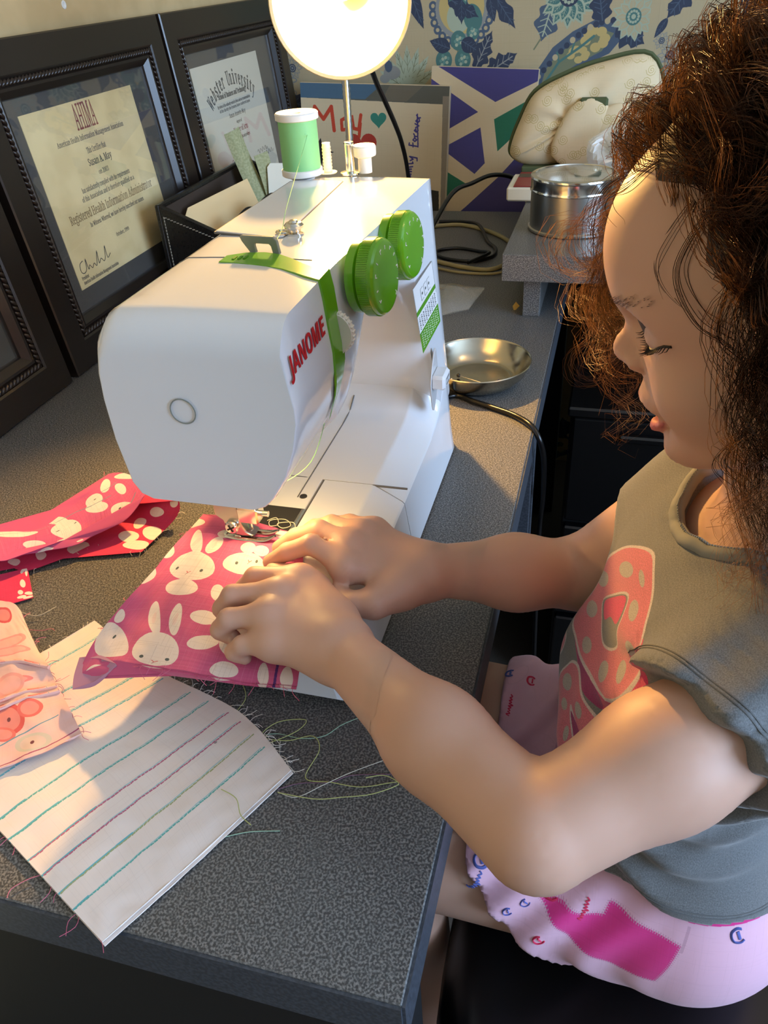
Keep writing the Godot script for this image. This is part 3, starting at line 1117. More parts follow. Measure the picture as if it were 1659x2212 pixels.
	mb.xf = Transform3D(Basis(Vector3(0, 0, -1), Vector3(0, 1, 0), Vector3(1, 0, 0)), Vector3(col_x(0.117) - 0.0004, 0.117, -0.545))
	mb.prism(curve2([Vector2(0.006, 0.033), Vector2(0.015, 0.015), Vector2(0.016, -0.006), Vector2(-0.004, -0.034), Vector2(-0.015, -0.012), Vector2(-0.015, 0.008)], 4), 0.0, 0.0016, 0.0005)
	obj("lever_recess", mb, M["seam_white"] if M.has("seam_white") else mat("seam_white", Color(0.74, 0.74, 0.74), 0.35), t)
	mb = MB.new()
	mb.box(Vector3(col_x(0.115) + 0.007, 0.119, -0.545), Vector3(0.016, 0.016, 0.028), 0.003)
	var lever := obj("reverse_lever", mb, white, t)
	mb = MB.new()
	for k in [-1, 1]:
		mb.box(Vector3(col_x(0.115) + 0.0151, 0.119 + k * 0.003, -0.545), Vector3(0.0006, 0.0012, 0.012))
	obj("lever_mark", mb, M["seam_grey"], lever)
	# --- maker's name
	var nx := Transform3D(Basis(Vector3(0, 0.03, -1).normalized(), Vector3(-0.08, 1, 0).normalized(), Vector3(1, 0.08, 0).normalized()), Vector3(-0.1206, 0.2735, -0.270))
	lettering("maker_name", "JANOME", 0.0135, M["red_print"], t, Transform3D(nx.basis, nx.origin - base), true, true, false, 0.90)
	# --- needle, presser bar, foot (its toes point to the operator, +x)
	var zz := -0.292
	mb = MB.new()
	mb.tube([Vector3(-0.2165, 0.170, zz), Vector3(-0.2165, 0.100, zz)], 0.0042, 14)
	mb.prism(PackedVector2Array([Vector2(-0.2290, 0.1200), Vector2(-0.2075, 0.1200), Vector2(-0.2065, 0.1020), Vector2(-0.2030, 0.0950), Vector2(-0.1960, 0.0915), Vector2(-0.2070, 0.0900), Vector2(-0.2150, 0.0910), Vector2(-0.2205, 0.0960), Vector2(-0.2225, 0.1040), Vector2(-0.2290, 0.1090)]), zz - 0.0065, zz + 0.0065, 0.001)
	var holder := obj("presser_bar", mb, M["steel"], t, 30.0)
	mb = MB.new()
	mb.xf = at_axis(Vector3(-0.2140, 0.1000, zz + 0.0060), Vector3(0.0, 0.05, 1))
	mb.lathe([Vector2(0.001, 0), Vector2(0.0056, 0), Vector2(0.0060, 0.001), Vector2(0.0060, 0.0035), Vector2(0.0050, 0.0048), Vector2(0.001, 0.0052)], 24)
	obj("clamp_screw", mb, M["chrome"], holder)
	mb = MB.new()
	mb.xf = at_axis(Vector3(-0.2140, 0.1000, zz + 0.0060), Vector3(0.0, 0.05, 1)) * Transform3D(Basis(Vector3.UP, 0.5), Vector3.ZERO)
	mb.box(Vector3(0, 0.0052, 0), Vector3(0.0070, 0.0008, 0.0013))
	mb.box(Vector3(0, 0.0052, 0), Vector3(0.0013, 0.0008, 0.0070))
	obj("screw_slot", mb, M["black_matt"], holder)
	mb = MB.new()
	mb.tube([Vector3(-0.2005, 0.170, zz), Vector3(-0.2005, 0.110, zz)], 0.0036, 14)
	mb.box(Vector3(-0.1990, 0.1115, zz), Vector3(0.0185, 0.0150, 0.0150), 0.0014)
	mb.tube([Vector3(-0.1900, 0.1115, zz), Vector3(-0.1830, 0.1115, zz)], 0.0026, 10)
	var nb := obj("needle_bar", mb, M["chrome"], t)
	mb = MB.new()
	mb.tube([Vector3(-0.2000, 0.107, zz), Vector3(-0.2000, 0.093, zz), Vector3(-0.2000, 0.082, zz)], [0.0010, 0.0009, 0.0002], 8)
	obj("needle", mb, M["chrome"], nb)
	mb = MB.new()
	for e in [-1, 1]:
		mb.tube(curve([Vector3(-0.2235, 0.0876, zz + e * 0.0050), Vector3(-0.2120, 0.0872, zz + e * 0.0055), Vector3(-0.1960, 0.0872, zz + e * 0.0055), Vector3(-0.1860, 0.0885, zz + e * 0.0050), Vector3(-0.1780, 0.0925, zz + e * 0.0040)], 4), [0.0030, 0.0031, 0.0031, 0.0032, 0.0032, 0.0032, 0.0032, 0.0032, 0.0032, 0.0032, 0.0032, 0.0031, 0.0030, 0.0027, 0.0023, 0.0019, 0.0015], 10, true, 0.55)
	mb.box(Vector3(-0.2120, 0.0885, zz), Vector3(0.0060, 0.0030, 0.0130), 0.0008)
	mb.box(Vector3(-0.2235, 0.0885, zz), Vector3(0.0040, 0.0030, 0.0130), 0.0008)
	mb.box(Vector3(-0.2025, 0.0878, zz), Vector3(0.0040, 0.0016, 0.0110), 0.0004)
	obj("presser_foot", mb, M["chrome"], t, 40.0)
	# --- the machine's own work light under the head
	var gm := mat("work_bulb", Color(1, 0.95, 0.85), 0.3)
	gm.emission_enabled = true
	gm.emission = Color(1.0, 0.84, 0.55)
	gm.emission_energy_multiplier = 4.0
	mb = MB.new()
	mb.ball(Vector3(-0.178, 0.1565, -0.285), Vector3(0.006, 0.004, 0.006), 12, 8)
	obj("work_light_bulb", mb, gm, t)
	var l := OmniLight3D.new()
	l.name = "work_light"
	l.light_color = Color(1.0, 0.82, 0.52)
	l.light_energy = WORK
	l.light_size = 0.005
	l.omni_range = 4.0
	l.omni_attenuation = 2.0
	l.shadow_enabled = true
	t.add_child(l)
	l.position = Vector3(-0.178, 0.148, -0.285) - base


const WORK := 0.012


func col_x(y: float) -> float:      # front face of the column
	return lerpf(-0.1115, -0.0885, clampf((0.302 - y) / 0.29, 0, 1) ** 1.15)


func thread_spool() -> void:
	var at := Vector3(-0.242, 0.3055, -0.605)
	var t := thing("thread_spool", "white spool of mint green thread standing on the sewing machine", "spool", at)
	var mb := MB.new()
	mb.xf = Transform3D(Basis(), at)
	mb.lathe([Vector2(0.0045, 0), Vector2(0.0195, 0), Vector2(0.0206, 0.0008), Vector2(0.0206, 0.0058), Vector2(0.0195, 0.0065), Vector2(0.0045, 0.0065), Vector2(0.0045, 0)], 40, true)
	obj("spool_flange", mb, M["white_matt"], t, 30.0)
	mb = MB.new()
	mb.xf = Transform3D(Basis(), at)
	mb.lathe([Vector2(0.0045, 0.0505), Vector2(0.0195, 0.0505), Vector2(0.0212, 0.0513), Vector2(0.0212, 0.0563), Vector2(0.0200, 0.0575), Vector2(0.0180, 0.0572), Vector2(0.0045, 0.0562), Vector2(0.0045, 0.0505)], 40, true)
	obj("spool_flange", mb, M["white_matt"], t, 30.0)
	var gm := mat("mint_thread", Color(0.53, 0.80, 0.53), 0.55)
	var pr := [Vector2(0.0045, 0.0064)]
	for k in 150: pr.append(Vector2(0.0190 + 0.00010 * (k % 2), 0.0065 + 0.044 * k / 149.0))
	pr.append(Vector2(0.0045, 0.0506))
	mb = MB.new()
	mb.xf = Transform3D(Basis(), at)
	mb.lathe(pr, 40)
	obj("wound_thread", mb, gm, t, 60.0)
	mb = MB.new()      # the thread running from the spool to the guides and down to the needle
	mb.tube(curve([at + Vector3(0.0125, 0.040, 0.0145), at + Vector3(0.0143, 0.0385, 0.0140), Vector3(-0.196, 0.318, -0.445), Vector3(-0.1885, 0.3085, -0.411), Vector3(-0.181, 0.3085, -0.378)], 6), 0.0003, 5)
	obj("thread_line", mb, gm, t)
	mb = MB.new()
	mb.tube(curve([Vector3(-0.1335, 0.196, -0.327), Vector3(-0.150, 0.150, -0.318), Vector3(-0.178, 0.132, -0.300), Vector3(-0.199, 0.118, -0.290), Vector3(-0.2031, 0.092, -0.2915)], 6), 0.0003, 5)
	obj("thread_line", mb, gm, t)


# ------------------------------------------------------------------ desk lamp
const LAMP := 1.15
const LAMP_AT := Vector3(-0.252, 0.441, -0.80)
const LAMP_DIR := Vector3(0.26, -0.24, 0.935)


func desk_lamp() -> void:
	var base := Vector3(-0.288, 0, -0.900)
	var t := thing("desk_lamp", "lit gooseneck desk lamp with a cream bowl shade behind the sewing machine", "lamp", base)
	var f := LAMP_DIR.normalized()
	var mb := MB.new()
	mb.xf = Transform3D(Basis(), base)
	mb.lathe([Vector2(0.001, 0), Vector2(0.062, 0), Vector2(0.065, 0.004), Vector2(0.063, 0.014), Vector2(0.05, 0.020), Vector2(0.014, 0.024), Vector2(0.012, 0.035), Vector2(0.001, 0.036)], 40)
	obj("lamp_base", mb, M["grey_plastic"], t)
	var back := LAMP_AT - f * 0.092
	mb = MB.new()
	var pts := curve([base + Vector3(0, 0.03, 0), base + Vector3(0, 0.15, 0), base + Vector3(0.004, 0.28, 0.004), base + Vector3(0.004, 0.37, 0.002), base + Vector3(0.002, 0.44, -0.008), back - f * 0.045 + Vector3(0, 0.012, 0), back], 26)
	var rad := []
	for k in pts.size(): rad.append(0.0046 if k % 2 else 0.0053)
	mb.tube(pts, rad, 12)
	obj("gooseneck", mb, M["steel"], t, 60.0)
	# bowl shade: thin cream enamel, open towards the room
	var cm := mat("lamp_shade", Color(0.84, 0.77, 0.60), 0.45)
	cm.backlight_enabled = true
	cm.backlight = Color(0.16, 0.13, 0.08)
	mb = MB.new()
	mb.xf = at_axis(LAMP_AT, f)
	var prof := []
	for k in 15:
		var a := PI / 2 * k / 14.0
		prof.append(Vector2(0.0775 * pow(sin(a * 0.985 + 0.02), 0.8), -0.086 * pow(cos(a), 1.1)))
	prof.append(Vector2(0.0795, 0.0005))
	prof.append(Vector2(0.0785, 0.0015))
	for k in 15:
		var a := PI / 2 * (14 - k) / 14.0
		prof.append(Vector2(0.0752 * pow(sin(a * 0.985 + 0.02), 0.8), -0.0835 * pow(cos(a), 1.1)))
	mb.lathe(prof, 56)
	obj("shade", mb, cm, t, 50.0)
	mb = MB.new()
	mb.xf = at_axis(back, f)
	mb.lathe([Vector2(0.001, -0.012), Vector2(0.012, -0.012), Vector2(0.015, 0.0), Vector2(0.016, 0.030), Vector2(0.001, 0.030)], 24)
	obj("socket", mb, M["white_matt"], t)
	var gm := mat("bulb_glow", Color(1, 0.95, 0.85), 0.3)
	gm.emission_enabled = true
	gm.emission = Color(1.0, 0.90, 0.68)
	gm.emission_energy_multiplier = 24.0
	var bulb := LAMP_AT - f * 0.040 + Vector3(-0.020, 0.014, 0)
	mb = MB.new()
	mb.xf = at_axis(bulb, f)
	mb.lathe([Vector2(0.010, -0.036), Vector2(0.012, -0.026), Vector2(0.020, -0.016), Vector2(0.0265, -0.004), Vector2(0.028, 0.006), Vector2(0.025, 0.018), Vector2(0.017, 0.027), Vector2(0.006, 0.0305), Vector2(0.001, 0.031)], 28)
	obj("bulb", mb, gm, t, 60.0)
	var l := OmniLight3D.new()
	l.name = "lamp_light"
	l.light_color = Color(1.0, 0.76, 0.42)
	l.light_energy = LAMP
	l.light_size = 0.012
	l.omni_range = 8.0
	l.omni_attenuation = 2.0
	l.shadow_enabled = true
	t.add_child(l)
	l.position = bulb - base
	mb = MB.new()
	mb.tube(curve([back + Vector3(0.006, -0.010, 0), Vector3(-0.262, 0.36, -0.945), Vector3(-0.262, 0.317, -1.0), Vector3(-0.262, 0.279, -1.05), Vector3(-0.265, 0.242, -1.1), Vector3(-0.270, 0.19, -1.15), Vector3(-0.282, 0.09, -1.22), Vector3(-0.300, 0.006, -1.30), Vector3(-0.33, 0.0045, -1.42)], 6), 0.0035, 8)
	obj("lamp_cord", mb, M["black_plastic"], t)


# ------------------------------------------------------------------ framed certificates leaning on the left wall
func frame(label: String, z0: float, wide: float, tall: float, x0: float, cert: Rect2, paper: Material) -> Array:
	var t5 := deg_to_rad(5.5)
	var t := thing("picture_frame", label, "picture frame", Vector3(x0, 0.0, z0), 0.0, "framed certificates along the left wall")
	t.transform = Transform3D(Basis(Vector3(0, 0, -1), Vector3(-sin(t5), cos(t5), 0), Vector3(cos(t5), sin(t5), 0)), Vector3(x0, 0.0022, z0))
	var wood: Material = M["frame_wood"]
	# four mitred rails: (distance from the outer edge, height)
	var sec := [Vector2(0, -0.022), Vector2(0, -0.002), Vector2(0.002, 0.0), Vector2(0.040, 0.0), Vector2(0.043, -0.002), Vector2(0.0435, -0.004), Vector2(0.052, -0.004), Vector2(0.0545, -0.002), Vector2(0.058, -0.0025), Vector2(0.067, -0.010), Vector2(0.068, -0.013), Vector2(0.070, -0.022)]
	var corners := [Vector2(0, 0), Vector2(wide, 0), Vector2(wide, tall), Vector2(0, tall)]
	var inn := [Vector2(1, 1), Vector2(-1, 1), Vector2(-1, -1), Vector2(1, -1)]
	for e in 4:
		var mb := MB.new()
		var rows := [PackedVector3Array(), PackedVector3Array()]
		for q in 2:
			var k := (e + q) % 4
			for s in sec:
				var p: Vector2 = corners[k] + inn[k] * s.x
				rows[q].append(Vector3(p.x, p.y, s.y))
		mb.grid(rows, true, true)
		obj("frame_rail", mb, wood, t, 25.0, true)
		# twisted rope moulding
		mb = MB.new()
		var a: Vector2 = corners[e] + inn[e] * 0.0478
		var b: Vector2 = corners[(e + 1) % 4] + inn[(e + 1) % 4] * 0.0478
		var n := int((b - a).length() / 0.0075)
		var d := (b - a).normalized()
		for k in n:
			var c := a.lerp(b, (k + 0.5) / n)
			mb.xf = Transform3D(Basis(Vector3(0, 0, 1), atan2(d.y, d.x) + 0.62), Vector3(c.x, c.y, -0.0025))
			mb.ball(Vector3.ZERO, Vector3(0.0063, 0.0030, 0.0036), 6, 4)
		obj("rope_moulding", mb, M["frame_rope"], t, 70.0, true)
	var mb2 := MB.new()
	mb2.box(Vector3(wide / 2, tall / 2, -0.019), Vector3(wide - 0.02, tall - 0.02, 0.004))
	obj("mat_board", mb2, M["mat_board"], t, 30.0, true)
	mb2 = MB.new()
	mb2.box(Vector3(cert.position.x + cert.size.x / 2, cert.position.y + cert.size.y / 2, -0.0166), Vector3(cert.size.x, cert.size.y, 0.0008))
	var c := obj("certificate", mb2, paper, t, 30.0, true)
	mb2 = MB.new()
	mb2.box(Vector3(wide / 2, tall / 2, -0.0135), Vector3(wide - 0.13, tall - 0.13, 0.0012))
	obj("glass_pane", mb2, M["frame_glass"], t, 30.0, true)
	return [t, c]


func line_of(text: String, c: Node, x: float, y: float, tall: float, wide: float, m: Material, bold := false, italic := false, serif := true, turn := 0.0) -> void:
	var o := lettering("lettering", text, tall, m, c, Transform3D(), bold, italic, serif)
	var w: float = o.mesh.get_aabb().size.x
	o.transform = Transform3D(Basis(Vector3(0, 0, 1), turn), Vector3(x, y, -0.0160)) * Transform3D(Basis.from_scale(Vector3(wide / maxf(w, 0.001), 1, 1)), Vector3.ZERO)


func picture_frames() -> void:
	var w := mat("frame_wood", Color(0.115, 0.085, 0.07), 0.33)
	w.clearcoat_enabled = true
	w.clearcoat = 0.3
	w.clearcoat_roughness = 0.25
	mat("frame_rope", Color(0.14, 0.10, 0.08), 0.28)
	mat("mat_board", Color(0.21, 0.195, 0.165), 0.8)
	var g := mat("frame_glass", Color(1, 1, 1, 0.02), 0.015)
	g.transparency = BaseMaterial3D.TRANSPARENCY_ALPHA
	g.metallic_specular = 0.75
	var pc := mat("certificate_cream", Color(0.90, 0.83, 0.62), 0.8)
	pc.albedo_texture = noise_tex(0.012, [[0.3, 0.7], [Color(0.955, 0.945, 0.92), Color(1, 1, 1)]], 256)
	triplanar(pc, 4.0)
	var pw := mat("certificate_white", Color(0.84, 0.81, 0.72), 0.8)
	var maroon := mat("maroon_print", Color(0.50, 0.12, 0.12), 0.7)
	var brown := mat("gold_print", Color(0.52, 0.42, 0.24), 0.7)
	# local x runs away from the camera along the wall, local y up the frame
	var f := frame("dark wood frame with a cream certificate headed by tall maroon letters", -0.708, 0.500, 0.424, -0.668, Rect2(0.094, 0.097, 0.292, 0.238), pc)
	var c: Node = f[1]
	var o := lettering("lettering", "AHIMA", 0.030, maroon, c, Transform3D(), false, false, true)
	o.transform = Transform3D(Basis.from_scale(Vector3(0.055 / o.mesh.get_aabb().size.x, 1.15, 1)), Vector3(0.240, 0.3135, -0.0160))
	line_of("American Health Information Management Association", c, 0.243, 0.287, 0.0072, 0.180, M["ink_grey"], false, true)
	line_of("This Certifies that", c, 0.243, 0.2685, 0.0080, 0.052, M["ink_grey"], false, true)
	line_of("Susan A. May", c, 0.243, 0.2525, 0.0100, 0.064, M["ink"])
	line_of("on 2003", c, 0.243, 0.236, 0.0070, 0.027, M["ink_grey"])
	line_of("has satisfactorily complied with the requirements", c, 0.242, 0.2205, 0.0070, 0.137, M["ink_grey"], false, true)
	line_of("of this Association and is therefore qualified as a", c, 0.242, 0.209, 0.0070, 0.150, M["ink_grey"], false, true)
	line_of("Registered Health Information Administrator", c, 0.243, 0.190, 0.0125, 0.241, brown)
	line_of("In Witness Whereof, we have hereby inscribed our names", c, 0.246, 0.1735, 0.0066, 0.160, M["ink_grey"], false, true)
	line_of("October, 1999", c, 0.240, 0.143, 0.0056, 0.038, M["ink_grey"], false, true)
	line_of("President", c, 0.112, 0.1115, 0.0050, 0.018, M["ink_grey"])
	line_of("American Health Information Management Association", c, 0.153, 0.1045, 0.0050, 0.098, M["ink_grey"])
	var mb := MB.new()
	var sg := []
	for q in [[0.118, 0.134], [0.109, 0.131], [0.107, 0.121], [0.113, 0.117], [0.121, 0.121], [0.125, 0.135], [0.126, 0.119], [0.131, 0.124], [0.136, 0.118], [0.143, 0.123], [0.148, 0.118], [0.158, 0.137], [0.155, 0.119], [0.163, 0.124], [0.169, 0.118], [0.175, 0.124], [0.181, 0.138], [0.180, 0.120], [0.190, 0.124]]:
		sg.append(Vector3(q[0], q[1], -0.0160))
	mb.tube(curve(sg, 4), 0.0006, 4)
	obj("signature", mb, M["ink"], c, 60.0, true)
	# second frame, nearer the corner
	f = frame("dark wood frame with a white diploma next to the papered wall", -1.219, 0.540, 0.424, -0.668, Rect2(0.088, 0.097, 0.312, 0.236), pw)
	c = f[1]
	var word := "Webster University"
	for k in word.length():
		if word[k] == " ": continue
		var u := (k + 0.5) / word.length()
		var a := (u - 0.5) * 1.25
		line_of(word[k], c, 0.242 + 0.190 * sin(a), 0.105 + 0.195 * cos(a) - 0.0, 0.026, 0.0125 if word[k] in "WU" else 0.0085, M["ink"], true, false, true, -a)
	line_of("School of Business and Technology", c, 0.242, 0.2735, 0.0095, 0.135, M["ink"], true)
	line_of("By virtue of the authority vested in them and on recommendation", c, 0.242, 0.257, 0.0055, 0.160, M["ink_grey"])
	line_of("of the faculty the trustees have conferred upon", c, 0.242, 0.249, 0.0055, 0.150, M["ink_grey"])
	line_of("Susan Annette May", c, 0.244, 0.2355, 0.0080, 0.080, M["ink_grey"])
	line_of("degree of", c, 0.244, 0.221, 0.0055, 0.026, M["ink_grey"])
	line_of("Master of Arts", c, 0.244, 0.207, 0.0100, 0.070, maroon)
	line_of("with all the rights and privileges", c, 0.244, 0.192, 0.0060, 0.075, M["ink_grey"])
	for q in [[0.17, 0.155], [0.30, 0.150], [0.33, 0.140]]:
		mb = MB.new()
		var s2 := []
		for k in 12: s2.append(Vector3(q[0] + k * 0.005, q[1] + 0.005 * sin(k * 2.3), -0.0160))
		mb.tube(curve(s2, 3), 0.0005, 4)
		obj("signature", mb, M["ink_grey"], c, 60.0, true)
	# third frame at the left border of the picture
	frame("dark wood frame nearest the viewer at the left border", -0.190, 0.503, 0.424, -0.668, Rect2(0.094, 0.097, 0.295, 0.238), pw)


# ------------------------------------------------------------------ leather desk organizer with papers
func organizer() -> void:
	var leather := mat("black_leather", Color(0.055, 0.048, 0.045), 0.42)
	leather.roughness_texture = noise_tex(0.1, [[0.2, 0.8], [Color(0.6, 0.6, 0.6), Color(1, 1, 1)]], 256)
	triplanar(leather, 12.0)
	var lining := mat("organizer_lining", Color(0.23, 0.18, 0.14), 0.85)
	var x0 := -0.654
	var x1 := -0.49
	var z0 := -0.985
	var z1 := -1.345
	var t := thing("desk_organizer", "black leather desk organizer with white stitching, holding papers", "organizer", Vector3((x0 + x1) / 2, 0, (z0 + z1) / 2))
	var th := 0.009
	var hl := 0.174
	var hr := 0.112
	var mb := MB.new()
	mb.box(Vector3(x0 + th / 2, hl / 2, (z0 + z1) / 2), Vector3(th, hl, z0 - z1), 0.002)
	obj("side_wall", mb, leather, t)
	mb = MB.new()
	mb.box(Vector3(x1 - th / 2, hr / 2, (z0 + z1) / 2), Vector3(th, hr, z0 - z1), 0.002)
	obj("side_wall", mb, leather, t)
	for e in [[z0 - th, z0], [z1, z1 + th]]:
		mb = MB.new()
		mb.prism(PackedVector2Array([Vector2(x0 + th * 0.9, 0.001), Vector2(x1 - th * 0.9, 0.001), Vector2(x1 - th * 0.9, hr), Vector2(x0 + th * 0.9, hl)]), e[0], e[1], 0.0015)
		obj("end_wall", mb, leather, t)
	mb = MB.new()
	mb.box(Vector3((x0 + x1) / 2, 0.005, (z0 + z1) / 2), Vector3(x1 - x0 - th, 0.008, z0 - z1 - th))
	obj("floor_board", mb, leather, t)
	mb = MB.new()
	mb.box(Vector3(x0 + th + 0.001, hl / 2 - 0.003, (z0 + z1) / 2), Vector3(0.0016, hl - 0.008, z0 - z1 - th * 2.2))
	obj("lining", mb, lining, t)
	mb = MB.new()
	mb.box(Vector3((x0 + x1) / 2, hr * 0.55, z0 - 0.16), Vector3(x1 - x0 - th * 2, hr * 1.05, 0.005), 0.001)
	obj("divider", mb, leather, t)
	var st := mat("stitch_white", Color(0.62, 0.60, 0.55), 0.8)
	mb = MB.new()
	for e in 2:
		var n := 26 if e == 0 else 30
		for k in n:
			var f := (k + 0.5) / n
			if e == 0:
				var x := lerpf(x0 + 0.014, x1 - 0.014, f)
				mb.box(Vector3(x, lerpf(hl, hr, (x - x0) / (x1 - x0)) - 0.013, z0 + 0.0004), Vector3(0.0040, 0.0012, 0.0010))
			else:
				mb.box(Vector3(x0 + 0.014, lerpf(0.006, hl - 0.017, f), z0 + 0.0004), Vector3(0.0012, 0.0036, 0.0010))
	obj("stitching", mb, st, t)
	# papers standing in it
	var env := mat("envelope_cream", Color(0.87, 0.76, 0.56), 0.75)
	var e2 := thing("envelope", "cream envelope leaning in the leather organizer", "envelope", Vector3(-0.575, 0.012, -1.12))
	mb = MB.new()
	mb.xf = Transform3D(Basis(Vector3(0.34, 0.10, -0.935).normalized(), Vector3(-0.36, 0.92, -0.05).normalized(), Vector3(0.86, 0.36, 0.36).normalized()).orthonormalized(), Vector3(-0.556, 0.012, -1.085))
	mb.prism(PackedVector2Array([Vector2(-0.075, 0), Vector2(0.105, 0.0), Vector2(0.105, 0.158), Vector2(-0.045, 0.158), Vector2(-0.075, 0.135)]), 0, 0.0012, 0.0002)
	obj("envelope_body", mb, env, e2, 20.0)
	var lo := lettering("lettering", "Community Hospital", 0.0075, M["ink"], e2, Transform3D(), false, false, true)
	lo.transform = Transform3D(mb.xf.basis * Basis(Vector3(0, 0, 1), PI) * Basis.from_scale(Vector3(0.72, 1, 1)), mb.xf * Vector3(0.030, 0.100, 0.0014) - e2.position)
	var slip := mat("banknote_green", Color(0.68, 0.68, 0.52), 0.8)
	slip.albedo_texture = noise_tex(0.05, [[0.3, 0.7], [Color(0.88, 0.90, 0.85), Color(1, 1, 1)]], 256)
	triplanar(slip, 14.0)
	var tk := thing("paper_slip", "pale green printed paper slip standing upright in the organizer", "paper", Vector3(-0.60, 0.012, -1.30))
	mb = MB.new()
	mb.xf = Transform3D(Basis(Vector3(0.55, 0.25, -0.80).normalized(), Vector3(-0.02, 0.97, -0.22).normalized(), Vector3(0.7, 0, 0.5)).orthonormalized(), Vector3(-0.565, 0.012, -1.285))
	var rows := []
	for r in 7:
		var row := []
		for q in 5:
			row.append(Vector3(-0.018 + 0.036 * q / 4.0, 0.235 * r / 6.0, 0.007 * sin(q * 0.9) + 0.004 * sin(r * 1.1)))
		rows.append(row)
	mb.grid(rows, false, false, false)
	obj("slip_sheet", mb, slip, tk, 60.0)
	mb = MB.new()
	mb.xf = Transform3D(Basis(Vector3(0.60, 0.15, -0.78).normalized(), Vector3(-0.10, 0.98, -0.05).normalized(), Vector3(0.7, 0, 0.5)).orthonormalized(), Vector3(-0.553, 0.012, -1.29))
	mb.box(Vector3(0, 0.092, 0), Vector3(0.030, 0.184, 0.0010))
	obj("slip_sheet", mb, slip, tk, 30.0)
	var card := thing("note_card", "small white card with rounded corners tucked behind the envelope", "card", Vector3(-0.545, 0.012, -1.27))
	mb = MB.new()
	mb.xf = Transform3D(Basis(Vector3(0.75, -0.12, -0.62).normalized(), Vector3(0, 0.98, -0.2).normalized(), Vector3(0.6, 0, 0.7)).orthonormalized(), Vector3(-0.545, 0.012, -1.275))
	mb.prism(PackedVector2Array([Vector2(-0.04, 0), Vector2(0.04, 0), Vector2(0.04, 0.155), Vector2(0.034, 0.162), Vector2(-0.034, 0.162), Vector2(-0.04, 0.155)]), 0, 0.0008)
	obj("card_sheet", mb, M["paper_white"], card, 20.0)
	var gl := thing("sunglasses", "dark sunglasses resting in the leather organizer", "sunglasses", Vector3(-0.53, 0.10, -1.09))
	var lens := mat("dark_lens", Color(0.03, 0.035, 0.045), 0.06)
	for q in 2:
		mb = MB.new()
		mb.xf = Transform3D(Basis(Vector3(0.32, 0.10, -0.94).normalized(), Vector3(-0.45, 0.88, 0.0).normalized(), Vector3(0.8, 0.4, 0.3)).orthonormalized(), Vector3(-0.5340 + 0.019 * q, 0.117 + 0.010 * q, -1.055 - 0.06 * q))
		var pts := []
		for k in 10: pts.append(Vector2(0.029 * cos(TAU * k / 10), 0.022 * sin(TAU * k / 10)))
		mb.prism(curve2(pts, 2), 0, 0.003, 0.001)
		obj("lens", mb, lens, gl)
	mb = MB.new()
	mb.tube(curve([Vector3(-0.536, 0.139, -1.03), Vector3(-0.528, 0.150, -1.06), Vector3(-0.520, 0.148, -1.085), Vector3(-0.510, 0.158, -1.12), Vector3(-0.505, 0.150, -1.15), Vector3(-0.530, 0.120, -1.19), Vector3(-0.560, 0.09, -1.22)], 5), 0.0026, 8)
	obj("frame_and_temple", mb, M["black_plastic"], gl)


# ------------------------------------------------------------------ painted canvases
func canvas(label: String, tl: Vector2, wide: float, tall: float, z: float, turn: float, P: Paint) -> void:
	var t := thing("painted_canvas", label, "painting", Vector3(tl.x, 0, z))
	t.transform = Transform3D(Basis(Vector3(1, 0, 0), -0.05) * Basis(Vector3(0, 0, 1), turn), Vector3(tl.x, tl.y, z))
	var mb := MB.new()
	mb.box(Vector3(wide / 2, -tall / 2, -0.009), Vector3(wide, tall, 0.017), 0.0012)
	obj("stretched_canvas", mb, M["canvas_cream"], t, 30.0, true)
	mb = MB.new()
	mb.grid([[Vector3(0.0008, -0.0008, 0), Vector3(wide - 0.0008, -0.0008, 0)], [Vector3(0.0008, -tall + 0.0008, 0), Vector3(wide - 0.0008, -tall + 0.0008, 0)]], false, false, false)
	P.weave(0.04, 9)
	var m := mat("canvas_paint", Color(1, 1, 1), 0.7)
	m.albedo_texture = P.texture()
	m.texture_repeat = false
	obj("painted_face", mb, m, t, 30.0, true)


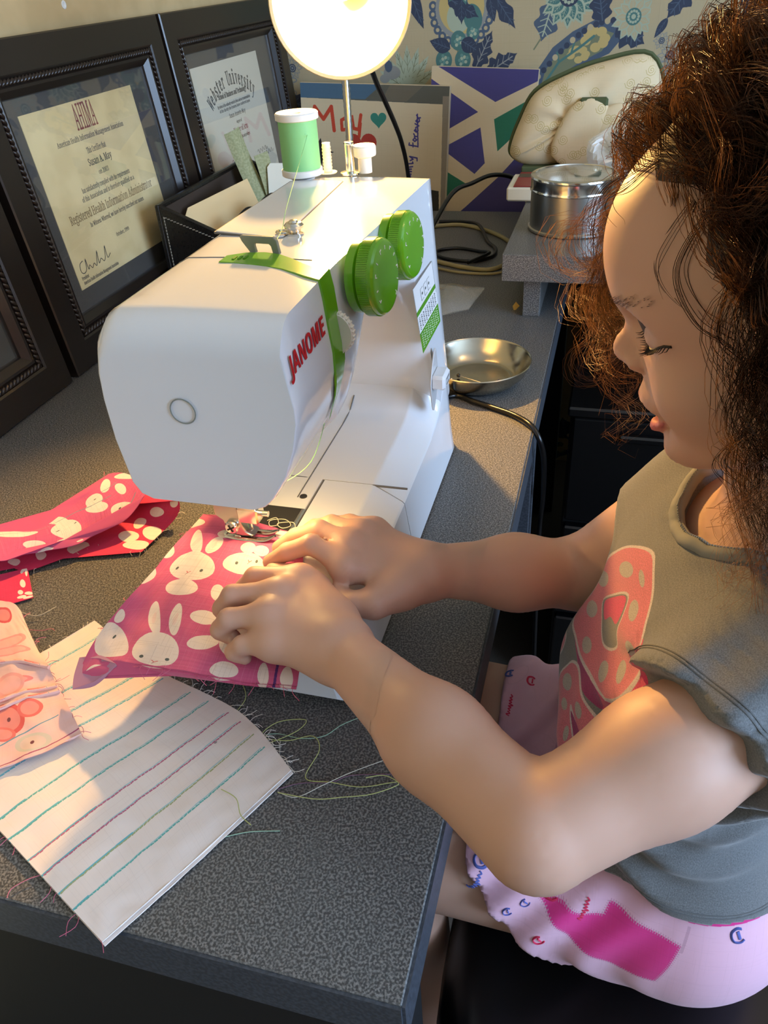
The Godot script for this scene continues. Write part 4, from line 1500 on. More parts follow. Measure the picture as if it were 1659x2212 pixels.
func canvases() -> void:
	mat("canvas_cream", Color(0.80, 0.73, 0.60), 0.8)
	var bg := Color(0.83, 0.75, 0.60)
	# geometric canvas (painted fields between masked strips)
	var P := Paint.new(480, 680, bg, 2000.0, Vector2.ZERO)
	var purple := Color(0.27, 0.25, 0.47)
	var green := Color(0.13, 0.43, 0.31)
	var o := Vector2(-0.356, 0.279)
	var C := func(a: Array) -> PackedVector2Array:
		var r := PackedVector2Array()
		for q in a:
			var d := (Vector2(q[0], q[1]) - o).rotated(0.055)
			r.append(Vector2(d.x, -d.y))
		return r
	P.poly(C.call([[-0.353, 0.285], [-0.10, 0.285], [-0.118, 0.243], [-0.210, 0.203]]), purple)
	P.poly(C.call([[-0.37, 0.262], [-0.249, 0.183], [-0.37, 0.120]]), purple)
	P.poly(C.call([[-0.243, 0.150], [-0.231, 0.072], [-0.255, 0.048], [-0.335, 0.105]]), purple)
	P.poly(C.call([[-0.120, 0.214], [-0.147, 0.200], [-0.212, 0.167], [-0.202, 0.098], [-0.167, 0.130], [-0.120, 0.175]]), green)
	P.poly(C.call([[-0.36, 0.075], [-0.276, 0.026], [-0.36, -0.05]]), green)
	P.poly(C.call([[-0.10, 0.135], [-0.152, 0.091], [-0.198, 0.041], [-0.300, -0.050], [-0.10, -0.060]]), purple)
	canvas("square purple and green canvas with cream strips, beside the corner shelf", Vector2(-0.356, 0.279), 0.236, 0.326, -1.742, -0.055, P)
	# hand-lettered canvas
	var Q := Paint.new(720, 620, bg, 2000.0, Vector2.ZERO)
	o = Vector2(-0.663, 0.257)
	var D := func(x: float, y: float) -> Vector2:
		var d := (Vector2(x, y) - o).rotated(0.045)
		return Vector2(d.x, -d.y)
	var L := func(a: Array, w: float, col: Color) -> void:
		var r := []
		for q in a: r.append(D.call(q[0], q[1]))
		Q.line(r, w, col)
	Q.poly(PackedVector2Array([Vector2(0, 0), Vector2(0.36, 0), Vector2(0.36, 0.037), Vector2(0, 0.031)]), Color(0.36, 0.35, 0.30))
	Q.poly(PackedVector2Array([Vector2(0, 0), Vector2(0.20, 0), Vector2(0.16, 0.031), Vector2(0, 0.031)]), Color(0.29, 0.40, 0.48))
	Q.poly(PackedVector2Array([Vector2(0.22, 0), Vector2(0.30, 0), Vector2(0.26, 0.033), Vector2(0.20, 0.033)]), Color(0.42, 0.39, 0.32))
	Q.poly(PackedVector2Array([Vector2(0.345, 0.02), Vector2(0.36, 0.02), Vector2(0.36, 0.31), Vector2(0.350, 0.31)]), Color(0.55, 0.50, 0.42))
	var red := Color(0.78, 0.26, 0.15)
	L.call([[-0.640, 0.155], [-0.631, 0.206], [-0.611, 0.179], [-0.589, 0.205], [-0.586, 0.154]], 0.0085, red)
	L.call([[-0.548, 0.184], [-0.566, 0.176], [-0.566, 0.155], [-0.550, 0.156], [-0.546, 0.180], [-0.544, 0.150]], 0.0075, red)
	L.call([[-0.540, 0.186], [-0.537, 0.158], [-0.524, 0.155], [-0.517, 0.186]], 0.0078, red)
	L.call([[-0.519, 0.170], [-0.524, 0.140], [-0.540, 0.135]], 0.0075, red)
	for h in [[-0.520, 0.118, 0.034, Color(0.70, 0.22, 0.15)], [-0.474, 0.176, 0.017, Color(0.20, 0.50, 0.42)]]:
		var r := PackedVector2Array()
		for k in 40:
			var a := TAU * k / 40.0
			r.append(D.call(h[0] + h[2] * 1.15 * pow(sin(a), 3), h[1] + h[2] * 0.07 * (13 * cos(a) - 5 * cos(2 * a) - 2 * cos(3 * a) - cos(4 * a))))
		Q.poly(r, h[3])
	Q.poly(PackedVector2Array([D.call(-0.646, 0.108), D.call(-0.622, 0.138), D.call(-0.618, 0.112), D.call(-0.590, 0.106), D.call(-0.618, 0.098), D.call(-0.625, 0.078)]), Color(0.15, 0.13, 0.12))
	# the vertical line «family forever», written upwards
	var pen := Color(0.26, 0.23, 0.48)
	var S := func(strokes: Array, v: float, sc: float) -> void:     # strokes: along the line, across the line
		for st in strokes:
			var r := []
			for q in st: r.append([-0.402 + v * 0.20 - q[1] * sc, 0.030 + v + q[0] * sc])
			L.call(r, 0.0032, pen)
	S.call([[[0.2, -0.7], [0.5, 1.5], [0.9, 1.5]], [[0.0, 0.5], [0.9, 0.5]]], 0.0, 0.011)
	S.call([[[0.8, 0.8], [0.2, 0.7], [0.1, 0.1], [0.6, 0.0], [0.8, 0.7], [0.9, 0.0]]], 0.013, 0.011)
	S.call([[[0.0, 0.0], [0.1, 0.8], [0.5, 0.7], [0.55, 0.0], [0.6, 0.7], [1.0, 0.7], [1.05, 0.0]]], 0.026, 0.011)
	S.call([[[0.0, 0.8], [0.1, 0.0]], [[0.0, 1.15], [0.05, 1.2]]], 0.042, 0.011)
	S.call([[[0.1, 1.6], [0.2, 0.0], [0.5, 0.1]]], 0.048, 0.011)
	S.call([[[0.0, 0.8], [0.3, 0.1], [0.8, 0.8]], [[0.8, 0.8], [0.5, -0.7], [0.0, -0.7]]], 0.056, 0.012)
	var v := 0.085
	S.call([[[0.2, -0.5], [0.5, 1.5], [0.9, 1.4]], [[0.0, 0.6], [0.9, 0.6]]], v, 0.011)
	S.call([[[0.4, 0.8], [0.1, 0.4], [0.4, 0.0], [0.8, 0.4], [0.4, 0.8]]], v + 0.012, 0.011)
	S.call([[[0.0, 0.8], [0.1, 0.0]], [[0.1, 0.5], [0.6, 0.8]]], v + 0.023, 0.011)
	S.call([[[0.0, 0.4], [0.7, 0.5], [0.4, 0.8], [0.1, 0.4], [0.4, 0.0], [0.8, 0.1]]], v + 0.032, 0.011)
	S.call([[[0.0, 0.8], [0.4, 0.0], [0.8, 0.8]]], v + 0.042, 0.011)
	S.call([[[0.0, 0.4], [0.7, 0.5], [0.4, 0.8], [0.1, 0.4], [0.4, 0.0], [0.8, 0.1]]], v + 0.052, 0.011)
	S.call([[[0.0, 0.8], [0.1, 0.0]], [[0.1, 0.5], [0.6, 0.8]]], v + 0.062, 0.011)
	S.call([[[0.0, -0.5], [6.4, -0.5]]], v, 0.011)
	Q.poly(PackedVector2Array([D.call(-0.372, 0.024), D.call(-0.330, 0.018), D.call(-0.330, -0.03), D.call(-0.372, -0.03)]), Color(0.20, 0.19, 0.14))
	canvas("cream canvas with hand-painted red letters and hearts, behind the lamp", Vector2(-0.663, 0.257), 0.352, 0.304, -1.725, -0.045, Q)


# ------------------------------------------------------------------ things on the corner shelf
# soft body from an outline in a plane: `deep` is half its thickness
func pillow(mb: MB, outline: PackedVector2Array, deep: float, lump := 0.0) -> void:
	var c := Vector2.ZERO
	for p in outline: c += p
	c /= outline.size()
	var rows := []
	for k in 15:
		var a := PI * k / 14.0
		var r := PackedVector3Array()
		var f := pow(sin(a), 0.55)
		for q in outline.size():
			var p := c.lerp(outline[q], maxf(f, 0.001))
			r.append(Vector3(p.x, p.y, deep * cos(a) * (1.0 + lump * sin(q * 0.9 + k * 0.7))))
		rows.append(r)
	mb.grid(rows, true)


func shelf_things() -> void:
	var P := Paint.new(512, 512, Color(0.86, 0.79, 0.64), 512.0, Vector2.ZERO)
	var rng := RandomNumberGenerator.new()
	rng.seed = 4
	for k in 26:
		var c := Vector2(rng.randf(), rng.randf())
		for w in [Vector2.ZERO, Vector2(1, 0), Vector2(-1, 0), Vector2(0, 1), Vector2(0, -1)]:
			var l := []
			for q in 22: l.append(c + w + Vector2(cos(q * 0.75), sin(q * 0.75)) * 0.0032 * q)
			P.line(l, 0.007, Color(0.74, 0.66, 0.44))
	P.weave(0.05, 3)
	var cm := mat("swirl_cloth", Color(1, 1, 1), 0.85)
	cm.albedo_texture = P.texture()
	triplanar(cm, 7.0)
	var green := mat("green_trim", Color(0.29, 0.33, 0.20), 0.8)
	var t := thing("quilted_pouch", "plump cream swirl-print quilted pouch with green edging on the corner shelf", "pouch", Vector3(0.0, 0.105, -1.45))
	var mb := MB.new()
	mb.xf = Transform3D(Basis(Vector3(0, 1, 0), 0.10), Vector3(0, 0, -1.47))
	var out := curve2([Vector2(-0.138, 0.150), Vector2(-0.140, 0.172), Vector2(-0.124, 0.215), Vector2(-0.100, 0.258), Vector2(-0.050, 0.284), Vector2(0.020, 0.305), Vector2(0.10, 0.31), Vector2(0.13, 0.24), Vector2(0.10, 0.165), Vector2(0.02, 0.150), Vector2(-0.05, 0.137), Vector2(-0.110, 0.136)], 5)
	pillow(mb, out, 0.035, 0.08)
	obj("pouch_body", mb, cm, t, 60.0)
	mb = MB.new()
	var rim := []
	for p in out: rim.append(Vector3(0, 0, -1.478) + Vector3(p.x * 1.012, p.y + 0.003, 0.0).rotated(Vector3.UP, 0.10))
	rim.append(rim[0])
	mb.tube(rim, 0.0042, 6)
	obj("green_edging", mb, green, t)
	for q in [[-0.004, 0.196, 0.040, 0.060, -0.35], [0.050, 0.185, 0.040, 0.060, -0.1]]:
		mb = MB.new()
		mb.xf = Transform3D(Basis(Vector3(0, 0, 1), q[4]), Vector3(q[0], q[1], -1.425))
		pillow(mb, curve2([Vector2(-q[2], -q[3] * 0.9), Vector2(-q[2], q[3] * 0.5), Vector2(0, q[3]), Vector2(q[2], q[3] * 0.6), Vector2(q[2], -q[3] * 0.9)], 4), 0.012)
		obj("pouch_fold", mb, cm, t, 60.0)
	mb = MB.new()
	mb.box(Vector3(0.01, 0.243, -1.428), Vector3(0.05, 0.022, 0.016), 0.004)
	obj("green_tab", mb, green, t)
	mb = MB.new()       # boxes under it
	mb.box(Vector3(-0.02, 0.1215, -1.485), Vector3(0.19, 0.031, 0.11), 0.002)
	obj("pouch_base", mb, green, t)
	# clear bag beside it
	var cl := mat("clear_film", Color(0.95, 0.94, 0.90, 0.30), 0.22)
	cl.transparency = BaseMaterial3D.TRANSPARENCY_ALPHA
	var bag := thing("clear_bag", "crumpled clear plastic bag in front of the quilted pouch", "bag", Vector3(0.05, 0.105, -1.38))
	mb = MB.new()
	mb.xf = Transform3D(Basis(), Vector3(0.062, 0.165, -1.375))
	rng.seed = 8
	var o2 := []
	for k in 14: o2.append(Vector2(cos(TAU * k / 14) * (0.050 + 0.012 * rng.randf()), sin(TAU * k / 14) * (0.050 + 0.012 * rng.randf())))
	pillow(mb, curve2(o2, 2), 0.020, 0.5)
	obj("bag_film", mb, cl, bag, 20.0)
	# book
	var red := mat("red_cover", Color(0.55, 0.13, 0.15), 0.35)
	var bk := thing("paperback_book", "thick paperback with a red cover lying behind the round tin", "book", Vector3(-0.04, 0.105, -1.355))
	mb = MB.new()
	mb.box(Vector3(-0.040, 0.1185, -1.350), Vector3(0.170, 0.024, 0.105), 0.003)
	obj("pages", mb, M["paper_white"], bk)
	mb = MB.new()
	mb.box(Vector3(-0.033, 0.1320, -1.353), Vector3(0.160, 0.0018, 0.108), 0.0005)
	obj("cover", mb, red, bk)
	mb = MB.new()
	mb.box(Vector3(-0.033, 0.1333, -1.378), Vector3(0.158, 0.0008, 0.026))
	obj("cover_band", mb, mat("brown_cover", Color(0.32, 0.27, 0.20), 0.5), bk)
	# round tin with a clear lid
	var c := Vector3(0.001, 0.105, -1.150)
	var tin := thing("round_tin", "round metal tin with a clear lid on the corner shelf", "tin", c)
	mb = MB.new()
	mb.xf = Transform3D(Basis(), c)
	mb.lathe([Vector2(0.066, 0.0), Vector2(0.0695, 0.0015), Vector2(0.0695, 0.0045), Vector2(0.067, 0.006), Vector2(0.067, 0.070), Vector2(0.0655, 0.072), Vector2(0.0655, 0.0075), Vector2(0.063, 0.005), Vector2(0.001, 0.005), Vector2(0.001, 0.001)], 64)
	obj("tin_body", mb, M["steel"], tin, 40.0)
	mb = MB.new()
	mb.xf = Transform3D(Basis(), c)
	mb.lathe([Vector2(0.0675, 0.060), Vector2(0.0690, 0.061), Vector2(0.0690, 0.0635), Vector2(0.0680, 0.065), Vector2(0.0680, 0.078), Vector2(0.0690, 0.080), Vector2(0.0684, 0.0825), Vector2(0.062, 0.0835), Vector2(0.061, 0.0815), Vector2(0.0668, 0.0805), Vector2(0.0668, 0.060)], 64)
	var lid := obj("tin_lid", mb, M["chrome"], tin, 40.0)
	mb = MB.new()
	mb.xf = Transform3D(Basis(), c)
	mb.lathe([Vector2(0.0615, 0.0810), Vector2(0.0615, 0.0822), Vector2(0.001, 0.0822), Vector2(0.001, 0.0810)], 48)
	obj("clear_window", mb, M["glass"], lid)


# ------------------------------------------------------------------ cables, dish, bag on the desk
func cable(called: String, label: String, pts: Array, r: float, m: Material, cat := "cable", grp := "") -> void:
	var mb := MB.new()
	mb.tube(curve(pts, 8), r, 8)
	var o := obj(called, mb, m, null, 60.0)
	tag(o, label, cat, grp)


func desk_clutter() -> void:
	var beige := mat("beige_cable", Color(0.60, 0.55, 0.38), 0.45)
	cable("power_cord", "thick black power cord arching from the machine to the corner shelf", [Vector3(-0.245, 0.03, -0.66), Vector3(-0.262, 0.045, -0.95), Vector3(-0.262, 0.055, -1.22), Vector3(-0.246, 0.093, -1.40), Vector3(-0.222, 0.091, -1.50), Vector3(-0.191, 0.092, -1.565), Vector3(-0.150, 0.080, -1.595), Vector3(-0.115, 0.05, -1.595), Vector3(-0.106, 0.006, -1.60), Vector3(-0.09, 0.006, -1.615)], 0.0045, M["black_plastic"])
	cable("beige_cord", "flat beige cord looped on the desk behind the machine", [Vector3(-0.36, 0.004, -1.46), Vector3(-0.296, 0.004, -1.499), Vector3(-0.243, 0.004, -1.509), Vector3(-0.176, 0.004, -1.463), Vector3(-0.125, 0.004, -1.39), Vector3(-0.108, 0.004, -1.30), Vector3(-0.139, 0.004, -1.232), Vector3(-0.192, 0.004, -1.238), Vector3(-0.242, 0.004, -1.263), Vector3(-0.32, 0.004, -1.30)], 0.0042, beige)
	cable("beige_cord", "thin beige cord beside the looped one, nearer the plastic bag", [Vector3(-0.30, 0.003, -1.255), Vector3(-0.242, 0.003, -1.232), Vector3(-0.192, 0.003, -1.212), Vector3(-0.130, 0.003, -1.213), Vector3(-0.098, 0.003, -1.25)], 0.0025, beige)
	cable("coiled_power_lead", "black cord coiled inside the beige loop on the desk", [Vector3(-0.30, 0.0035, -1.535), Vector3(-0.245, 0.0035, -1.535), Vector3(-0.205, 0.0105, -1.489), Vector3(-0.172, 0.0035, -1.40), Vector3(-0.150, 0.0035, -1.355), Vector3(-0.150, 0.0035, -1.305), Vector3(-0.185, 0.0035, -1.275), Vector3(-0.240, 0.0035, -1.290), Vector3(-0.262, 0.0035, -1.330), Vector3(-0.225, 0.0035, -1.352), Vector3(-0.178, 0.0035, -1.335), Vector3(-0.155, 0.0105, -1.305), Vector3(-0.185, 0.0105, -1.245)], 0.0034, M["black_plastic"])
	cable("pedal_cord", "black foot-pedal cord running over the front edge of the desk", [Vector3(-0.15, 0.012, -0.655), Vector3(-0.115, 0.0045, -0.727), Vector3(-0.083, 0.0042, -0.716), Vector3(-0.055, 0.0042, -0.703), Vector3(-0.026, 0.0042, -0.687), Vector3(-0.003, 0.0035, -0.664), Vector3(0.010, -0.015, -0.655), Vector3(0.014, -0.060, -0.68), Vector3(0.012, -0.16, -0.745), Vector3(0.010, -0.24, -0.755), Vector3(0.02, -0.45, -0.70)], 0.0036, M["black_plastic"])
	# pin dish
	var at := Vector3(-0.089, 0.0, -0.781)
	var t := thing("pin_dish", "shallow round metal pin dish beside the sewing machine", "dish", at)
	var sm := mat("brushed_dish", Color(0.74, 0.71, 0.64), 0.24, 1.0)
	sm.roughness_texture = noise_tex(0.03, [[0.3, 0.7], [Color(0.7, 0.7, 0.7), Color(1, 1, 1)]], 256)
	var mb := MB.new()
	mb.xf = Transform3D(Basis(), at)
	mb.lathe([Vector2(0.001, 0.006), Vector2(0.040, 0.006), Vector2(0.043, 0.007), Vector2(0.046, 0.0066), Vector2(0.052, 0.010), Vector2(0.062, 0.020), Vector2(0.0685, 0.0325), Vector2(0.0705, 0.0345), Vector2(0.0715, 0.0335), Vector2(0.0700, 0.0310), Vector2(0.0640, 0.018), Vector2(0.054, 0.0075), Vector2(0.046, 0.0035), Vector2(0.001, 0.0035)], 72)
	obj("bowl", mb, sm, t, 40.0)
	mb = MB.new()
	mb.xf = Transform3D(Basis(), at)
	mb.lathe([Vector2(0.001, 0.0), Vector2(0.043, 0.0), Vector2(0.044, 0.001), Vector2(0.044, 0.004), Vector2(0.001, 0.004)], 48)
	obj("magnet_base", mb, M["black_matt"], t)
	for p in [["black", Vector3(-0.026, 0.010, 0.004), Vector3(0.020, 0.0076, 0.022), Color(0.03, 0.03, 0.03)], ["red", Vector3(0.034, 0.010, 0.020), Vector3(-0.004, 0.0076, 0.040), Color(0.72, 0.10, 0.06)], ["blue", Vector3(0.030, 0.010, 0.014), Vector3(-0.012, 0.0076, 0.026), Color(0.06, 0.08, 0.22)], ["silver", Vector3(-0.034, 0.0080, 0.012), Vector3(0.010, 0.0076, 0.034), Color(0.8, 0.8, 0.8)]]:
		var pin := thing("sewing_pin", "%s-headed sewing pin lying in the metal dish" % p[0], "pin", at + p[1], 0.0, "pins in the dish")
		mb = MB.new()
		mb.ball(at + p[1], Vector3.ONE * (0.0028 if p[0] != "silver" else 0.0010), 12, 8)
		var pm := mat("pin_" + p[0], p[3], 0.3)
		obj("pin_head", mb, pm, pin)
		mb = MB.new()
		mb.tube([at + p[1], at + p[2]], 0.0006, 6)
		obj("pin_shaft", mb, M["chrome"], pin)
	# clear bag
	var cl := mat("clear_bag_film", Color(0.95, 0.94, 0.90, 0.10), 0.18)
	cl.transparency = BaseMaterial3D.TRANSPARENCY_ALPHA
	var bag := thing("plastic_bag", "flat clear plastic bag lying on the desk beyond the pin dish", "bag", Vector3(-0.17, 0, -1.06))
	mb = MB.new()
	var c4 := [Vector3(-0.235, 0.002, -1.150), Vector3(-0.131, 0.012, -1.106), Vector3(-0.146, 0.003, -1.030), Vector3(-0.205, 0.002, -0.985)]
	var rows := []
	var fn := FastNoiseLite.new()
	fn.frequency = 22.0
	fn.seed = 3
	for layer in 2:
		rows = []
		for r in 13:
			var row := []
			for q in 13:
				var u := q / 12.0
				var w := r / 12.0
				var p: Vector3 = c4[0].lerp(c4[1], u).lerp(c4[3].lerp(c4[2], u), w)
				var e := sin(PI * u) * sin(PI * w)
				p.y += layer * (0.002 + 0.016 * e) + 0.006 * layer * fn.get_noise_2d(p.x, p.z) * (0.4 + e) + 0.0012
				row.append(p)
			rows.append(row)
		mb.grid(rows, false, false, false)
	obj("bag_film", mb, cl, bag, 25.0)
	# yellow paper scrap by the shelf panel
	mb = MB.new()
	mb.xf = Transform3D(Basis(Vector3(0, 1, 0), 0.5) * Basis(Vector3(0, 0, 1), 0.5), Vector3(-0.072, 0.0055, -1.05))
	mb.prism(PackedVector2Array([Vector2(-0.006, -0.006), Vector2(0.006, -0.003), Vector2(0.004, 0.007), Vector2(-0.004, 0.004)]), 0, 0.0006)
	tag(obj("paper_scrap", mb, mat("yellow_paper", Color(0.85, 0.72, 0.40), 0.8)), "tiny yellowish paper scrap at the foot of the shelf panel", "scrap")


# ------------------------------------------------------------------ cloth
# edges of each cloth: top, bottom, left and right curves; prints as [u, v, two half axes] in the cloth's own u, v
const BUNNY_EDGES := [[Vector3(-0.2586, 0.0845, -0.3149), Vector3(-0.2298, 0.0845, -0.3160), Vector3(-0.1893, 0.0845, -0.3084), Vector3(-0.1588, 0.0845, -0.3008)], [Vector3(-0.3059, 0.0300, -0.1596), Vector3(-0.2702, 0.0460, -0.1669), Vector3(-0.2066, 0.0660, -0.1537), Vector3(-0.1578, 0.0740, -0.1467), Vector3(-0.1086, 0.0780, -0.1481)], [Vector3(-0.2586, 0.0845, -0.3149), Vector3(-0.2639, 0.0830, -0.2631), Vector3(-0.2761, 0.0720, -0.2253), Vector3(-0.2989, 0.0480, -0.1910), Vector3(-0.3059, 0.0300, -0.1596)], [Vector3(-0.1588, 0.0845, -0.3008), Vector3(-0.1366, 0.0840, -0.2394), Vector3(-0.1184, 0.0820, -0.1885), Vector3(-0.1086, 0.0780, -0.1481)]]
const WHITE_EDGES := [[Vector3(-0.4216, 0.0040, -0.0960), Vector3(-0.3914, 0.0060, -0.1648), Vector3(-0.3677, 0.0060, -0.2028), Vector3(-0.3479, 0.0060, -0.2412)], [Vector3(-0.1858, 0.0040, 0.0090), Vector3(-0.1553, 0.0030, -0.0526), Vector3(-0.1170, 0.0030, -0.1328)], [Vector3(-0.4216, 0.0040, -0.0960), Vector3(-0.2979, 0.0040, -0.0412), Vector3(-0.1858, 0.0040, 0.0090)], [Vector3(-0.3479, 0.0060, -0.2412), Vector3(-0.2539, 0.0060, -0.1969), Vector3(-0.1750, 0.0040, -0.1736), Vector3(-0.1170, 0.0030, -0.1328)]]
const RIBBON_TOP_EDGES := [[Vector3(-0.5394, 0.0200, -0.3216), Vector3(-0.5107, 0.0200, -0.3286), Vector3(-0.4681, 0.0220, -0.3405), Vector3(-0.4516, 0.0280, -0.3771), Vector3(-0.4375, 0.0360, -0.4032), Vector3(-0.4375, 0.0360, -0.4264)], [Vector3(-0.5073, 0.0200, -0.2816), Vector3(-0.4746, 0.0190, -0.2878), Vector3(-0.4664, 0.0160, -0.3028), Vector3(-0.4254, 0.0140, -0.3277), Vector3(-0.4115, 0.0160, -0.3457), Vector3(-0.3869, 0.0220, -0.3706), Vector3(-0.3777, 0.0340, -0.3992)], [Vector3(-0.5394, 0.0200, -0.3216), Vector3(-0.5204, 0.0220, -0.2990), Vector3(-0.5073, 0.0200, -0.2816)], [Vector3(-0.4375, 0.0360, -0.4264), Vector3(-0.4205, 0.0400, -0.4260), Vector3(-0.3972, 0.0400, -0.4180), Vector3(-0.3777, 0.0340, -0.3992)]]
const RIBBON_LOW_EDGES := [[Vector3(-0.5578, 0.0060, -0.3369), Vector3(-0.4816, 0.0060, -0.3514), Vector3(-0.4503, 0.0060, -0.4183), Vector3(-0.4116, 0.0120, -0.4350), Vector3(-0.3753, 0.0240, -0.4163), Vector3(-0.3421, 0.0280, -0.4042)], [Vector3(-0.5104, 0.0030, -0.2763), Vector3(-0.4840, 0.0030, -0.2954), Vector3(-0.4588, 0.0030, -0.2952), Vector3(-0.4304, 0.0030, -0.3255), Vector3(-0.4145, 0.0030, -0.3457), Vector3(-0.3835, 0.0030, -0.3439), Vector3(-0.3595, 0.0030, -0.3447)], [Vector3(-0.5578, 0.0060, -0.3369), Vector3(-0.5104, 0.0030, -0.2763)], [Vector3(-0.3421, 0.0280, -0.4042), Vector3(-0.3416, 0.0180, -0.3998), Vector3(-0.3507, 0.0060, -0.3929), Vector3(-0.3595, 0.0030, -0.3447)]]
const RIBBON_END_EDGES := [[Vector3(-0.5042, 0.0040, -0.2692), Vector3(-0.4605, 0.0040, -0.2974)], [Vector3(-0.4717, 0.0020, -0.2276), Vector3(-0.4532, 0.0020, -0.2436), Vector3(-0.4293, 0.0020, -0.2617)], [Vector3(-0.5042, 0.0040, -0.2692), Vector3(-0.4717, 0.0020, -0.2276)], [Vector3(-0.4605, 0.0040, -0.2974), Vector3(-0.4443, 0.0030, -0.2788), Vector3(-0.4293, 0.0020, -0.2617)]]
const PALE_EDGES := [[Vector3(-0.4872, 0.0120, -0.2393), Vector3(-0.4448, 0.0140, -0.2391), Vector3(-0.4296, 0.0140, -0.2390), Vector3(-0.4190, 0.0120, -0.2338)], [Vector3(-0.3461, 0.0100, -0.0657), Vector3(-0.3269, 0.0090, -0.0818), Vector3(-0.3035, 0.0100, -0.1000), Vector3(-0.2832, 0.0100, -0.1228)], [Vector3(-0.4872, 0.0120, -0.2393), Vector3(-0.3461, 0.0100, -0.0657)], [Vector3(-0.4190, 0.0120, -0.2338), Vector3(-0.3744, 0.0120, -0.1953), Vector3(-0.3457, 0.0180, -0.1737), Vector3(-0.3325, 0.0120, -0.1625), Vector3(-0.3070, 0.0120, -0.1425), Vector3(-0.2832, 0.0100, -0.1228)]]
const BUNNY_WHITES := [ [0.286, 0.365, 0.128, -0.027, 0.069, 0.095], [0.197, 0.206, 0.054, 0.006, 0.064, 0.075], [0.339, 0.215, 0.042, 0.020, -0.021, 0.050], [0.318, 0.511, 0.082, -0.013, 0.034, 0.052], [0.391, 0.887, 0.090, -0.022, 0.032, 0.104], [0.308, 0.704, 0.028, -0.003, 0.058, 0.096], [0.402, 0.698, 0.026, 0.001, 0.029, 0.089], [0.717, 0.754, 0.082, -0.021, 0.028, 0.087], [0.516, 0.658, 0.067, -0.005, 0.014, 0.039], [0.566, 0.794, 0.066, -0.027, 0.017, 0.036], [0.575, 0.288, 0.122, -0.033, 0.029, 0.067], [0.554, 0.190, 0.048, -0.011, 0.016, 0.030], [0.647, 0.186, 0.055, -0.011, 0.014, 0.028], [0.507, 0.506, 0.033, -0.010, 0.022, 0.048], [0.133, 0.818, 0.126, 0.035, 0.079, 0.121], [0.081, 0.671, -0.016, -0.038, 0.058, 0.024], [-0.038, 0.419, -0.005, -0.057, 0.128, 0.028], [-0.013, 0.265, -0.005, -0.039, 0.098, 0.020], [-0.009, 0.083, 0.099, -0.022, 0.092, 0.025], [0.705, 0.934, 0.060, -0.018, 0.014, 0.061], [0.854, 0.931, 0.019, -0.004, 0.010, 0.086], [0.943, 0.944, 0.028, -0.005, 0.008, 0.092], [0.845, 0.785, 0.036, -0.007, 0.007, 0.042], [0.382, 0.139, 0.073, -0.012, 0.017, 0.023], [0.805, 0.022, 0.099, -0.037, 0.009, 0.044], [0.171, 1.091, 0.067, 0.006, 0.052, 0.128] ]
const RIBBON_WHITES := [[0.500, 0.580, 0.065, 0.195, -0.021, 0.223], [0.528, 0.867, 0.087, 0.050, 0.004, 0.084], [0.477, 0.114, 0.045, 0.424, -0.011, 0.197], [0.711, 0.355, 0.053, 0.019, -0.003, 0.164], [0.700, 0.534, 0.059, 0.100, -0.009, 0.112], [0.875, 0.525, -0.001, 0.127, -0.029, 0.000], [0.836, 0.874, 0.072, 0.143, -0.013, 0.120], [0.750, 0.895, 0.056, 0.070, -0.000, 0.074], [0.979, 0.468, 0.047, 0.219, -0.031, 0.034], [0.364, 0.728, 0.045, 0.066, 0.003, 0.115], [0.258, 0.213, 0.126, 0.094, -0.003, 0.136], [0.397, 0.953, 0.060, 0.126, 0.004, 0.125], [0.840, 0.203, 0.000, 0.133, -0.062, 0.096]]
const RIBBON_LOW_WHITES := [[0.878, 0.051, 0.061, -0.085, 0.002, 0.086], [0.839, 0.458, 0.045, -0.024, 0.017, 0.117], [0.944, 0.133, 0.037, -0.032, -0.003, 0.147], [0.803, 0.845, 0.059, -0.017, 0.034, 0.051], [0.932, 0.790, 0.070, -0.005, 0.050, 0.066], [0.911, 0.924, 0.091, -0.015, 0.031, 0.051], [0.565, 0.986, 0.089, 0.053, 0.111, 0.196], [0.300, 0.759, 0.037, 0.029, 0.034, 0.091], [0.181, 0.843, 0.033, 0.011, 0.021, 0.092], [0.788, 0.692, 0.016, -0.054, 0.036, 0.044]]
const PALE_SHAPES := [[0.376, 0.107, 0.163, -0.017, -0.011, 0.054], [0.455, 0.276, 0.318, -0.094, 0.024, 0.034], [0.475, 0.332, 0.313, -0.061, 0.009, 0.027], [0.489, 0.525, 0.241, -0.005, 0.009, 0.028], [0.446, 0.544, 0.166, -0.036, 0.064, 0.060], [0.416, 0.729, 0.160, 0.027, -0.006, 0.086], [0.636, 0.709, 0.130, 0.013, 0.000, 0.054], [0.612, 0.902, 0.150, 0.014, 0.008, 0.055], [0.361, 0.797, 0.118, 0.023, -0.000, 0.039]]


func along(c: Array, t: float) -> Vector3:
	var n := c.size() - 1
	var k := mini(int(t * n), n - 1)
	return (c[k] as Vector3).cubic_interpolate(c[k + 1], c[maxi(k - 1, 0)], c[mini(k + 2, n)], t * n - k)


func coons(e: Array, u: float, v: float) -> Vector3:
	var t: Array = e[0]
	var b: Array = e[1]
	var bil: Vector3 = t[0].lerp(t[t.size() - 1], u).lerp(b[0].lerp(b[b.size() - 1], u), v)
	return along(t, u).lerp(along(b, u), v) + along(e[2], v).lerp(along(e[3], v), u) - bil


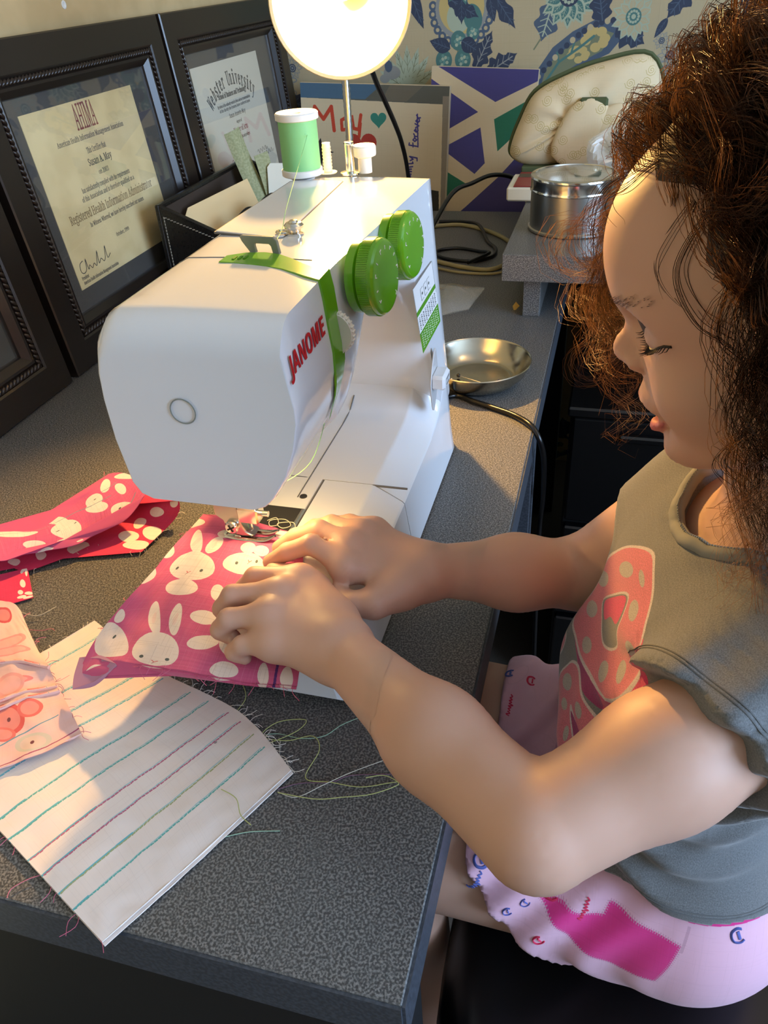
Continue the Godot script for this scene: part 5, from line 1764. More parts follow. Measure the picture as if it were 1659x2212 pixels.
func cloth(called: String, e: Array, nu: int, nv: int, thick: float, ripple: float, sd: int, m: Material, parent: Node) -> void:
	var fn := FastNoiseLite.new()
	fn.seed = sd
	fn.frequency = 18.0
	fn.fractal_octaves = 2
	var rows := []
	var uvs := []
	for r in nv + 1:
		var v := float(r) / nv
		var top := []
		var tuv := []
		for q in nu + 1:
			var u := float(q) / nu
			var p := coons(e, u, v)
			p.y += ripple * (0.5 + 0.5 * fn.get_noise_2d(p.x, p.z)) + ripple * 0.4 * fn.get_noise_2d(p.x * 3.0, p.z * 3.0)
			top.append(p)
			tuv.append(Vector2(u, v))
		var row := top.duplicate()
		var uv := tuv.duplicate()
		for q in range(nu, -1, -1):
			row.append(top[q] - Vector3(0, thick, 0))
			uv.append(tuv[q])
		rows.append(row)
		uvs.append(uv)
	var mb := MB.new()
	mb.grid(rows, true, true, true, uvs)
	obj(called, mb, m, parent, 50.0)


# loose yarn ends along one edge of a cloth
func fray(e: Array, side: int, n: int, sd: int, m: Material, parent: Node, from := 0.0, to := 1.0, reach := 0.010) -> void:
	var rng := RandomNumberGenerator.new()
	rng.seed = sd
	var mb := MB.new()
	var mid := coons(e, 0.5, 0.5)
	for k in n:
		var p := along(e[side], lerpf(from, to, rng.randf()))
		var out := (p - mid)
		out.y = 0
		out = out.normalized().rotated(Vector3.UP, rng.randf_range(-0.9, 0.9))
		var l := reach * rng.randf_range(0.3, 1.3)
		var pts := [p - out * 0.001, p + out * l * 0.4 + Vector3(0, rng.randf_range(-0.001, 0.002), 0), p + out * l * 0.8 + out.cross(Vector3.UP) * l * rng.randf_range(-0.5, 0.5) + Vector3(0, rng.randf_range(-0.003, 0.001), 0)]
		for q in pts: if q.y < 0.0008 and q.z < -0.002: q.y = 0.0008
		mb.tube(curve(pts, 3), 0.00022, 3, false)
	var o := obj("frayed_edge", mb, m, parent, 80.0)
	o.set_meta("kind", "stuff")


func bunny_print(whites: Array, pink: Color, white: Color, eyes: Array, noses: Array) -> Paint:
	var P := Paint.new(1024, 1024, pink, 1024.0, Vector2.ZERO)
	var fl := FastNoiseLite.new()
	fl.frequency = 0.012
	fl.fractal_octaves = 4
	fl.seed = 7
	var ni := fl.get_image(256, 256)
	ni.convert(Image.FORMAT_RGBA8)
	ni.resize(1024, 1024, Image.INTERPOLATE_CUBIC)
	for w in whites:
		var p := PackedVector2Array()
		for k in 30:
			p.append(Vector2(w[0], w[1]) + Vector2(w[2], w[3]) * cos(TAU * k / 30) + Vector2(w[4], w[5]) * sin(TAU * k / 30))
		P.poly(p, white)
	for e in eyes:
		P.disc(Vector2(e[0], e[1]), Vector2(0.0085, 0.0105), Color(0.33, 0.36, 0.36))
	for e in noses:
		P.line([Vector2(e[0] - 0.012, e[1] - 0.006), Vector2(e[0], e[1] + 0.006), Vector2(e[0] + 0.012, e[1] - 0.006)], 0.004, Color(0.83, 0.35, 0.36))
		P.line([Vector2(e[0], e[1] + 0.006), Vector2(e[0] - 0.006, e[1] + 0.020)], 0.003, Color(0.65, 0.35, 0.40))
	return P


func fabrics() -> void:
	# pink rabbit-print pouch under the needle
	var pink := Color(0.80, 0.35, 0.54)
	var cream := Color(0.93, 0.87, 0.84)
	var P := bunny_print(BUNNY_WHITES, pink, cream, [[0.208, 0.388], [0.362, 0.390], [0.349, 0.934], [0.450, 0.927], [0.733, 0.777], [0.527, 0.295], [0.643, 0.253], [0.155, 0.800]], [[0.293, 0.408], [0.405, 0.954], [0.598, 0.264]])
	P.line([Vector2(0.894, 0.809), Vector2(0.899, 1.0)], 0.010, Color(0.34, 0.16, 0.46))
	for k in [[0.197, 0.206, 0.030, 0.045, 0.5], [0.339, 0.215, 0.026, 0.030, 0.0], [0.308, 0.704, 0.014, 0.060, -0.4], [0.402, 0.698, 0.014, 0.060, -0.2]]:
		P.disc(Vector2(k[0], k[1]), Vector2(k[2], k[3]) * 0.6, Color(0.93, 0.82, 0.80), k[4])
	P.weave(0.22, 11)
	var m := mat("rabbit_print", Color(1, 1, 1), 0.85)
	m.albedo_texture = P.texture()
	m.texture_repeat = false
	m.rim_enabled = true
	m.rim = 0.2
	var t := thing("rabbit_print_cloth", "pink cloth printed with white rabbits being sewn under the needle", "cloth", Vector3(-0.2, 0.03, -0.22))
	cloth("upper_layer", BUNNY_EDGES, 36, 36, 0.0007, 0.0020, 3, m, t)
	var low := []
	for c in BUNNY_EDGES:
		var a := []
		for p in c: a.append(p + Vector3(-0.0004, -0.0016, 0.0012))
		low.append(a)
	cloth("lower_layer", low, 30, 30, 0.0007, 0.0012, 3, m, t)
	var lav := mat("lavender_reverse", Color(0.74, 0.54, 0.66), 0.9)
	cloth("turned_corner", [[Vector3(-0.3106, 0.0360, -0.1741), Vector3(-0.2888, 0.0430, -0.1740), Vector3(-0.2682, 0.0480, -0.1647)], [Vector3(-0.3032, 0.0280, -0.1490), Vector3(-0.2830, 0.0340, -0.1520), Vector3(-0.2672, 0.0470, -0.1640)], [Vector3(-0.3106, 0.0360, -0.1741), Vector3(-0.3080, 0.0310, -0.1600), Vector3(-0.3032, 0.0280, -0.1490)], [Vector3(-0.2682, 0.0480, -0.1647), Vector3(-0.2677, 0.0475, -0.1644), Vector3(-0.2672, 0.0470, -0.1640)]], 10, 8, 0.0006, 0.0, 5, lav, t)
	var yarn := mat("pink_yarn", Color(0.80, 0.40, 0.52), 0.8)
	var wyarn := mat("white_yarn", Color(0.86, 0.83, 0.78), 0.8)
	fray(BUNNY_EDGES, 1, 16, 4, yarn, t, 0.3, 1.0, 0.012)
	fray(BUNNY_EDGES, 2, 10, 5, yarn, t, 0.0, 0.9, 0.006)
	# folded ribbon of the same cloth
	var Q := bunny_print(RIBBON_WHITES, pink, cream, [[0.544, 0.538], [0.456, 0.511], [0.812, 0.782], [0.853, 0.952], [0.718, 0.359]], [])
	var blue := Color(0.40, 0.55, 0.62)
	for l in [[Vector2(0.0, 0.20), Vector2(0.226, 0.193), Vector2(0.47, 0.196), Vector2(0.683, 0.45), Vector2(0.80, 0.50)], [Vector2(0.0, 0.90), Vector2(0.348, 0.909), Vector2(0.564, 0.831), Vector2(0.784, 0.932), Vector2(0.931, 0.80)], [Vector2(0.78, 0.297), Vector2(0.892, 0.371)]]:
		Q.line(l, 0.010, blue)
	Q.weave(0.22, 12)
	var mr := mat("rabbit_print_ribbon", Color(1, 1, 1), 0.85)
	mr.albedo_texture = Q.texture()
	mr.texture_repeat = false
	var S := bunny_print(RIBBON_LOW_WHITES, Color(0.80, 0.19, 0.38), cream, [], [])
	S.weave(0.16, 13)
	var ml := mat("rabbit_print_inside", Color(1, 1, 1), 0.85)
	ml.albedo_texture = S.texture()
	ml.texture_repeat = false
	var r := thing("folded_cloth_strip", "folded strip of pink rabbit-print cloth at the left border", "cloth", Vector3(-0.45, 0, -0.34))
	cloth("upper_fold", RIBBON_TOP_EDGES, 44, 12, 0.0006, 0.0012, 6, mr, r)
	cloth("lower_fold", RIBBON_LOW_EDGES, 44, 14, 0.0006, 0.0010, 7, ml, r)
	cloth("turned_end", RIBBON_END_EDGES, 12, 8, 0.0006, 0.0006, 8, ml, r)
	fray(RIBBON_LOW_EDGES, 1, 14, 21, wyarn, r, 0.1, 1.0, 0.008)
	fray(RIBBON_LOW_EDGES, 3, 14, 22, wyarn, r, 0.0, 1.0, 0.008)
	fray(RIBBON_TOP_EDGES, 0, 8, 23, yarn, r, 0.2, 1.0, 0.014)
	# white practice cloth with rows of coloured stitching
	var wt := Color(0.90, 0.855, 0.83)
	var W := Paint.new(1024, 1024, wt, 1024.0, Vector2.ZERO)
	W.weave(0.06, 14)
	var teal := Color(0.36, 0.66, 0.63)
	var tint := Color(0.40, 0.70, 0.76)
	var rose := Color(0.72, 0.40, 0.50)
	var rng := RandomNumberGenerator.new()
	rng.seed = 31
	for s in [[0.833, teal, tint, 0.10], [0.768, Color(0.62, 0.66, 0.48), tint, 0.35], [0.695, rose, tint, 0.24], [0.634, rose, tint, 0.30], [0.545, teal, tint, 0.22], [0.468, teal, tint, 0.15], [0.352, tint, tint, 0.12], [0.288, tint, tint, 0.10], [0.214, tint, tint, 0.1], [0.092, tint, tint, 0.1]]:
		W.line([Vector2(0.0, s[0] - 0.002), Vector2(0.93, s[0] - 0.006)], 0.0035, s[2].lerp(wt, 0.45))
		W.line([Vector2(0.0, s[0] - 0.002), Vector2(s[3], s[0] - 0.003)], 0.006, s[2])
		var x := 0.01
		while x < 0.95:
			W.line([Vector2(x, s[0] + rng.randf_range(-0.0012, 0.0012)), Vector2(x + 0.015, s[0] + rng.randf_range(-0.0012, 0.0012))], 0.0045, s[1])
			x += 0.0185
	W.disc(Vector2(0.80, 0.70), Vector2(0.007, 0.004), Color(0.60, 0.55, 0.55))
	var mw := mat("practice_cloth", Color(1, 1, 1), 0.9)
	mw.albedo_texture = W.texture()
	mw.texture_repeat = false
	var wc := thing("stitched_practice_cloth", "white cloth with rows of coloured stitching on the near left desk", "cloth", Vector3(-0.27, 0, -0.12))
	cloth("top_layer", WHITE_EDGES, 40, 40, 0.0008, 0.0016, 9, mw, wc)
	var low2 := []
	for c in WHITE_EDGES:
		var a := []
		for p in c: a.append(p + Vector3(0.0016, -0.0013, 0.0010))
		low2.append(a)
	cloth("under_layer", low2, 30, 30, 0.0007, 0.0010, 10, mw, wc)
	fray(WHITE_EDGES, 3, 46, 24, wyarn, wc, 0.25, 1.0, 0.011)
	fray(WHITE_EDGES, 2, 12, 25, yarn, wc, 0.35, 1.0, 0.012)
	fray(WHITE_EDGES, 0, 12, 26, wyarn, wc, 0.4, 1.0, 0.006)
	# pale pink cloth, wrong side up
	var bgp := Color(0.90, 0.73, 0.70)
	var Z := Paint.new(1024, 1024, bgp, 1024.0, Vector2.ZERO)
	Z.weave(0.07, 15)
	for k in PALE_SHAPES.size():
		var s: Array = PALE_SHAPES[k]
		var col: Color = [Color(0.76, 0.32, 0.36), Color(0.86, 0.58, 0.58), Color(0.86, 0.58, 0.58), Color(0.87, 0.52, 0.52), Color(0.88, 0.62, 0.60), Color(0.82, 0.36, 0.36), Color(0.84, 0.42, 0.42), Color(0.78, 0.74, 0.68), Color(0.86, 0.45, 0.43)][k]
		for q in 2:
			var p := PackedVector2Array()
			for a in 30: p.append(Vector2(s[0], s[1]) + (Vector2(s[2], s[3]) * cos(TAU * a / 30) + Vector2(s[4], s[5]) * sin(TAU * a / 30)) * (1.0 - 0.28 * q))
			Z.poly(p, col if q == 0 else col.lerp(bgp, 0.45))
	for c in [Vector2(0.42, 0.732), Vector2(0.61, 0.90)]: Z.disc(c, Vector2(0.018, 0.010), Color(0.45, 0.25, 0.28))
	Z.line([Vector2(0.2, 0.86), Vector2(0.5, 0.835), Vector2(0.86, 0.815)], 0.006, Color(0.40, 0.58, 0.66))
	Z.line([Vector2(0.2, 0.985), Vector2(0.6, 0.965), Vector2(1.0, 0.945)], 0.008, Color(0.62, 0.30, 0.42))
	Z.line([Vector2(0.2, 0.40), Vector2(0.7, 0.42)], 0.004, Color(0.80, 0.60, 0.60))
	var mp := mat("pale_pink_cloth", Color(1, 1, 1), 0.9)
	mp.albedo_texture = Z.texture()
	mp.texture_repeat = false
	var pc := thing("pale_pink_cloth", "pale pink seamed cloth, wrong side up, on the white cloth at the left border", "cloth", Vector3(-0.37, 0.006, -0.16))
	cloth("cloth_panel", PALE_EDGES, 24, 40, 0.0008, 0.0028, 16, mp, pc)
	fray(PALE_EDGES, 3, 22, 27, yarn, pc, 0.0, 1.0, 0.010)
	var mb := MB.new()       # raised seam allowances
	for v in [0.415, 0.62, 0.66]:
		var l := []
		for k in 9: l.append(coons(PALE_EDGES, k / 8.0, v + 0.012 * sin(k)) + Vector3(0, 0.002, 0))
		mb.tube(curve(l, 3), 0.0018, 6)
	obj("seam_fold", mb, mp, pc, 60.0)


# ------------------------------------------------------------------ loose threads on the desk
func threads() -> void:
	var cols := {"pale green": Color(0.72, 0.74, 0.46), "mint": Color(0.62, 0.76, 0.66), "mauve": Color(0.50, 0.36, 0.44), "white": Color(0.78, 0.76, 0.70), "rose": Color(0.72, 0.42, 0.48)}
	for k in cols: mat("yarn " + k, cols[k], 0.7)
	var list := THREADS
	for e in list:
		var mb := MB.new()
		var pts := []
		for p in e[2]: pts.append(Vector3(p[0], p[1], p[2]))
		mb.tube(curve(pts, 7), 0.00034, 5)
		var o := obj("loose_thread", mb, M["yarn " + e[0]], null, 80.0)
		tag(o, e[1], "thread", "loose threads on the desk")
const THREADS := [
	["white", "tangle of white thread ends on the needle plate beside the foot", [[-0.1975, 0.0860, -0.3155], [-0.1900, 0.0875, -0.3190], [-0.1855, 0.0865, -0.3115], [-0.1905, 0.0880, -0.3060], [-0.1930, 0.0885, -0.3130], [-0.1815, 0.0875, -0.3180], [-0.1740, 0.0865, -0.3120], [-0.1790, 0.0880, -0.3050], [-0.1850, 0.0885, -0.3100], [-0.1725, 0.0875, -0.3150], [-0.1670, 0.0865, -0.3040]]],
	["pale green", "pale green loose thread looping from the cloth edge to the near forearm", [[-0.1462, 0.0015, -0.1504], [-0.1266, 0.0015, -0.1680], [-0.1234, 0.0015, -0.1801], [-0.1439, 0.0015, -0.1733], [-0.1513, 0.0015, -0.1581], [-0.1305, 0.0015, -0.1583], [-0.1129, 0.0015, -0.1666], [-0.1036, 0.0015, -0.1557], [-0.1056, 0.0015, -0.1305], [-0.0863, 0.0015, -0.1309], [-0.0641, 0.0015, -0.1320], [-0.0425, 0.0015, -0.1408], [-0.0269, 0.0015, -0.1463]]],
	["mint", "mint loose thread running under the near forearm", [[-0.1532, 0.0010, -0.1580], [-0.1401, 0.0010, -0.1632], [-0.1211, 0.0010, -0.1630], [-0.1045, 0.0010, -0.1689], [-0.0939, 0.0010, -0.1824], [-0.0789, 0.0010, -0.1949]]],
	["pale green", "pale green loose thread curling above the white cloth edge", [[-0.1966, 0.0012, -0.1760], [-0.1772, 0.0012, -0.1731], [-0.1610, 0.0012, -0.1629], [-0.1584, 0.0012, -0.1523], [-0.1798, 0.0012, -0.1656], [-0.1784, 0.0012, -0.1897], [-0.1863, 0.0012, -0.2030]]],
	["mauve", "mauve loose thread under the white one", [[-0.1221, 0.0008, -0.1174], [-0.1075, 0.0008, -0.1258], [-0.0865, 0.0008, -0.1313], [-0.0736, 0.0008, -0.1402], [-0.0412, 0.0008, -0.1487]]],
	["white", "white loose thread crossing the mauve one", [[-0.1208, 0.0022, -0.1147], [-0.1063, 0.0022, -0.1134], [-0.0903, 0.0022, -0.1275], [-0.0740, 0.0022, -0.1419], [-0.0478, 0.0022, -0.1613]]],
	["pale green", "pale green loose thread ending in a hook by the forearm", [[-0.1202, 0.0030, -0.1135], [-0.0927, 0.0030, -0.1145], [-0.0741, 0.0030, -0.1202], [-0.0556, 0.0030, -0.1267], [-0.0413, 0.0030, -0.1361], [-0.0390, 0.0030, -0.1405], [-0.0501, 0.0030, -0.1439], [-0.0626, 0.0030, -0.1391]]],
	["mint", "short mint thread below the white cloth", [[-0.1439, 0.0008, -0.0743], [-0.1284, 0.0008, -0.0818], [-0.1085, 0.0008, -0.0871]]],
	["pale green", "pale green thread trailing off the white cloth edge", [[-0.1591, 0.0070, -0.1045], [-0.1456, 0.0070, -0.1000], [-0.1373, 0.0070, -0.0889], [-0.1273, 0.0070, -0.0833]]],
	["white", "short white thread standing by the cloth corner", [[-0.1359, 0.0010, -0.1575], [-0.1294, 0.0010, -0.1397]]],
	["white", "white thread tail beside the rabbit ribbon", [[-0.4304, 0.0040, -0.2403], [-0.4079, 0.0040, -0.2385], [-0.3973, 0.0040, -0.2535]]],
	["rose", "curled rose thread left of the white cloth", [[-0.4071, 0.0040, -0.2201], [-0.3915, 0.0040, -0.2221], [-0.3844, 0.0040, -0.2260], [-0.3796, 0.0040, -0.2246]]],
	["rose", "rose thread ends at the lower left cloth edge", [[-0.2629, 0.0030, -0.0016], [-0.2639, 0.0030, -0.0076], [-0.2573, 0.0030, -0.0156], [-0.2502, 0.0030, -0.0205]]],
]


# ------------------------------------------------------------------ seat and the dark drawers under the far desk
func seat_and_drawers() -> void:
	var t := thing("moulded_stool", "glossy black moulded stool the child sits on", "stool", Vector3(0.24, FLOOR, -0.18))
	var mb := MB.new()
	var rows := []
	# seat shell: rounded rectangle rings from the underside to the dished top
	for e in [[0.165, -0.275], [0.200, -0.272], [0.232, -0.255], [0.240, -0.215], [0.236, -0.197], [0.224, -0.189], [0.208, -0.188], [0.192, -0.193], [0.176, -0.197], [0.12, -0.200], [0.06, -0.201]]:
		var r := PackedVector3Array()
		for k in 48:
			var a := TAU * k / 48
			var c := Vector2(cos(a), sin(a))
			var q: float = 1.0 / pow(pow(absf(c.x), 5.0) + pow(absf(c.y), 5.0), 0.2)
			r.append(Vector3(0.235 + c.x * q * e[0], e[1], -0.205 + c.y * q * e[0] * 0.92))
		rows.append(r)
	mb.grid(rows, true, true)
	obj("seat_shell", mb, M["black_gloss"], t, 50.0)
	mb = MB.new()
	mb.tube([Vector3(0.24, -0.275, -0.19), Vector3(0.24, FLOOR + 0.08, -0.19)], 0.028, 20)
	obj("column", mb, M["black_plastic"], t)
	for k in 5:
		var a := TAU * k / 5 + 0.3
		mb = MB.new()
		mb.tube([Vector3(0.24, FLOOR + 0.10, -0.19), Vector3(0.24 + 0.26 * cos(a), FLOOR + 0.028, -0.19 + 0.26 * sin(a))], [0.026, 0.018], 10)
		mb.ball(Vector3(0.24 + 0.26 * cos(a), FLOOR + 0.024, -0.19 + 0.26 * sin(a)), Vector3.ONE * 0.024, 12, 8)
		obj("leg", mb, M["black_plastic"], t)
	# lip line and moulded groove in the shell
	mb = MB.new()
	mb.box(Vector3(0.30, -0.2085, 0.005), Vector3(0.12, 0.004, 0.006), 0.001)
	obj("moulded_ridge", mb, M["black_gloss"], t)
	var d := thing("drawer_cabinet", "low black drawer cabinet beyond the child under the corner shelf", "cabinet", Vector3(0.19, FLOOR, -1.12))
	mb = MB.new()
	mb.box(Vector3(0.19, (FLOOR - 0.10) / 2, -1.16), Vector3(0.31, -0.10 - FLOOR, 0.50), 0.003)
	obj("cabinet_body", mb, M["black_matt"], d)
	for k in 3:
		mb = MB.new()
		var y := -0.20 - k * 0.205
		mb.box(Vector3(0.19, y, -0.900), Vector3(0.30, 0.192, 0.018), 0.003)
		var dr := obj("drawer_front", mb, M["black_plastic"], d)
		mb = MB.new()
		mb.box(Vector3(0.19, y + 0.07, -0.886), Vector3(0.16, 0.012, 0.012), 0.003)
		obj("handle", mb, M["black_gloss"], dr)
	mb = MB.new()
	mb.box(Vector3(0.19, -0.092, -1.15), Vector3(0.318, 0.016, 0.53), 0.003)
	obj("cabinet_top", mb, M["black_plastic"], d)


# ------------------------------------------------------------------ smooth bodies: distance fields meshed as surface nets
class Field:
	var a := PackedVector3Array()
	var ba := PackedVector3Array()
	var ra := PackedFloat32Array()
	var dr := PackedFloat32Array()
	var il := PackedFloat32Array()
	var kk := PackedFloat32Array()
	var g := PackedInt32Array()
	var join := 0.008            # how softly groups meet the first one
	var groups := 1

	func cap(p: Vector3, q: Vector3, r0: float, r1: float, k := 0.02, group := 0) -> void:
		a.append(p)
		ba.append(q - p)
		ra.append(r0)
		dr.append(r1 - r0)
		il.append(1.0 / maxf((q - p).length_squared(), 1e-9))
		kk.append(k)
		g.append(group)
		groups = maxi(groups, group + 1)

	func d(p: Vector3) -> float:
		var res := 1e3
		var base := 1e3
		var cur := 1e3
		var now := 0
		for i in a.size():
			var gi := g[i]
			if gi != now:
				if now == 0:
					base = cur
					res = cur
				else:
					var h := maxf(join - absf(base - cur), 0.0) / join
					res = minf(res, minf(base, cur) - h * h * join * 0.25)
				now = gi
				cur = 1e3
			var pa := p - a[i]
			var b := ba[i]
			var t := clampf(pa.dot(b) * il[i], 0.0, 1.0)
			var dd := (pa - b * t).length() - ra[i] - dr[i] * t
			var k := kk[i]
			var hh := k - absf(cur - dd)
			cur = minf(cur, dd)
			if hh > 0.0: cur -= hh * hh / k * 0.25
		if now == 0: return cur
		var h2 := maxf(join - absf(base - cur), 0.0) / join
		return minf(res, minf(base, cur) - h2 * h2 * join * 0.25)


static func smin(x: float, y: float, k: float) -> float:
	var h := maxf(k - absf(x - y), 0.0) / k
	return minf(x, y) - h * h * k * 0.25


static func smax(x: float, y: float, k: float) -> float:
	return -smin(-x, -y, k)


static func ell(p: Vector3, c: Vector3, r: Vector3) -> float:
	var q := (p - c) / r
	var k0 := q.length()
	return k0 * (k0 - 1.0) / maxf((q / r).length(), 1e-6)


static func capd(p: Vector3, a: Vector3, b: Vector3, r0: float, r1: float) -> float:
	var pa := p - a
	var ab := b - a
	var t := clampf(pa.dot(ab) / ab.length_squared(), 0.0, 1.0)
	return (pa - ab * t).length() - lerpf(r0, r1, t)


func nets(mb: MB, lo: Vector3, hi: Vector3, cell: float, f: Callable, skip: Array, tint: Callable, uv = null) -> void:
	var n := Vector3i(((hi - lo) / cell).ceil()) + Vector3i.ONE
	var nx := n.x
	var ny := n.y
	var nz := n.z
	var vals := PackedFloat32Array()
	vals.resize(nx * ny * nz)
	vals.fill(1e3)
	var B := 6
	var live := []
	var reach := B * cell * 0.5 * 1.7321 * 1.25 + cell * 1.5
	for bz in ceili(nz / float(B)):
		for by in ceili(ny / float(B)):
			for bx in ceili(nx / float(B)):
				var mid := lo + (Vector3(bx, by, bz) * B + Vector3.ONE * (B - 1) * 0.5) * cell
				var dm: float = f.call(mid)
				var x1 := mini(bx * B + B, nx)
				var y1 := mini(by * B + B, ny)
				var z1 := mini(bz * B + B, nz)
				if absf(dm) > reach:
					if dm < 0.0:
						for z in range(bz * B, z1):
							for y in range(by * B, y1):
								for x in range(bx * B, x1): vals[x + nx * (y + ny * z)] = -1e3
					continue
				live.append(Vector3i(bx, by, bz))
				for z in range(bz * B, z1):
					for y in range(by * B, y1):
						for x in range(bx * B, x1):
							vals[x + nx * (y + ny * z)] = f.call(lo + Vector3(x, y, z) * cell)
	var id := PackedInt32Array()
	id.resize(nx * ny * nz)
	id.fill(-1)
	var off := [0, 1, nx, nx + 1, nx * ny, nx * ny + 1, nx * ny + nx, nx * ny + nx + 1]
	var edges := [[0, 1], [2, 3], [4, 5], [6, 7], [0, 2], [1, 3], [4, 6], [5, 7], [0, 4], [1, 5], [2, 6], [3, 7]]
	var corner := []
	for k in 8: corner.append(Vector3(k & 1, (k >> 1) & 1, k >> 2))
	# cells may straddle into the next block: visit each live block and one layer before it
	var seen_cells := {}
	for b in live:
		for z in range(maxi(b.z * B - 1, 0), mini(b.z * B + B, nz - 1)):
			for y in range(maxi(b.y * B - 1, 0), mini(b.y * B + B, ny - 1)):
				for x in range(maxi(b.x * B - 1, 0), mini(b.x * B + B, nx - 1)):
					var at := x + nx * (y + ny * z)
					if id[at] != -1: continue
					var inside := 0
					for k in 8:
						if vals[at + off[k]] < 0.0: inside += 1
					if inside == 0 or inside == 8:
						id[at] = -2
						continue
					var sum := Vector3.ZERO
					var cnt := 0
					for e in edges:
						var va := vals[at + off[e[0]]]
						var vb := vals[at + off[e[1]]]
						if (va < 0.0) != (vb < 0.0):
							sum += (corner[e[0]] as Vector3).lerp(corner[e[1]], va / (va - vb))
							cnt += 1
					var p := lo + (Vector3(x, y, z) + sum / cnt) * cell
					var out := false
					for s in skip:
						if (s as AABB).has_point(p): out = true
					if out:
						id[at] = -2
						continue
					var gr := Vector3.ZERO
					for k in 8:
						gr += ((corner[k] as Vector3) - Vector3(0.5, 0.5, 0.5)) * clampf(vals[at + off[k]], -3.0 * cell, 3.0 * cell)
					id[at] = mb.v.size()
					mb.v.append(p)
					mb.n.append(gr.normalized())
					mb.c.append(tint.call(p))
					mb.t.append(uv.call(p) if uv != null else Vector2.ZERO)
	var step := [1, nx, nx * ny]
	for b in live:
		for z in range(b.z * B, mini(b.z * B + B, nz - 1)):
			for y in range(b.y * B, mini(b.y * B + B, ny - 1)):
				for x in range(b.x * B, mini(b.x * B + B, nx - 1)):
					var at := x + nx * (y + ny * z)
					var va := vals[at]
					for ax in 3:
						var vb := vals[at + step[ax]]
						if (va < 0.0) == (vb < 0.0): continue
						var u: int = step[(ax + 1) % 3]
						var w: int = step[(ax + 2) % 3]
						if (ax != 0 and x == 0) or (ax != 1 and y == 0) or (ax != 2 and z == 0): continue
						var q := [id[at], id[at - u], id[at - u - w], id[at - w]]
						if q[0] < 0 or q[1] < 0 or q[2] < 0 or q[3] < 0: continue
						if va < 0.0:       # clockwise seen from outside
							mb.quad(q[0], q[3], q[2], q[1])
						else:
							mb.quad(q[0], q[1], q[2], q[3])


# ------------------------------------------------------------------ the child
const HEAD_O := Vector3(0.1597, 0.3268, -0.2490)
const HEAD_F := Vector3(-0.9304, -0.2681, -0.2499)
const HEAD_U := Vector3(-0.2466, 0.9624, -0.1142)
const HEAD_L := Vector3(-0.2711, 0.0447, 0.9615)
const LS := Vector3(0.180, 0.147, -0.143)
const LE := Vector3(0.0610, 0.1150, -0.0520)
const LW := Vector3(-0.0780, 0.0995, -0.1650)
const RS := Vector3(0.150, 0.150, -0.330)
const RE := Vector3(0.070, 0.045, -0.345)
const RW := Vector3(-0.0428, 0.0880, -0.2748)

var skin_field: Field
var left_hand: Field
var right_hand: Field
var torso: Field
var hips: Field


func local(p: Vector3) -> Vector3:
	var q := p - HEAD_O
	return Vector3(q.dot(HEAD_F), q.dot(HEAD_U), q.dot(HEAD_L))


func from_local(q: Vector3) -> Vector3:
	return HEAD_O + HEAD_F * q.x + HEAD_U * q.y + HEAD_L * q.z


func head_shape(q: Vector3) -> float:
	var s := Vector3(q.x, q.y, absf(q.z))
	var d := ell(q, Vector3(-0.008, 0.020, 0), Vector3(0.0925, 0.086, 0.0715))
	d = smin(d, ell(q, Vector3(0.031, 0.036, 0), Vector3(0.0590, 0.054, 0.0560)), 0.02)
	d = smin(d, ell(q, Vector3(0.022, -0.036, 0), Vector3(0.0500, 0.054, 0.0480)), 0.022)
	d = smin(d, capd(s, Vector3(-0.004, -0.050, 0.043), Vector3(0.048, -0.077, 0.012), 0.016, 0.014), 0.018)
	d = smin(d, ell(s, Vector3(0.037, -0.038, 0.0285), Vector3(0.0285, 0.027, 0.0255)), 0.014)      # cheek
	d = smin(d, ell(q, Vector3(0.0610, -0.0815, 0), Vector3(0.0130, 0.0120, 0.016)), 0.014)         # chin
	d = smin(d, capd(s, Vector3(0.0765, 0.012, 0.006), Vector3(0.0600, 0.015, 0.037), 0.0060, 0.0060), 0.012)   # brow
	d = smax(d, -ell(s, Vector3(0.0790, -0.002, 0.0335), Vector3(0.0190, 0.0120, 0.0180)), 0.010)    # eye socket
	d = smin(d, ell(s, Vector3(0.0500, -0.0030, 0.0300), Vector3(0.0185, 0.0120, 0.0175)), 0.003)    # lids
	d = smin(d, capd(q, Vector3(0.0745, 0.003, 0), Vector3(0.0850, -0.0160, 0), 0.0062, 0.0078), 0.009)      # nose
	d = smin(d, ell(q, Vector3(0.0872, -0.0190, 0), Vector3(0.0098, 0.0090, 0.0098)), 0.006)
	d = smin(d, ell(s, Vector3(0.0800, -0.0255, 0.0088), Vector3(0.0078, 0.0064, 0.0056)), 0.005)
	d = smax(d, -ell(s, Vector3(0.0860, -0.0305, 0.0052), Vector3(0.0045, 0.0034, 0.0026)), 0.002)  # nostril
	d = smin(d, ell(q, Vector3(0.0690, -0.0470, 0), Vector3(0.0150, 0.0135, 0.021)), 0.010)         # muzzle
	d = smin(d, capd(s, Vector3(0.0820, -0.0480, 0.002), Vector3(0.0710, -0.0525, 0.0185), 0.0036, 0.0018), 0.004)  # upper lip
	d = smin(d, capd(s, Vector3(0.0770, -0.0685, 0.0), Vector3(0.0695, -0.0620, 0.0175), 0.0054, 0.0022), 0.004)   # lower lip
	d = smax(d, -ell(q, Vector3(0.0790, -0.0582, 0), Vector3(0.0190, 0.0066, 0.0148)), 0.002)       # parted mouth
	# ears
	var e := ell(s, Vector3(-0.008, -0.012, 0.072), Vector3(0.016, 0.026, 0.007))
	e = smax(e, -ell(s, Vector3(-0.006, -0.010, 0.080), Vector3(0.010, 0.017, 0.006)), 0.003)
	return smin(d, e, 0.008)


func body_d(p: Vector3) -> float:
	return skin_field.d(p)


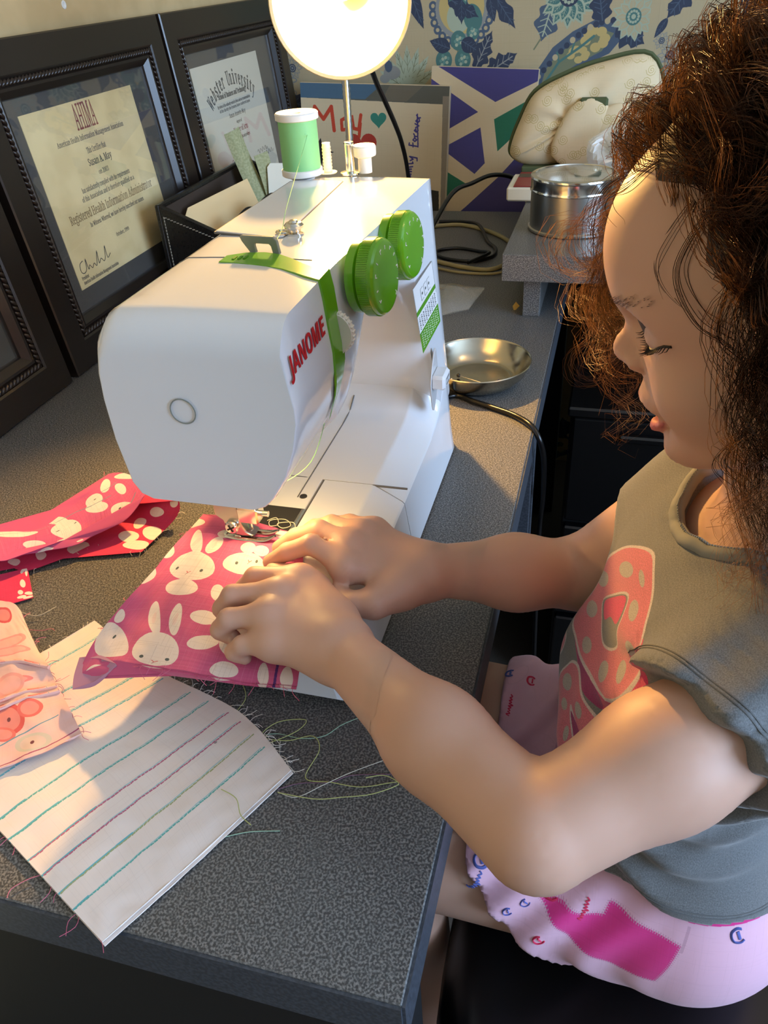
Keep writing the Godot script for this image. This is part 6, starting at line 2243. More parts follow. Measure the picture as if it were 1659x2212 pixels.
func head_d(p: Vector3) -> float:
	return smin(head_shape(local(p)), skin_field.d(p), 0.012)


func skin_tint(p: Vector3) -> Color:
	return Color(0.57, 0.335, 0.240)


func face_tint(p: Vector3) -> Color:
	var q := local(p)
	var c := Color(0.57, 0.335, 0.240)
	var z := absf(q.z)
	if q.x > 0.055 and q.y < -0.044 and q.y > -0.078:
		var up := capd(Vector3(q.x, q.y, z), Vector3(0.0820, -0.0480, 0.002), Vector3(0.0710, -0.0525, 0.0185), 0.0040, 0.0015)
		var dn := capd(Vector3(q.x, q.y, z), Vector3(0.0770, -0.0685, 0.0), Vector3(0.0695, -0.0620, 0.0175), 0.0058, 0.0020)
		if minf(up, dn) < 0.0006: c = Color(0.52, 0.16, 0.15)
		if ell(q, Vector3(0.0780, -0.0582, 0), Vector3(0.0170, 0.0060, 0.0140)) < 0.0003 and minf(up, dn) > -0.001: c = Color(0.30, 0.07, 0.07)
	return c


func hand(f: Field, wrist: Vector3, elbow: Vector3, re: float, fingers: Array, thumb: Array) -> void:
	f.join = 0.007
	var mid := wrist.lerp(elbow, 0.55)
	f.cap(elbow, mid, re, re * 0.94, 0.006)
	f.cap(mid, wrist, re * 0.94, 0.0200, 0.02)
	for k in fingers.size():       # palm
		var m: Vector3 = fingers[k][0]
		f.cap(wrist.lerp(m, 0.12) - Vector3(0, 0.004, 0), m - Vector3(0, 0.0035, 0), 0.0150, 0.0105, 0.014)
	for k in fingers.size() - 1:
		f.cap(fingers[k][0] - Vector3(0, 0.004, 0), fingers[k + 1][0] - Vector3(0, 0.004, 0), 0.0100, 0.0100, 0.010)
	f.cap(wrist.lerp(thumb[0], 0.3), thumb[0], 0.0165, 0.0140, 0.016)
	f.cap(thumb[0], thumb[1], 0.0140, 0.0108, 0.014)
	var g := 1
	for q in fingers:
		var r: float = q[4]
		f.cap(q[0], q[1], r * 1.18, r * 1.02, 0.004, g)
		f.cap(q[1], q[2], r * 1.02, r * 0.92, 0.003, g)
		f.cap(q[2], q[3], r * 0.92, r * 0.80, 0.003, g)
		g += 1
	f.cap(thumb[0], thumb[1], 0.0120, 0.0102, 0.004, g)
	f.cap(thumb[1], thumb[2], 0.0102, 0.0090, 0.004, g)
	f.cap(thumb[2], thumb[3], 0.0090, 0.0078, 0.004, g)


func person() -> void:
	var base := Vector3(0.17, -0.20, -0.24)
	var t := thing("person", "curly-haired child in grey shirt and pink shorts guiding cloth with both hands", "person", base)
	# ---- hands
	left_hand = Field.new()
	hand(left_hand, LW, LE, 0.0295, [
		[Vector3(-0.1318, 0.1060, -0.2270), Vector3(-0.1655, 0.1065, -0.2200), Vector3(-0.1745, 0.0965, -0.2170), Vector3(-0.1660, 0.0905, -0.2140), 0.0076],
		[Vector3(-0.1385, 0.1115, -0.2020), Vector3(-0.1714, 0.1100, -0.1935), Vector3(-0.1800, 0.0985, -0.1905), Vector3(-0.1705, 0.0920, -0.1890), 0.0078],
		[Vector3(-0.1371, 0.1105, -0.1800), Vector3(-0.1655, 0.1070, -0.1730), Vector3(-0.1735, 0.0965, -0.1715), Vector3(-0.1640, 0.0905, -0.1710), 0.0075],
		[Vector3(-0.1286, 0.1030, -0.1625), Vector3(-0.1505, 0.0980, -0.1590), Vector3(-0.1580, 0.0905, -0.1585), Vector3(-0.1510, 0.0860, -0.1590), 0.0068]],
		[Vector3(-0.0950, 0.0965, -0.1960), Vector3(-0.1200, 0.0945, -0.2260), Vector3(-0.1440, 0.0930, -0.2420), Vector3(-0.1620, 0.0920, -0.2440)])
	right_hand = Field.new()
	hand(right_hand, RW, RE, 0.0300, [
		[Vector3(-0.1021, 0.1080, -0.2456), Vector3(-0.1314, 0.1165, -0.2544), Vector3(-0.1520, 0.1060, -0.2542), Vector3(-0.1690, 0.0930, -0.2543), 0.0078],
		[Vector3(-0.1040, 0.1120, -0.2650), Vector3(-0.1317, 0.1150, -0.2746), Vector3(-0.1533, 0.1040, -0.2760), Vector3(-0.1689, 0.0925, -0.2738), 0.0079],
		[Vector3(-0.1005, 0.1100, -0.2826), Vector3(-0.1282, 0.1080, -0.2928), Vector3(-0.1455, 0.0990, -0.2970), Vector3(-0.1567, 0.0920, -0.2965), 0.0075],
		[Vector3(-0.0944, 0.1030, -0.2995), Vector3(-0.1183, 0.1000, -0.3083), Vector3(-0.1320, 0.0950, -0.3113), Vector3(-0.1414, 0.0910, -0.3110), 0.0068]],
		[Vector3(-0.0600, 0.0900, -0.2470), Vector3(-0.0745, 0.0925, -0.2245), Vector3(-0.0890, 0.0925, -0.2200), Vector3(-0.1050, 0.0915, -0.2290)])
	# ---- the rest of the body
	skin_field = Field.new()
	skin_field.join = 0.02
	torso = Field.new()
	for q in [[Vector3(0.172, 0.110, -0.185), Vector3(0.150, 0.110, -0.300), 0.066, 0.052], [LS, Vector3(0.160, 0.155, -0.325), 0.038, 0.030], [Vector3(0.142, 0.015, -0.205), Vector3(0.134, 0.015, -0.275), 0.070, 0.066], [Vector3(0.165, -0.09, -0.19), Vector3(0.145, -0.09, -0.285), 0.076, 0.074]]:
		torso.cap(q[0], q[1], q[2], q[3], 0.05)
		skin_field.cap(q[0], q[1], q[2] - 0.004, q[3] - 0.004, 0.05)
	skin_field.cap(Vector3(0.196, 0.165, -0.245), Vector3(0.172, 0.275, -0.252), 0.040, 0.036, 0.03)
	skin_field.cap(LS, LS.lerp(LE, 0.5), 0.0340, 0.0325, 0.02, 1)
	skin_field.cap(LS.lerp(LE, 0.5), LE, 0.0325, 0.0290, 0.02, 1)
	skin_field.cap(LE, LW.lerp(LE, 0.55), 0.0295, 0.0295 * 0.94, 0.003, 1)
	skin_field.cap(LW.lerp(LE, 0.55), LW, 0.0295 * 0.94, 0.0200, 0.02, 1)
	skin_field.cap(RS, RE, 0.0320, 0.0290, 0.02, 2)
	skin_field.cap(RE, RW.lerp(RE, 0.55), 0.0300, 0.0300 * 0.94, 0.010, 2)
	skin_field.cap(RW.lerp(RE, 0.55), RW, 0.0300 * 0.94, 0.0200, 0.02, 2)
	hips = Field.new()
	hips.join = 0.03
	hips.cap(Vector3(0.175, -0.110, -0.190), Vector3(0.160, -0.110, -0.288), 0.078, 0.078, 0.05)
	var legs := [[Vector3(0.165, -0.120, -0.176), Vector3(-0.060, -0.104, -0.158)], [Vector3(0.150, -0.122, -0.300), Vector3(-0.060, -0.108, -0.318)]]
	for k in 2:
		var l: Array = legs[k]
		skin_field.cap(l[0], l[1], 0.057, 0.043, 0.02, 3 + k)
		skin_field.cap(l[1], l[1] + Vector3(0.03, -0.26, 0), 0.044, 0.030, 0.02, 3 + k)
		skin_field.cap(l[1] + Vector3(0.03, -0.26, 0), l[1] + Vector3(-0.07, -0.30, 0), 0.028, 0.022, 0.02, 3 + k)
		hips.cap(l[0], l[0].lerp(l[1], 0.9), 0.066, 0.050, 0.03, 1 + k)
	var skin := mat("skin", Color(1, 1, 1), 0.5)
	skin.vertex_color_use_as_albedo = true
	skin.subsurf_scatter_enabled = true
	skin.subsurf_scatter_strength = 0.12
	var mb := MB.new()
	var lbox := AABB(Vector3(-0.200, 0.068, -0.262), Vector3(0.162, 0.070, 0.160))
	var rbox := AABB(Vector3(-0.190, 0.040, -0.340), Vector3(0.185, 0.100, 0.135))
	var hbox := AABB(Vector3(0.03, 0.225, -0.36), Vector3(0.27, 0.21, 0.22))
	nets(mb, lbox.position, lbox.end, 0.0024, left_hand.d, [], skin_tint)
	nets(mb, rbox.position, rbox.end, 0.0024, right_hand.d, [], skin_tint)
	nets(mb, hbox.position, hbox.end, 0.0030, head_d, [], face_tint)
	nets(mb, Vector3(-0.17, -0.46, -0.42), Vector3(0.27, 0.26, 0.0), 0.0055, body_d, [lbox.grow(-0.013), rbox.grow(-0.013), hbox.grow(-0.012)], skin_tint)
	obj("body", mb, skin, t)
	clothes(t)
	face_details(t)
	hair(t)


# ------------------------------------------------------------------ clothes
func shirt_d(p: Vector3) -> float:
	var d := torso.d(p) - 0.0065
	# sleeves: straight tubes, wider than the arms
	var a := LS.lerp(LE, 0.58)
	var dl := capd(p, LS + Vector3(0.0, 0.0, -0.005), a, 0.0465, 0.0510)
	dl = smax(dl, (p - LS.lerp(LE, 0.31)).dot(((LE - LS).normalized() + Vector3(0.0, -0.30, 0.22)).normalized()), 0.003)
	var dr := capd(p, RS, RS.lerp(RE, 0.55), 0.0375, 0.0380)
	dr = smax(dr, (p - RS.lerp(RE, 0.36)).dot((RE - RS).normalized()), 0.004)
	# creases running from the armpit over chest and side
	var c := p - Vector3(0.135, 0.105, -0.115)
	var w := exp(-c.length_squared() / 0.0065)
	var fold := 0.0058 * w * sin(c.dot(Vector3(0.62, -0.70, 0.35)) * 210.0)
	var c2 := p - Vector3(0.125, -0.02, -0.14)
	fold += 0.0040 * exp(-c2.length_squared() / 0.006) * sin(c2.dot(Vector3(0.25, 0.95, 0.1)) * 190.0 + sin(c2.x * 60.0))
	d = smin(d, dl, 0.016)
	d = smin(d, dr, 0.016)
	d += fold
	d = smax(d, -0.052 + 0.07 * (0.16 - p.x) - p.y, 0.003)                      # hem
	# round neckline
	var nq := p - Vector3(0.180, 0.205, -0.247)
	d = smax(d, 0.058 - (nq * Vector3(1.0, 0.85, 1.0)).length(), 0.004)
	return d


func shorts_d(p: Vector3) -> float:
	var d := hips.d(p) - 0.004
	var w := 0.0030 * sin(p.x * 150.0 + p.z * 70.0 + 3.0 * sin(p.y * 40.0)) * clampf((0.16 - p.x) * 14.0, 0.0, 1.0)
	d += w
	d = smax(d, (-0.001 + 0.85 * maxf(-0.050 - p.y, 0.0) if p.z > -0.235 else 0.015) - p.x, 0.004)   # leg openings
	return smax(d, p.y + 0.036, 0.004)


func grey_tint(_p: Vector3) -> Color:
	return Color(1, 1, 1)


func shirt_uv(p: Vector3) -> Vector2:
	return Vector2(atan2(p.z + 0.245, -(p.x - 0.15)) / TAU + 0.5, (0.22 - p.y) / 0.32)


func shorts_uv(p: Vector3) -> Vector2:      # laid flat from the side
	return Vector2((p.x + 0.03) / 0.32, (-0.02 - p.y) / 0.20)


func clothes(t: Node) -> void:
	# ---- shirt with its print
	var grey := Color(0.470, 0.475, 0.480)
	var P := Paint.new(1600, 1024, grey, 1.0, Vector2.ZERO)
	var U := func(q: Array) -> Vector2: return Vector2((q[0] / TAU + 0.5) * 1600.0, (0.22 - q[1]) / 0.32 * 1024.0)
	var Y := func(pts: Array) -> PackedVector2Array:
		var r := []
		for q in pts: r.append(U.call(q))
		return curve2(r, 4)
	var hot := Color(0.86, 0.13, 0.42)
	var dark := Color(0.60, 0.06, 0.40)
	var coral := Color(0.86, 0.45, 0.53)
	var rim := Color(0.84, 0.79, 0.79)
	P.poly(Y.call(SHIRT_PRINT["shad"]), hot)
	P.poly(Y.call(SHIRT_PRINT["shadL"]), dark)
	for key in ["O", "L2", "L3"]:
		var y: PackedVector2Array = Y.call(SHIRT_PRINT[key])
		P.poly(y, coral)
		var ring := []
		for q in y: ring.append(q)
		ring.append(y[0])
		P.line(ring, 7.0, rim)
	P.poly(Y.call(SHIRT_PRINT["L2s"]), dark)
	var hole: PackedVector2Array = Y.call(SHIRT_PRINT["hole"])
	P.poly(hole, grey)
	P.poly(Y.call(SHIRT_PRINT["hot"]), hot)
	var hr := []
	for q in hole: hr.append(q)
	hr.append(hole[0])
	P.line(hr, 6.0, rim)
	for q in SHIRT_DOTS:
		var pts := []
		for e in q: pts.append(U.call(e))
		P.poly(curve2(pts, 3), Color(0.72, 0.69, 0.67))
	P.weave(0.06, 19)
	var m := mat("grey_jersey", Color(1, 1, 1), 0.9)
	m.albedo_texture = P.texture()
	m.rim_enabled = true
	m.rim = 0.5
	m.rim_tint = 0.5
	m.detail_enabled = true
	m.detail_blend_mode = BaseMaterial3D.BLEND_MODE_MUL
	m.detail_albedo = noise_tex(0.22, [[0.25, 0.75], [Color(0.70, 0.70, 0.70), Color(1, 1, 1)]], 512, FastNoiseLite.TYPE_SIMPLEX_SMOOTH, 3, 12)
	m.detail_uv_layer = BaseMaterial3D.DETAIL_UV_2
	m.uv2_triplanar = true
	m.uv2_world_triplanar = true
	m.uv2_scale = Vector3.ONE * 9.0
	var mb := MB.new()
	nets(mb, Vector3(0.045, -0.075, -0.405), Vector3(0.265, 0.235, -0.060), 0.0040, shirt_d, [], grey_tint, shirt_uv)
	mb.c = PackedColorArray()
	obj("shirt", mb, m, t)
	# stitched hems of sleeve and shirt
	mb = MB.new()
	var axis := ((LE - LS).normalized() + Vector3(0.0, -0.30, 0.22)).normalized()
	var sc := LS.lerp(LE, 0.31) - axis * 0.0085
	var bx := at_axis(sc, axis).basis
	for turn in 2:
		var loop := []
		for k in 61:
			var a := TAU * k / 60.0
			var dv := bx.x * cos(a) + bx.z * sin(a)
			var o := sc - axis * 0.0022 * turn
			var lo2 := 0.02
			var hi2 := 0.12
			for q in 14:
				var mid2 := (lo2 + hi2) * 0.5
				if shirt_d(o + dv * mid2) < 0.0: lo2 = mid2
				else: hi2 = mid2
			if hi2 < 0.075: loop.append(o + dv * hi2)
		if loop.size() > 3: mb.tube(loop, 0.0005, 4, false)
	for turn in 2:
		var loop := []
		for k in 81:
			var a := TAU * k / 80.0
			var dv := Vector3(cos(a), 0, sin(a))
			var o := Vector3(0.155, -0.052 + 0.0085 + 0.0020 * turn, -0.24)
			var lo2 := 0.03
			var hi2 := 0.16
			for q in 14:
				var mid2 := (lo2 + hi2) * 0.5
				var w2 := o + dv * mid2
				w2.y += 0.07 * (0.16 - w2.x)
				if shirt_d(w2) < 0.0: lo2 = mid2
				else: hi2 = mid2
			var w3 := o + dv * hi2
			w3.y += 0.07 * (0.16 - w3.x)
			loop.append(w3)
		mb.tube(loop, 0.0005, 4, false)
	obj("hem_seam", mb, mat("grey_thread", Color(0.36, 0.36, 0.36), 0.9), t, 60.0)
	# ribbed collar along the neckline
	mb = MB.new()
	var ring2 := []
	for k in 49:
		var a := TAU * k / 48.0
		# follow the rim: start outside the neck sphere and slide down the shirt surface
		var dirv := Vector3(cos(a), 0, sin(a))
		var best := Vector3.ZERO
		var bd := 1e3
		for s in 40:
			var el := -1.25 + s * 0.05
			var q := Vector3(0.180, 0.205, -0.247) + (dirv * cos(el) + Vector3(0, sin(el), 0)) * 0.0595 / Vector3(1.0, 0.85, 1.0)
			var dd := absf(torso.d(q) - 0.0065)
			if dd < bd:
				bd = dd
				best = q
		ring2.append(best)
	var rr := []
	for k in ring2.size(): rr.append(0.0050)
	mb.tube(ring2, rr, 8, false)
	obj("collar", mb, mat("grey_rib", Color(0.52, 0.52, 0.50), 0.9), t, 60.0)
	mb = MB.new()
	for k in ring2.size() - 1:
		for s in 4:
			var q: Vector3 = ring2[k].lerp(ring2[k + 1], s / 4.0)
			mb.ball(q + Vector3(0, 0.0035, 0), Vector3(0.0010, 0.0028, 0.0010), 5, 4)
	obj("collar_ribs", mb, M["grey_rib"], t, 60.0)
	# ---- shorts
	var pinkish := Color(0.885, 0.70, 0.78)
	var Q := Paint.new(1280, 800, pinkish, 4000.0, Vector2(-0.03, 0.02))
	var pan := PackedVector2Array()
	for q in SIDE_PANEL: pan.append(Vector2(q.x, -q.y))
	var hotp := Color(0.86, 0.20, 0.53)
	Q.poly(pan, hotp)
	Q.poly(PackedVector2Array([Vector2(0.150, 0.02), Vector2(0.29, 0.02), Vector2(0.29, 0.0565), Vector2(0.215, 0.0585), Vector2(0.165, 0.0600)]), hotp)
	for k in pan.size():       # zigzag seam round the panel
		var a := pan[k]
		var b := pan[(k + 1) % pan.size()]
		var n := int((b - a).length() / 0.0016)
		for i in n:
			var c := a.lerp(b, (i + 0.5) / n)
			var d := (b - a).normalized().orthogonal() * 0.0014
			Q.line([c + d, c - d], 0.0006, Color(0.80, 0.58, 0.68))
	Q.line([Vector2(0.166, 0.062), Vector2(0.163, 0.078)], 0.002, Color(0.80, 0.62, 0.70))
	Q.weave(0.05, 23)
	var sm := mat("pink_jersey", Color(1, 1, 1), 0.9)
	sm.albedo_texture = Q.texture()
	sm.rim_enabled = true
	sm.rim = 0.3
	mb = MB.new()
	nets(mb, Vector3(-0.02, -0.215, -0.40), Vector3(0.275, -0.030, -0.075), 0.0035, shorts_d, [], grey_tint, shorts_uv)
	mb.c = PackedColorArray()
	var so := obj("shorts", mb, sm, t)
	# printed marks: a C with a bar, and short script lines
	var red := mat("mark_red", Color(0.80, 0.16, 0.32), 0.8)
	var blue := mat("mark_blue", Color(0.33, 0.38, 0.66), 0.8)
	var C := [[0.7, 0.75], [0.1, 1.0], [-0.7, 0.7], [-0.95, 0.0], [-0.7, -0.7], [0.1, -1.0], [0.7, -0.75]]
	var bar := [[0.15, 0.55], [0.15, -0.55]]
	var script := [[-3.0, -0.3], [-2.6, 0.7], [-2.3, -0.5], [-1.8, 0.4], [-1.5, -0.4], [-1.1, 0.4], [-0.7, -0.5], [-0.3, 0.5], [0.0, -1.0], [0.4, 0.4], [0.8, -0.4], [1.2, 0.5], [1.6, -0.4], [2.0, 0.4], [2.5, -0.3], [3.0, 0.3]]
	for e in [[0.0225, -0.0604, -0.133, 0.0052, "C", true, 0.4], [0.0215, -0.0713, -0.1199, 0.0040, "s", true, 1.2], [0.0450, -0.0833, -0.1128, 0.0036, "C", true, 0.3], [0.0573, -0.0767, -0.1171, 0.0036, "C", true, 0.8], [0.0746, -0.0685, -0.125, 0.0062, "C", false, 0.1], [0.0977, -0.0731, -0.1214, 0.0036, "s", false, 1.3], [0.0690, -0.1000, -0.1066, 0.0042, "C", false, 0.6], [0.1972, -0.0645, -0.1214, 0.0050, "C", true, 0.4], [0.0200, -0.0545, -0.3114, 0.0042, "C", true, 0.0], [0.0400, -0.0541, -0.3088, 0.0042, "C", false, 0.0], [0.0240, -0.0620, -0.2826, 0.0036, "s", false, 1.5]]:
		var p := Vector3(e[0], e[1], e[2])
		for s in 30:       # slide onto the cloth
			var h := 0.001
			var gr := Vector3(shorts_d(p + Vector3(h, 0, 0)) - shorts_d(p - Vector3(h, 0, 0)), shorts_d(p + Vector3(0, h, 0)) - shorts_d(p - Vector3(0, h, 0)), shorts_d(p + Vector3(0, 0, h)) - shorts_d(p - Vector3(0, 0, h))).normalized()
			p -= gr * shorts_d(p) * 0.8
		var h2 := 0.001
		var nn := Vector3(shorts_d(p + Vector3(h2, 0, 0)) - shorts_d(p - Vector3(h2, 0, 0)), shorts_d(p + Vector3(0, h2, 0)) - shorts_d(p - Vector3(0, h2, 0)), shorts_d(p + Vector3(0, 0, h2)) - shorts_d(p - Vector3(0, 0, h2))).normalized()
		var tx := Vector3(1, 0, 0).slide(nn).normalized().rotated(nn, e[6])
		var ty := nn.cross(tx)
		mb = MB.new()
		for stroke in ([C, bar] if e[4] == "C" else [script]):
			var pts := []
			for q in stroke:
				var w: Vector3 = p + (tx * q[0] + ty * q[1]) * e[3] * (1.0 if e[4] == "C" else 0.85)
				w -= nn * shorts_d(w) * 0.95
				pts.append(w + nn * 0.0001)
			mb.tube(curve(pts, 3), e[3] * (0.24 if e[4] == "C" else 0.16), 5, true, 0.5)
		obj("printed_mark", mb, blue if e[5] else red, so, 60.0)


# ------------------------------------------------------------------ lashes, brows
func face_details(t: Node) -> void:
	var dark := mat("lash", Color(0.09, 0.065, 0.055), 0.6)
	var brown := mat("brow", Color(0.34, 0.22, 0.16), 0.7)
	var rng := RandomNumberGenerator.new()
	rng.seed = 77
	for side in [1.0, -1.0]:
		var mb := MB.new()
		var line := []
		for k in 13:
			var f := k / 12.0
			var q := Vector3(lerpf(0.0725, 0.0445, f), -0.0045 - 0.0058 * sin(PI * minf(f * 1.08, 1.0)), lerpf(0.0165, 0.0465, f) * side)      # edge of the lowered lid
			for s in 14:
				var d := head_shape(q)
				var h := 0.001
				var gr := Vector3(head_shape(q + Vector3(h, 0, 0)) - d, 0.0, head_shape(q + Vector3(0, 0, h)) - d).normalized()
				q -= gr * d
				if s == 13: q += gr * 0.0003
			line.append(q)
		var w := []
		for q in line: w.append(from_local(q))
		mb.tube(w, 0.0008, 5)
		for k in 26:
			var f := (k + 0.5) / 26.0
			var q: Vector3 = line[int(f * 11.99)].lerp(line[int(f * 11.99) + 1], fmod(f * 11.99, 1.0))
			var outv := Vector3(cos(lerpf(0.0, 1.25, f)), -0.50, sin(lerpf(0.0, 1.25, f)) * side).normalized()
			var l := 0.0070 * rng.randf_range(0.75, 1.1)
			mb.tube([from_local(q), from_local(q + outv * l * 0.55), from_local(q + outv * l + Vector3(0, 0.0016, 0))], [0.00032, 0.00026, 0.00008], 4, false)
		obj("eyelashes", mb, dark, t, 60.0)
		mb = MB.new()
		for k in 90:
			var f := rng.randf()
			var q := Vector3(lerpf(0.084, 0.050, f * f * 0.5 + f * 0.5), 0.0165 + 0.006 * sin(f * 2.6) + rng.randf_range(-0.0022, 0.0022), lerpf(0.008, 0.050, f) * side)
			for s in 12:
				var d := head_shape(q)
				var h := 0.001
				var gr := Vector3(head_shape(q + Vector3(h, 0, 0)) - d, head_shape(q + Vector3(0, h, 0)) - d, head_shape(q + Vector3(0, 0, h)) - d).normalized()
				q -= gr * d
				if s == 11: q += gr * 0.0004
			var dirv := Vector3(-0.35, 0.25, 0.75 * side).normalized() * 0.0055
			mb.tube([from_local(q), from_local(q + dirv * 0.5 + Vector3(0.0004, 0, 0)), from_local(q + dirv)], [0.00022, 0.0002, 0.00006], 3, false)
		obj("eyebrow", mb, brown, t, 60.0)


# ------------------------------------------------------------------ curly hair
func hair(t: Node) -> void:
	var rng := RandomNumberGenerator.new()
	rng.seed = 2024
	var m := mat("brown_hair", Color(0.57, 0.395, 0.27), 0.42)
	m.backlight_enabled = true
	m.backlight = Color(0.30, 0.19, 0.10)
	var cap := MB.new()
	var v := PackedVector3Array()
	var nn := PackedVector3Array()
	var ix := PackedInt32Array()
	var centre := Vector3(-0.010, 0.022, 0)
	var rad := Vector3(0.0965, 0.091, 0.0760)
	var sc := 0
	var clumps := 0
	var tries := 0
	while clumps < HAIR_CLUMPS and tries < 20000:
		tries += 1
		var dv := Vector3(rng.randfn(), rng.randfn(), rng.randfn()).normalized()
		var root := centre + dv * rad
		var line := -0.055 + 1.42 * (maxf(root.x, -0.03) + 0.03)
		if root.y < line: continue
		if root.x < -0.03 and root.y < -0.055: continue
		if root.z > 0.012 and root.x > 0.030 and root.y < 0.060: continue
		if root.z < -0.012 and root.x < 0.012 and rng.randf() < 0.6: continue
		# guide of this lock: a curve through a few points in head axes (forward, up, towards her left)
		var outw := (dv / rad).normalized()
		var front: bool = root.x > 0.012
		var far: bool = root.z < -0.010
		var ctrl := [root]
		var J := func(a: float) -> float: return rng.randfn() * a
		var length := 0.2
		if front and far:      # ringlets hanging past the far side of the face
			var q := rng.randf()
			ctrl.append(root + outw * 0.018 + Vector3(0.010, 0.0, -0.004))
			ctrl.append(Vector3(lerpf(0.078, 0.116, q) + J.call(0.006), 0.040 + J.call(0.012), -0.046 + J.call(0.012)))
			ctrl.append(Vector3(lerpf(0.084, 0.130, q) + J.call(0.008), -0.010 + J.call(0.012), -0.050 + J.call(0.014)))
			if rng.randf() < 0.8: ctrl.append(Vector3(lerpf(0.082, 0.132, q) + J.call(0.008), -0.045 + J.call(0.012), -0.052 + J.call(0.014)))
			if rng.randf() < 0.5: ctrl.append(Vector3(lerpf(0.085, 0.120, q) + J.call(0.008), -0.080 + J.call(0.012), -0.048 + J.call(0.014)))
		elif not far:          # near side: back over the temple, then down in front of the ear to the shoulder
			var q := clampf((root.x + 0.09) / 0.15, 0.0, 1.0)
			var lift := 0.020 + 0.012 * rng.randf()
			ctrl.append(root + outw * lift + Vector3(-0.022 if front else -0.008, 0.004, 0.004))
			var s1 := clampf(root.y / 0.10, 0.0, 1.0)
			if s1 > 0.35: ctrl.append(Vector3(lerpf(-0.085, 0.006, q) + J.call(0.006), 0.050 + J.call(0.010), 0.088 + J.call(0.006)))
			ctrl.append(Vector3(lerpf(-0.090, 0.010, q) + J.call(0.008), -0.005 + J.call(0.012), 0.094 + J.call(0.008)))
			ctrl.append(Vector3(lerpf(-0.085, 0.012, q) + J.call(0.010), -0.060 + J.call(0.012), 0.090 + J.call(0.010)))
			ctrl.append(Vector3(lerpf(-0.075, 0.018, q) + J.call(0.012), -0.110 + J.call(0.014), 0.080 + J.call(0.013)))
			if rng.randf() < 0.6: ctrl.append(Vector3(lerpf(-0.065, 0.026, q) + J.call(0.014), -0.150 + J.call(0.014), 0.072 + J.call(0.014)))
		else:                  # far side behind the ear
			ctrl.append(root + outw * 0.022)
			ctrl.append(Vector3(root.x * 0.9 - 0.01, 0.0 + J.call(0.012), -0.092 + J.call(0.008)))
			ctrl.append(Vector3(root.x * 0.8 - 0.01, -0.060 + J.call(0.012), -0.088 + J.call(0.010)))
			ctrl.append(Vector3(root.x * 0.7, -0.115 + J.call(0.014), -0.078 + J.call(0.012)))
		var path := PackedVector3Array(curve(ctrl, HAIR_POINTS / (ctrl.size() - 1)))
		length = 0.0
		for k in path.size() - 1: length += path[k].distance_to(path[k + 1])
		clumps += 1
		if clumps <= WISPS.size():      # single locks on forehead, temple and cheek
			var wp := []
			for q in WISPS[clumps - 1]: wp.append(Vector3(q[0], q[1], q[2]))
			path = PackedVector3Array(curve(wp, HAIR_POINTS / (wp.size() - 1)))
			length = 0.06
		var wispy: bool = clumps <= WISPS.size()
		var turns := length / (rng.randf_range(0.026, 0.044) if front and far else rng.randf_range(0.034, 0.060))
		var curl := rng.randf_range(0.0030, 0.0070) * (1.35 if front and far else 1.0)
		var phase := rng.randf() * TAU
		var hand_ := 1.0 if rng.randf() < 0.5 else -1.0
		var tight := rng.randf_range(0.5, 1.2)
		for k in (9 if wispy else HAIR_STRANDS):
			var o1 := Vector2.from_angle(rng.randf() * TAU) * sqrt(rng.randf()) * (0.0026 if wispy else 0.0062)
			var ph := phase + rng.randfn() * 0.30
			var cr := curl * rng.randf_range(0.65, 1.3) * (0.25 if wispy else 1.0)
			var stray := rng.randf() < 0.10
			var cut := int(path.size() * (rng.randf_range(0.6, 1.0)))
			var th := rng.randf_range(0.00011, 0.00020)
			var first := v.size()
			var wob := Vector3(rng.randfn(), rng.randfn(), rng.randfn()) * (0.007 if stray else 0.0022)
			for s in cut:
				var f := float(s) / path.size()
				var tg := (path[mini(s + 1, path.size() - 1)] - path[maxi(s - 1, 0)]).normalized()
				var sd := tg.cross(Vector3(0.31, 0.2, 0.93)).normalized()
				var up := sd.cross(tg)
				var a := ph + hand_ * turns * TAU * f * tight
				var cc := cr * smoothstep(0.02, 0.35, f) * (1.0 + 0.5 * f)
				var spread := (0.6 + 1.0 * sin(PI * minf(f * 1.15, 1.0)))
				var q := path[s] + sd * (o1.x * spread + cc * cos(a)) + up * (o1.y * spread + cc * sin(a)) + wob * f
				var tk := th * (1.0 - 0.75 * maxf(0.0, float(s) / cut - 0.6) / 0.4)
				var w := from_local(q)
				for e in 3:
					var an := TAU * e / 3.0
					var nv := (sd * cos(an) + up * sin(an))
					var wn := HEAD_F * nv.x + HEAD_U * nv.y + HEAD_L * nv.z
					v.append(w + wn * tk)
					nn.append(wn)
			for s in cut - 1:
				for e in 3:
					var i0 := first + s * 3 + e
					var i1 := first + s * 3 + (e + 1) % 3
					ix.append(i0); ix.append(i1); ix.append(i1 + 3)
					ix.append(i0); ix.append(i1 + 3); ix.append(i0 + 3)
	if v.is_empty(): return
	var hm := MB.new()
	hm.v = v
	hm.n = nn
	hm.i = ix
	var ho := obj("hair", hm, m, t)
	ho.set_meta("kind", "stuff")
	# matted under-hair close to the scalp
	var rows := []
	for y in 40:
		var a := PI * (y + 0.05) / 52.0
		var row := PackedVector3Array()
		for x in 72:
			var b := TAU * x / 72
			var q := centre + Vector3(sin(a) * cos(b), cos(a), sin(a) * sin(b)) * rad * 1.012
			var line2 := -0.050 + 1.42 * (maxf(q.x, -0.03) + 0.03)
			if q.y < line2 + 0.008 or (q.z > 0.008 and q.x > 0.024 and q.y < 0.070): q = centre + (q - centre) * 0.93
			row.append(from_local(q))
		rows.append(row)
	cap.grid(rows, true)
	obj("under_hair", cap, mat("under_hair", Color(0.22, 0.145, 0.10), 0.7), ho, 60.0)


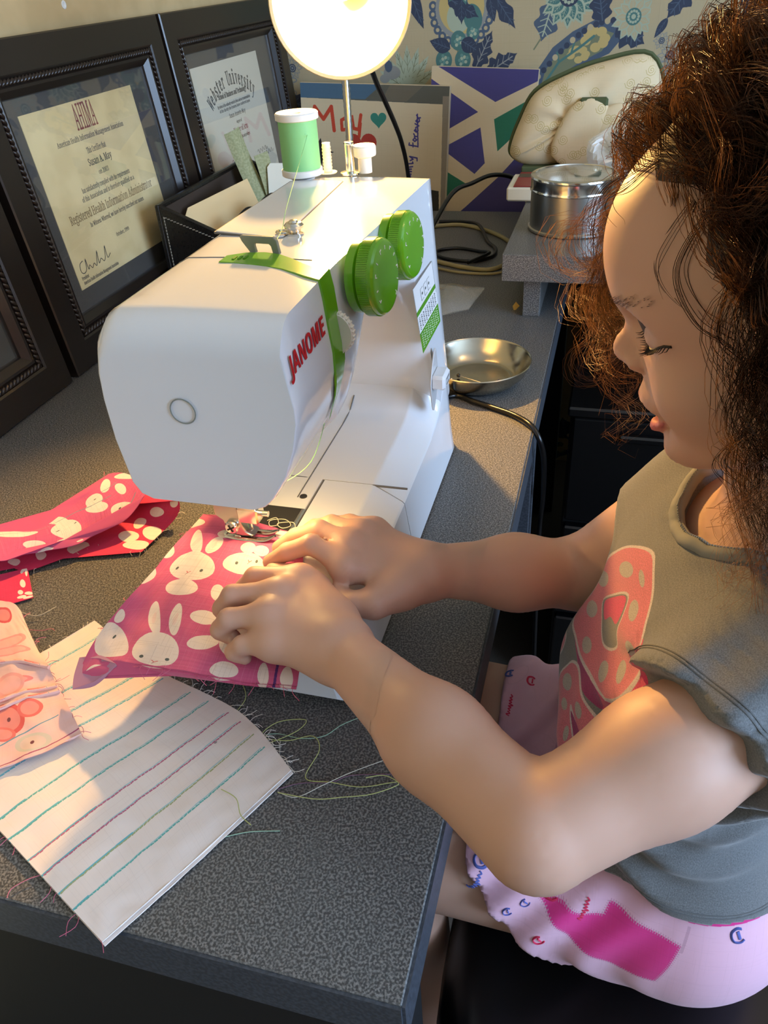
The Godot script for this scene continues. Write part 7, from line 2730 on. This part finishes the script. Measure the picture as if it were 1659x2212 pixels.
const WISPS := [
	[[0.056, 0.082, 0.004], [0.092, 0.070, -0.004], [0.106, 0.040, -0.004], [0.100, 0.024, 0.006], [0.108, 0.006, -0.008]],
	[[0.046, 0.082, 0.034], [0.072, 0.070, 0.042], [0.068, 0.054, 0.056]],
	[[0.022, 0.060, 0.066], [0.038, 0.036, 0.066], [0.030, 0.014, 0.070], [0.012, 0.000, 0.074], [0.018, -0.016, 0.071], [0.032, -0.034, 0.062]],
	[[0.016, 0.030, 0.074], [0.024, 0.004, 0.072], [0.014, -0.014, 0.074], [0.022, -0.036, 0.066], [0.010, -0.056, 0.064]],
	[[0.030, 0.064, 0.060], [0.046, 0.042, 0.060], [0.040, 0.024, 0.064], [0.026, 0.010, 0.070]],
	[[0.010, -0.040, 0.078], [0.028, -0.064, 0.066], [0.020, -0.082, 0.062], [0.036, -0.094, 0.052]]]
const HAIR_POINTS := 42
const HAIR_CLUMPS := 310
const HAIR_STRANDS := 27

const SHIRT_PRINT := {
	"O": [[-0.729, 0.0978], [-0.463, 0.1334], [-0.099, 0.1529], [0.403, 0.1642], [0.815, 0.1610], [1.078, 0.1541], [1.149, 0.1428], [1.125, 0.1251], [1.027, 0.1021], [0.877, 0.0878], [0.546, 0.0732], [0.134, 0.0590], [-0.195, 0.0522], [-0.608, 0.0450], [-0.641, 0.0691]],
	"hole": [[-0.268, 0.0931], [0.104, 0.1191], [0.472, 0.1355], [0.628, 0.1294], [0.663, 0.1186], [0.733, 0.1106], [0.593, 0.0976], [0.334, 0.0875], [0.012, 0.0893]],
	"hot": [[-0.191, 0.0960], [0.149, 0.1188], [0.449, 0.1325], [0.578, 0.1265], [0.543, 0.1160], [0.267, 0.1064], [0.094, 0.0942]],
	"shad": [[1.077, 0.1531], [1.179, 0.1491], [1.231, 0.1290], [1.031, 0.0845], [0.882, 0.0743], [0.374, 0.0595], [-0.314, 0.0495], [-0.429, 0.0521]],
	"shadL": [[-0.337, 0.0495], [-0.027, 0.0540], [0.567, 0.0734], [0.834, 0.0822], [0.882, 0.0743], [0.722, 0.0690], [0.374, 0.0595]],
	"L2": [[0.089, 0.0493], [0.329, 0.0595], [0.794, 0.0657], [0.944, 0.0664], [0.866, 0.0498], [0.556, 0.0459], [0.612, 0.0434], [0.790, 0.0386], [0.742, 0.0204], [-0.449, -0.0889], [0.273, 0.0120], [0.110, 0.0161], [-0.066, 0.0113], [0.033, 0.0379]],
	"L2s": [[0.583, 0.0453], [0.866, 0.0498], [0.826, 0.0410], [0.712, 0.0427]],
	"L3": [[-0.469, 0.0300], [-0.336, 0.0369], [-0.265, 0.0306], [-0.324, 0.0199]],
}
const SHIRT_DOTS := [

	[[0.218, 0.1453], [0.266, 0.1424], [0.164, 0.1360], [-0.054, 0.1284], [-0.226, 0.1255], [-0.256, 0.1296], [-0.142, 0.1375], [0.044, 0.1434]],
	[[-0.438, 0.1033], [-0.404, 0.0994], [-0.464, 0.0921], [-0.597, 0.0833], [-0.714, 0.0780], [-0.715, 0.0843], [-0.735, 0.0870], [-0.561, 0.1001]],
	[[0.622, 0.1548], [0.693, 0.1536], [0.691, 0.1517], [0.615, 0.1500], [0.504, 0.1497], [0.414, 0.1510], [0.411, 0.1529], [0.506, 0.1546]],
	[[-0.267, 0.0818], [-0.207, 0.0792], [-0.240, 0.0736], [-0.335, 0.0683], [-0.441, 0.0657], [-0.514, 0.0667], [-0.490, 0.0729], [-0.388, 0.0793]],
	[[0.863, 0.1474], [0.896, 0.1453], [0.872, 0.1416], [0.791, 0.1376], [0.698, 0.1367], [0.649, 0.1390], [0.685, 0.1432], [0.777, 0.1465]],
	[[0.165, 0.0729], [0.231, 0.0713], [0.207, 0.0670], [0.115, 0.0628], [0.005, 0.0610], [-0.062, 0.0626], [-0.049, 0.0666], [0.048, 0.0710]],
	[[1.052, 0.1404], [1.064, 0.1369], [1.042, 0.1324], [0.994, 0.1291], [0.935, 0.1277], [0.915, 0.1311], [0.947, 0.1364], [1.008, 0.1405]],
	[[0.787, 0.0962], [0.812, 0.0930], [0.784, 0.0881], [0.719, 0.0847], [0.640, 0.0838], [0.592, 0.0859], [0.623, 0.0907], [0.711, 0.0954]],
	[[1.003, 0.1182], [1.013, 0.1139], [0.994, 0.1092], [0.953, 0.1066], [0.906, 0.1067], [0.886, 0.1101], [0.909, 0.1148], [0.963, 0.1187]],
	[[0.327, 0.0485], [0.377, 0.0468], [0.355, 0.0423], [0.266, 0.0366], [0.163, 0.0335], [0.115, 0.0360], [0.144, 0.0415], [0.232, 0.0465]],
	[[0.708, 0.0583], [0.734, 0.0557], [0.723, 0.0524], [0.684, 0.0507], [0.631, 0.0510], [0.596, 0.0530], [0.607, 0.0563], [0.657, 0.0588]],
	[[0.471, 0.0406], [0.504, 0.0397], [0.494, 0.0369], [0.447, 0.0336], [0.383, 0.0316], [0.351, 0.0330], [0.363, 0.0362], [0.413, 0.0392]],
	[[0.697, 0.0380], [0.714, 0.0352], [0.708, 0.0325], [0.681, 0.0312], [0.649, 0.0325], [0.630, 0.0352], [0.636, 0.0378], [0.666, 0.0391]],
]

var SIDE_PANEL := PackedVector2Array([Vector2(0.066, -0.0735), Vector2(0.084, -0.0716), Vector2(0.098, -0.0760), Vector2(0.111, -0.0753), Vector2(0.1144, -0.0661), Vector2(0.1623, -0.0745), Vector2(0.1567, -0.0920), Vector2(0.150, -0.1100), Vector2(0.126, -0.1120), Vector2(0.093, -0.1000), Vector2(0.0794, -0.0856)])
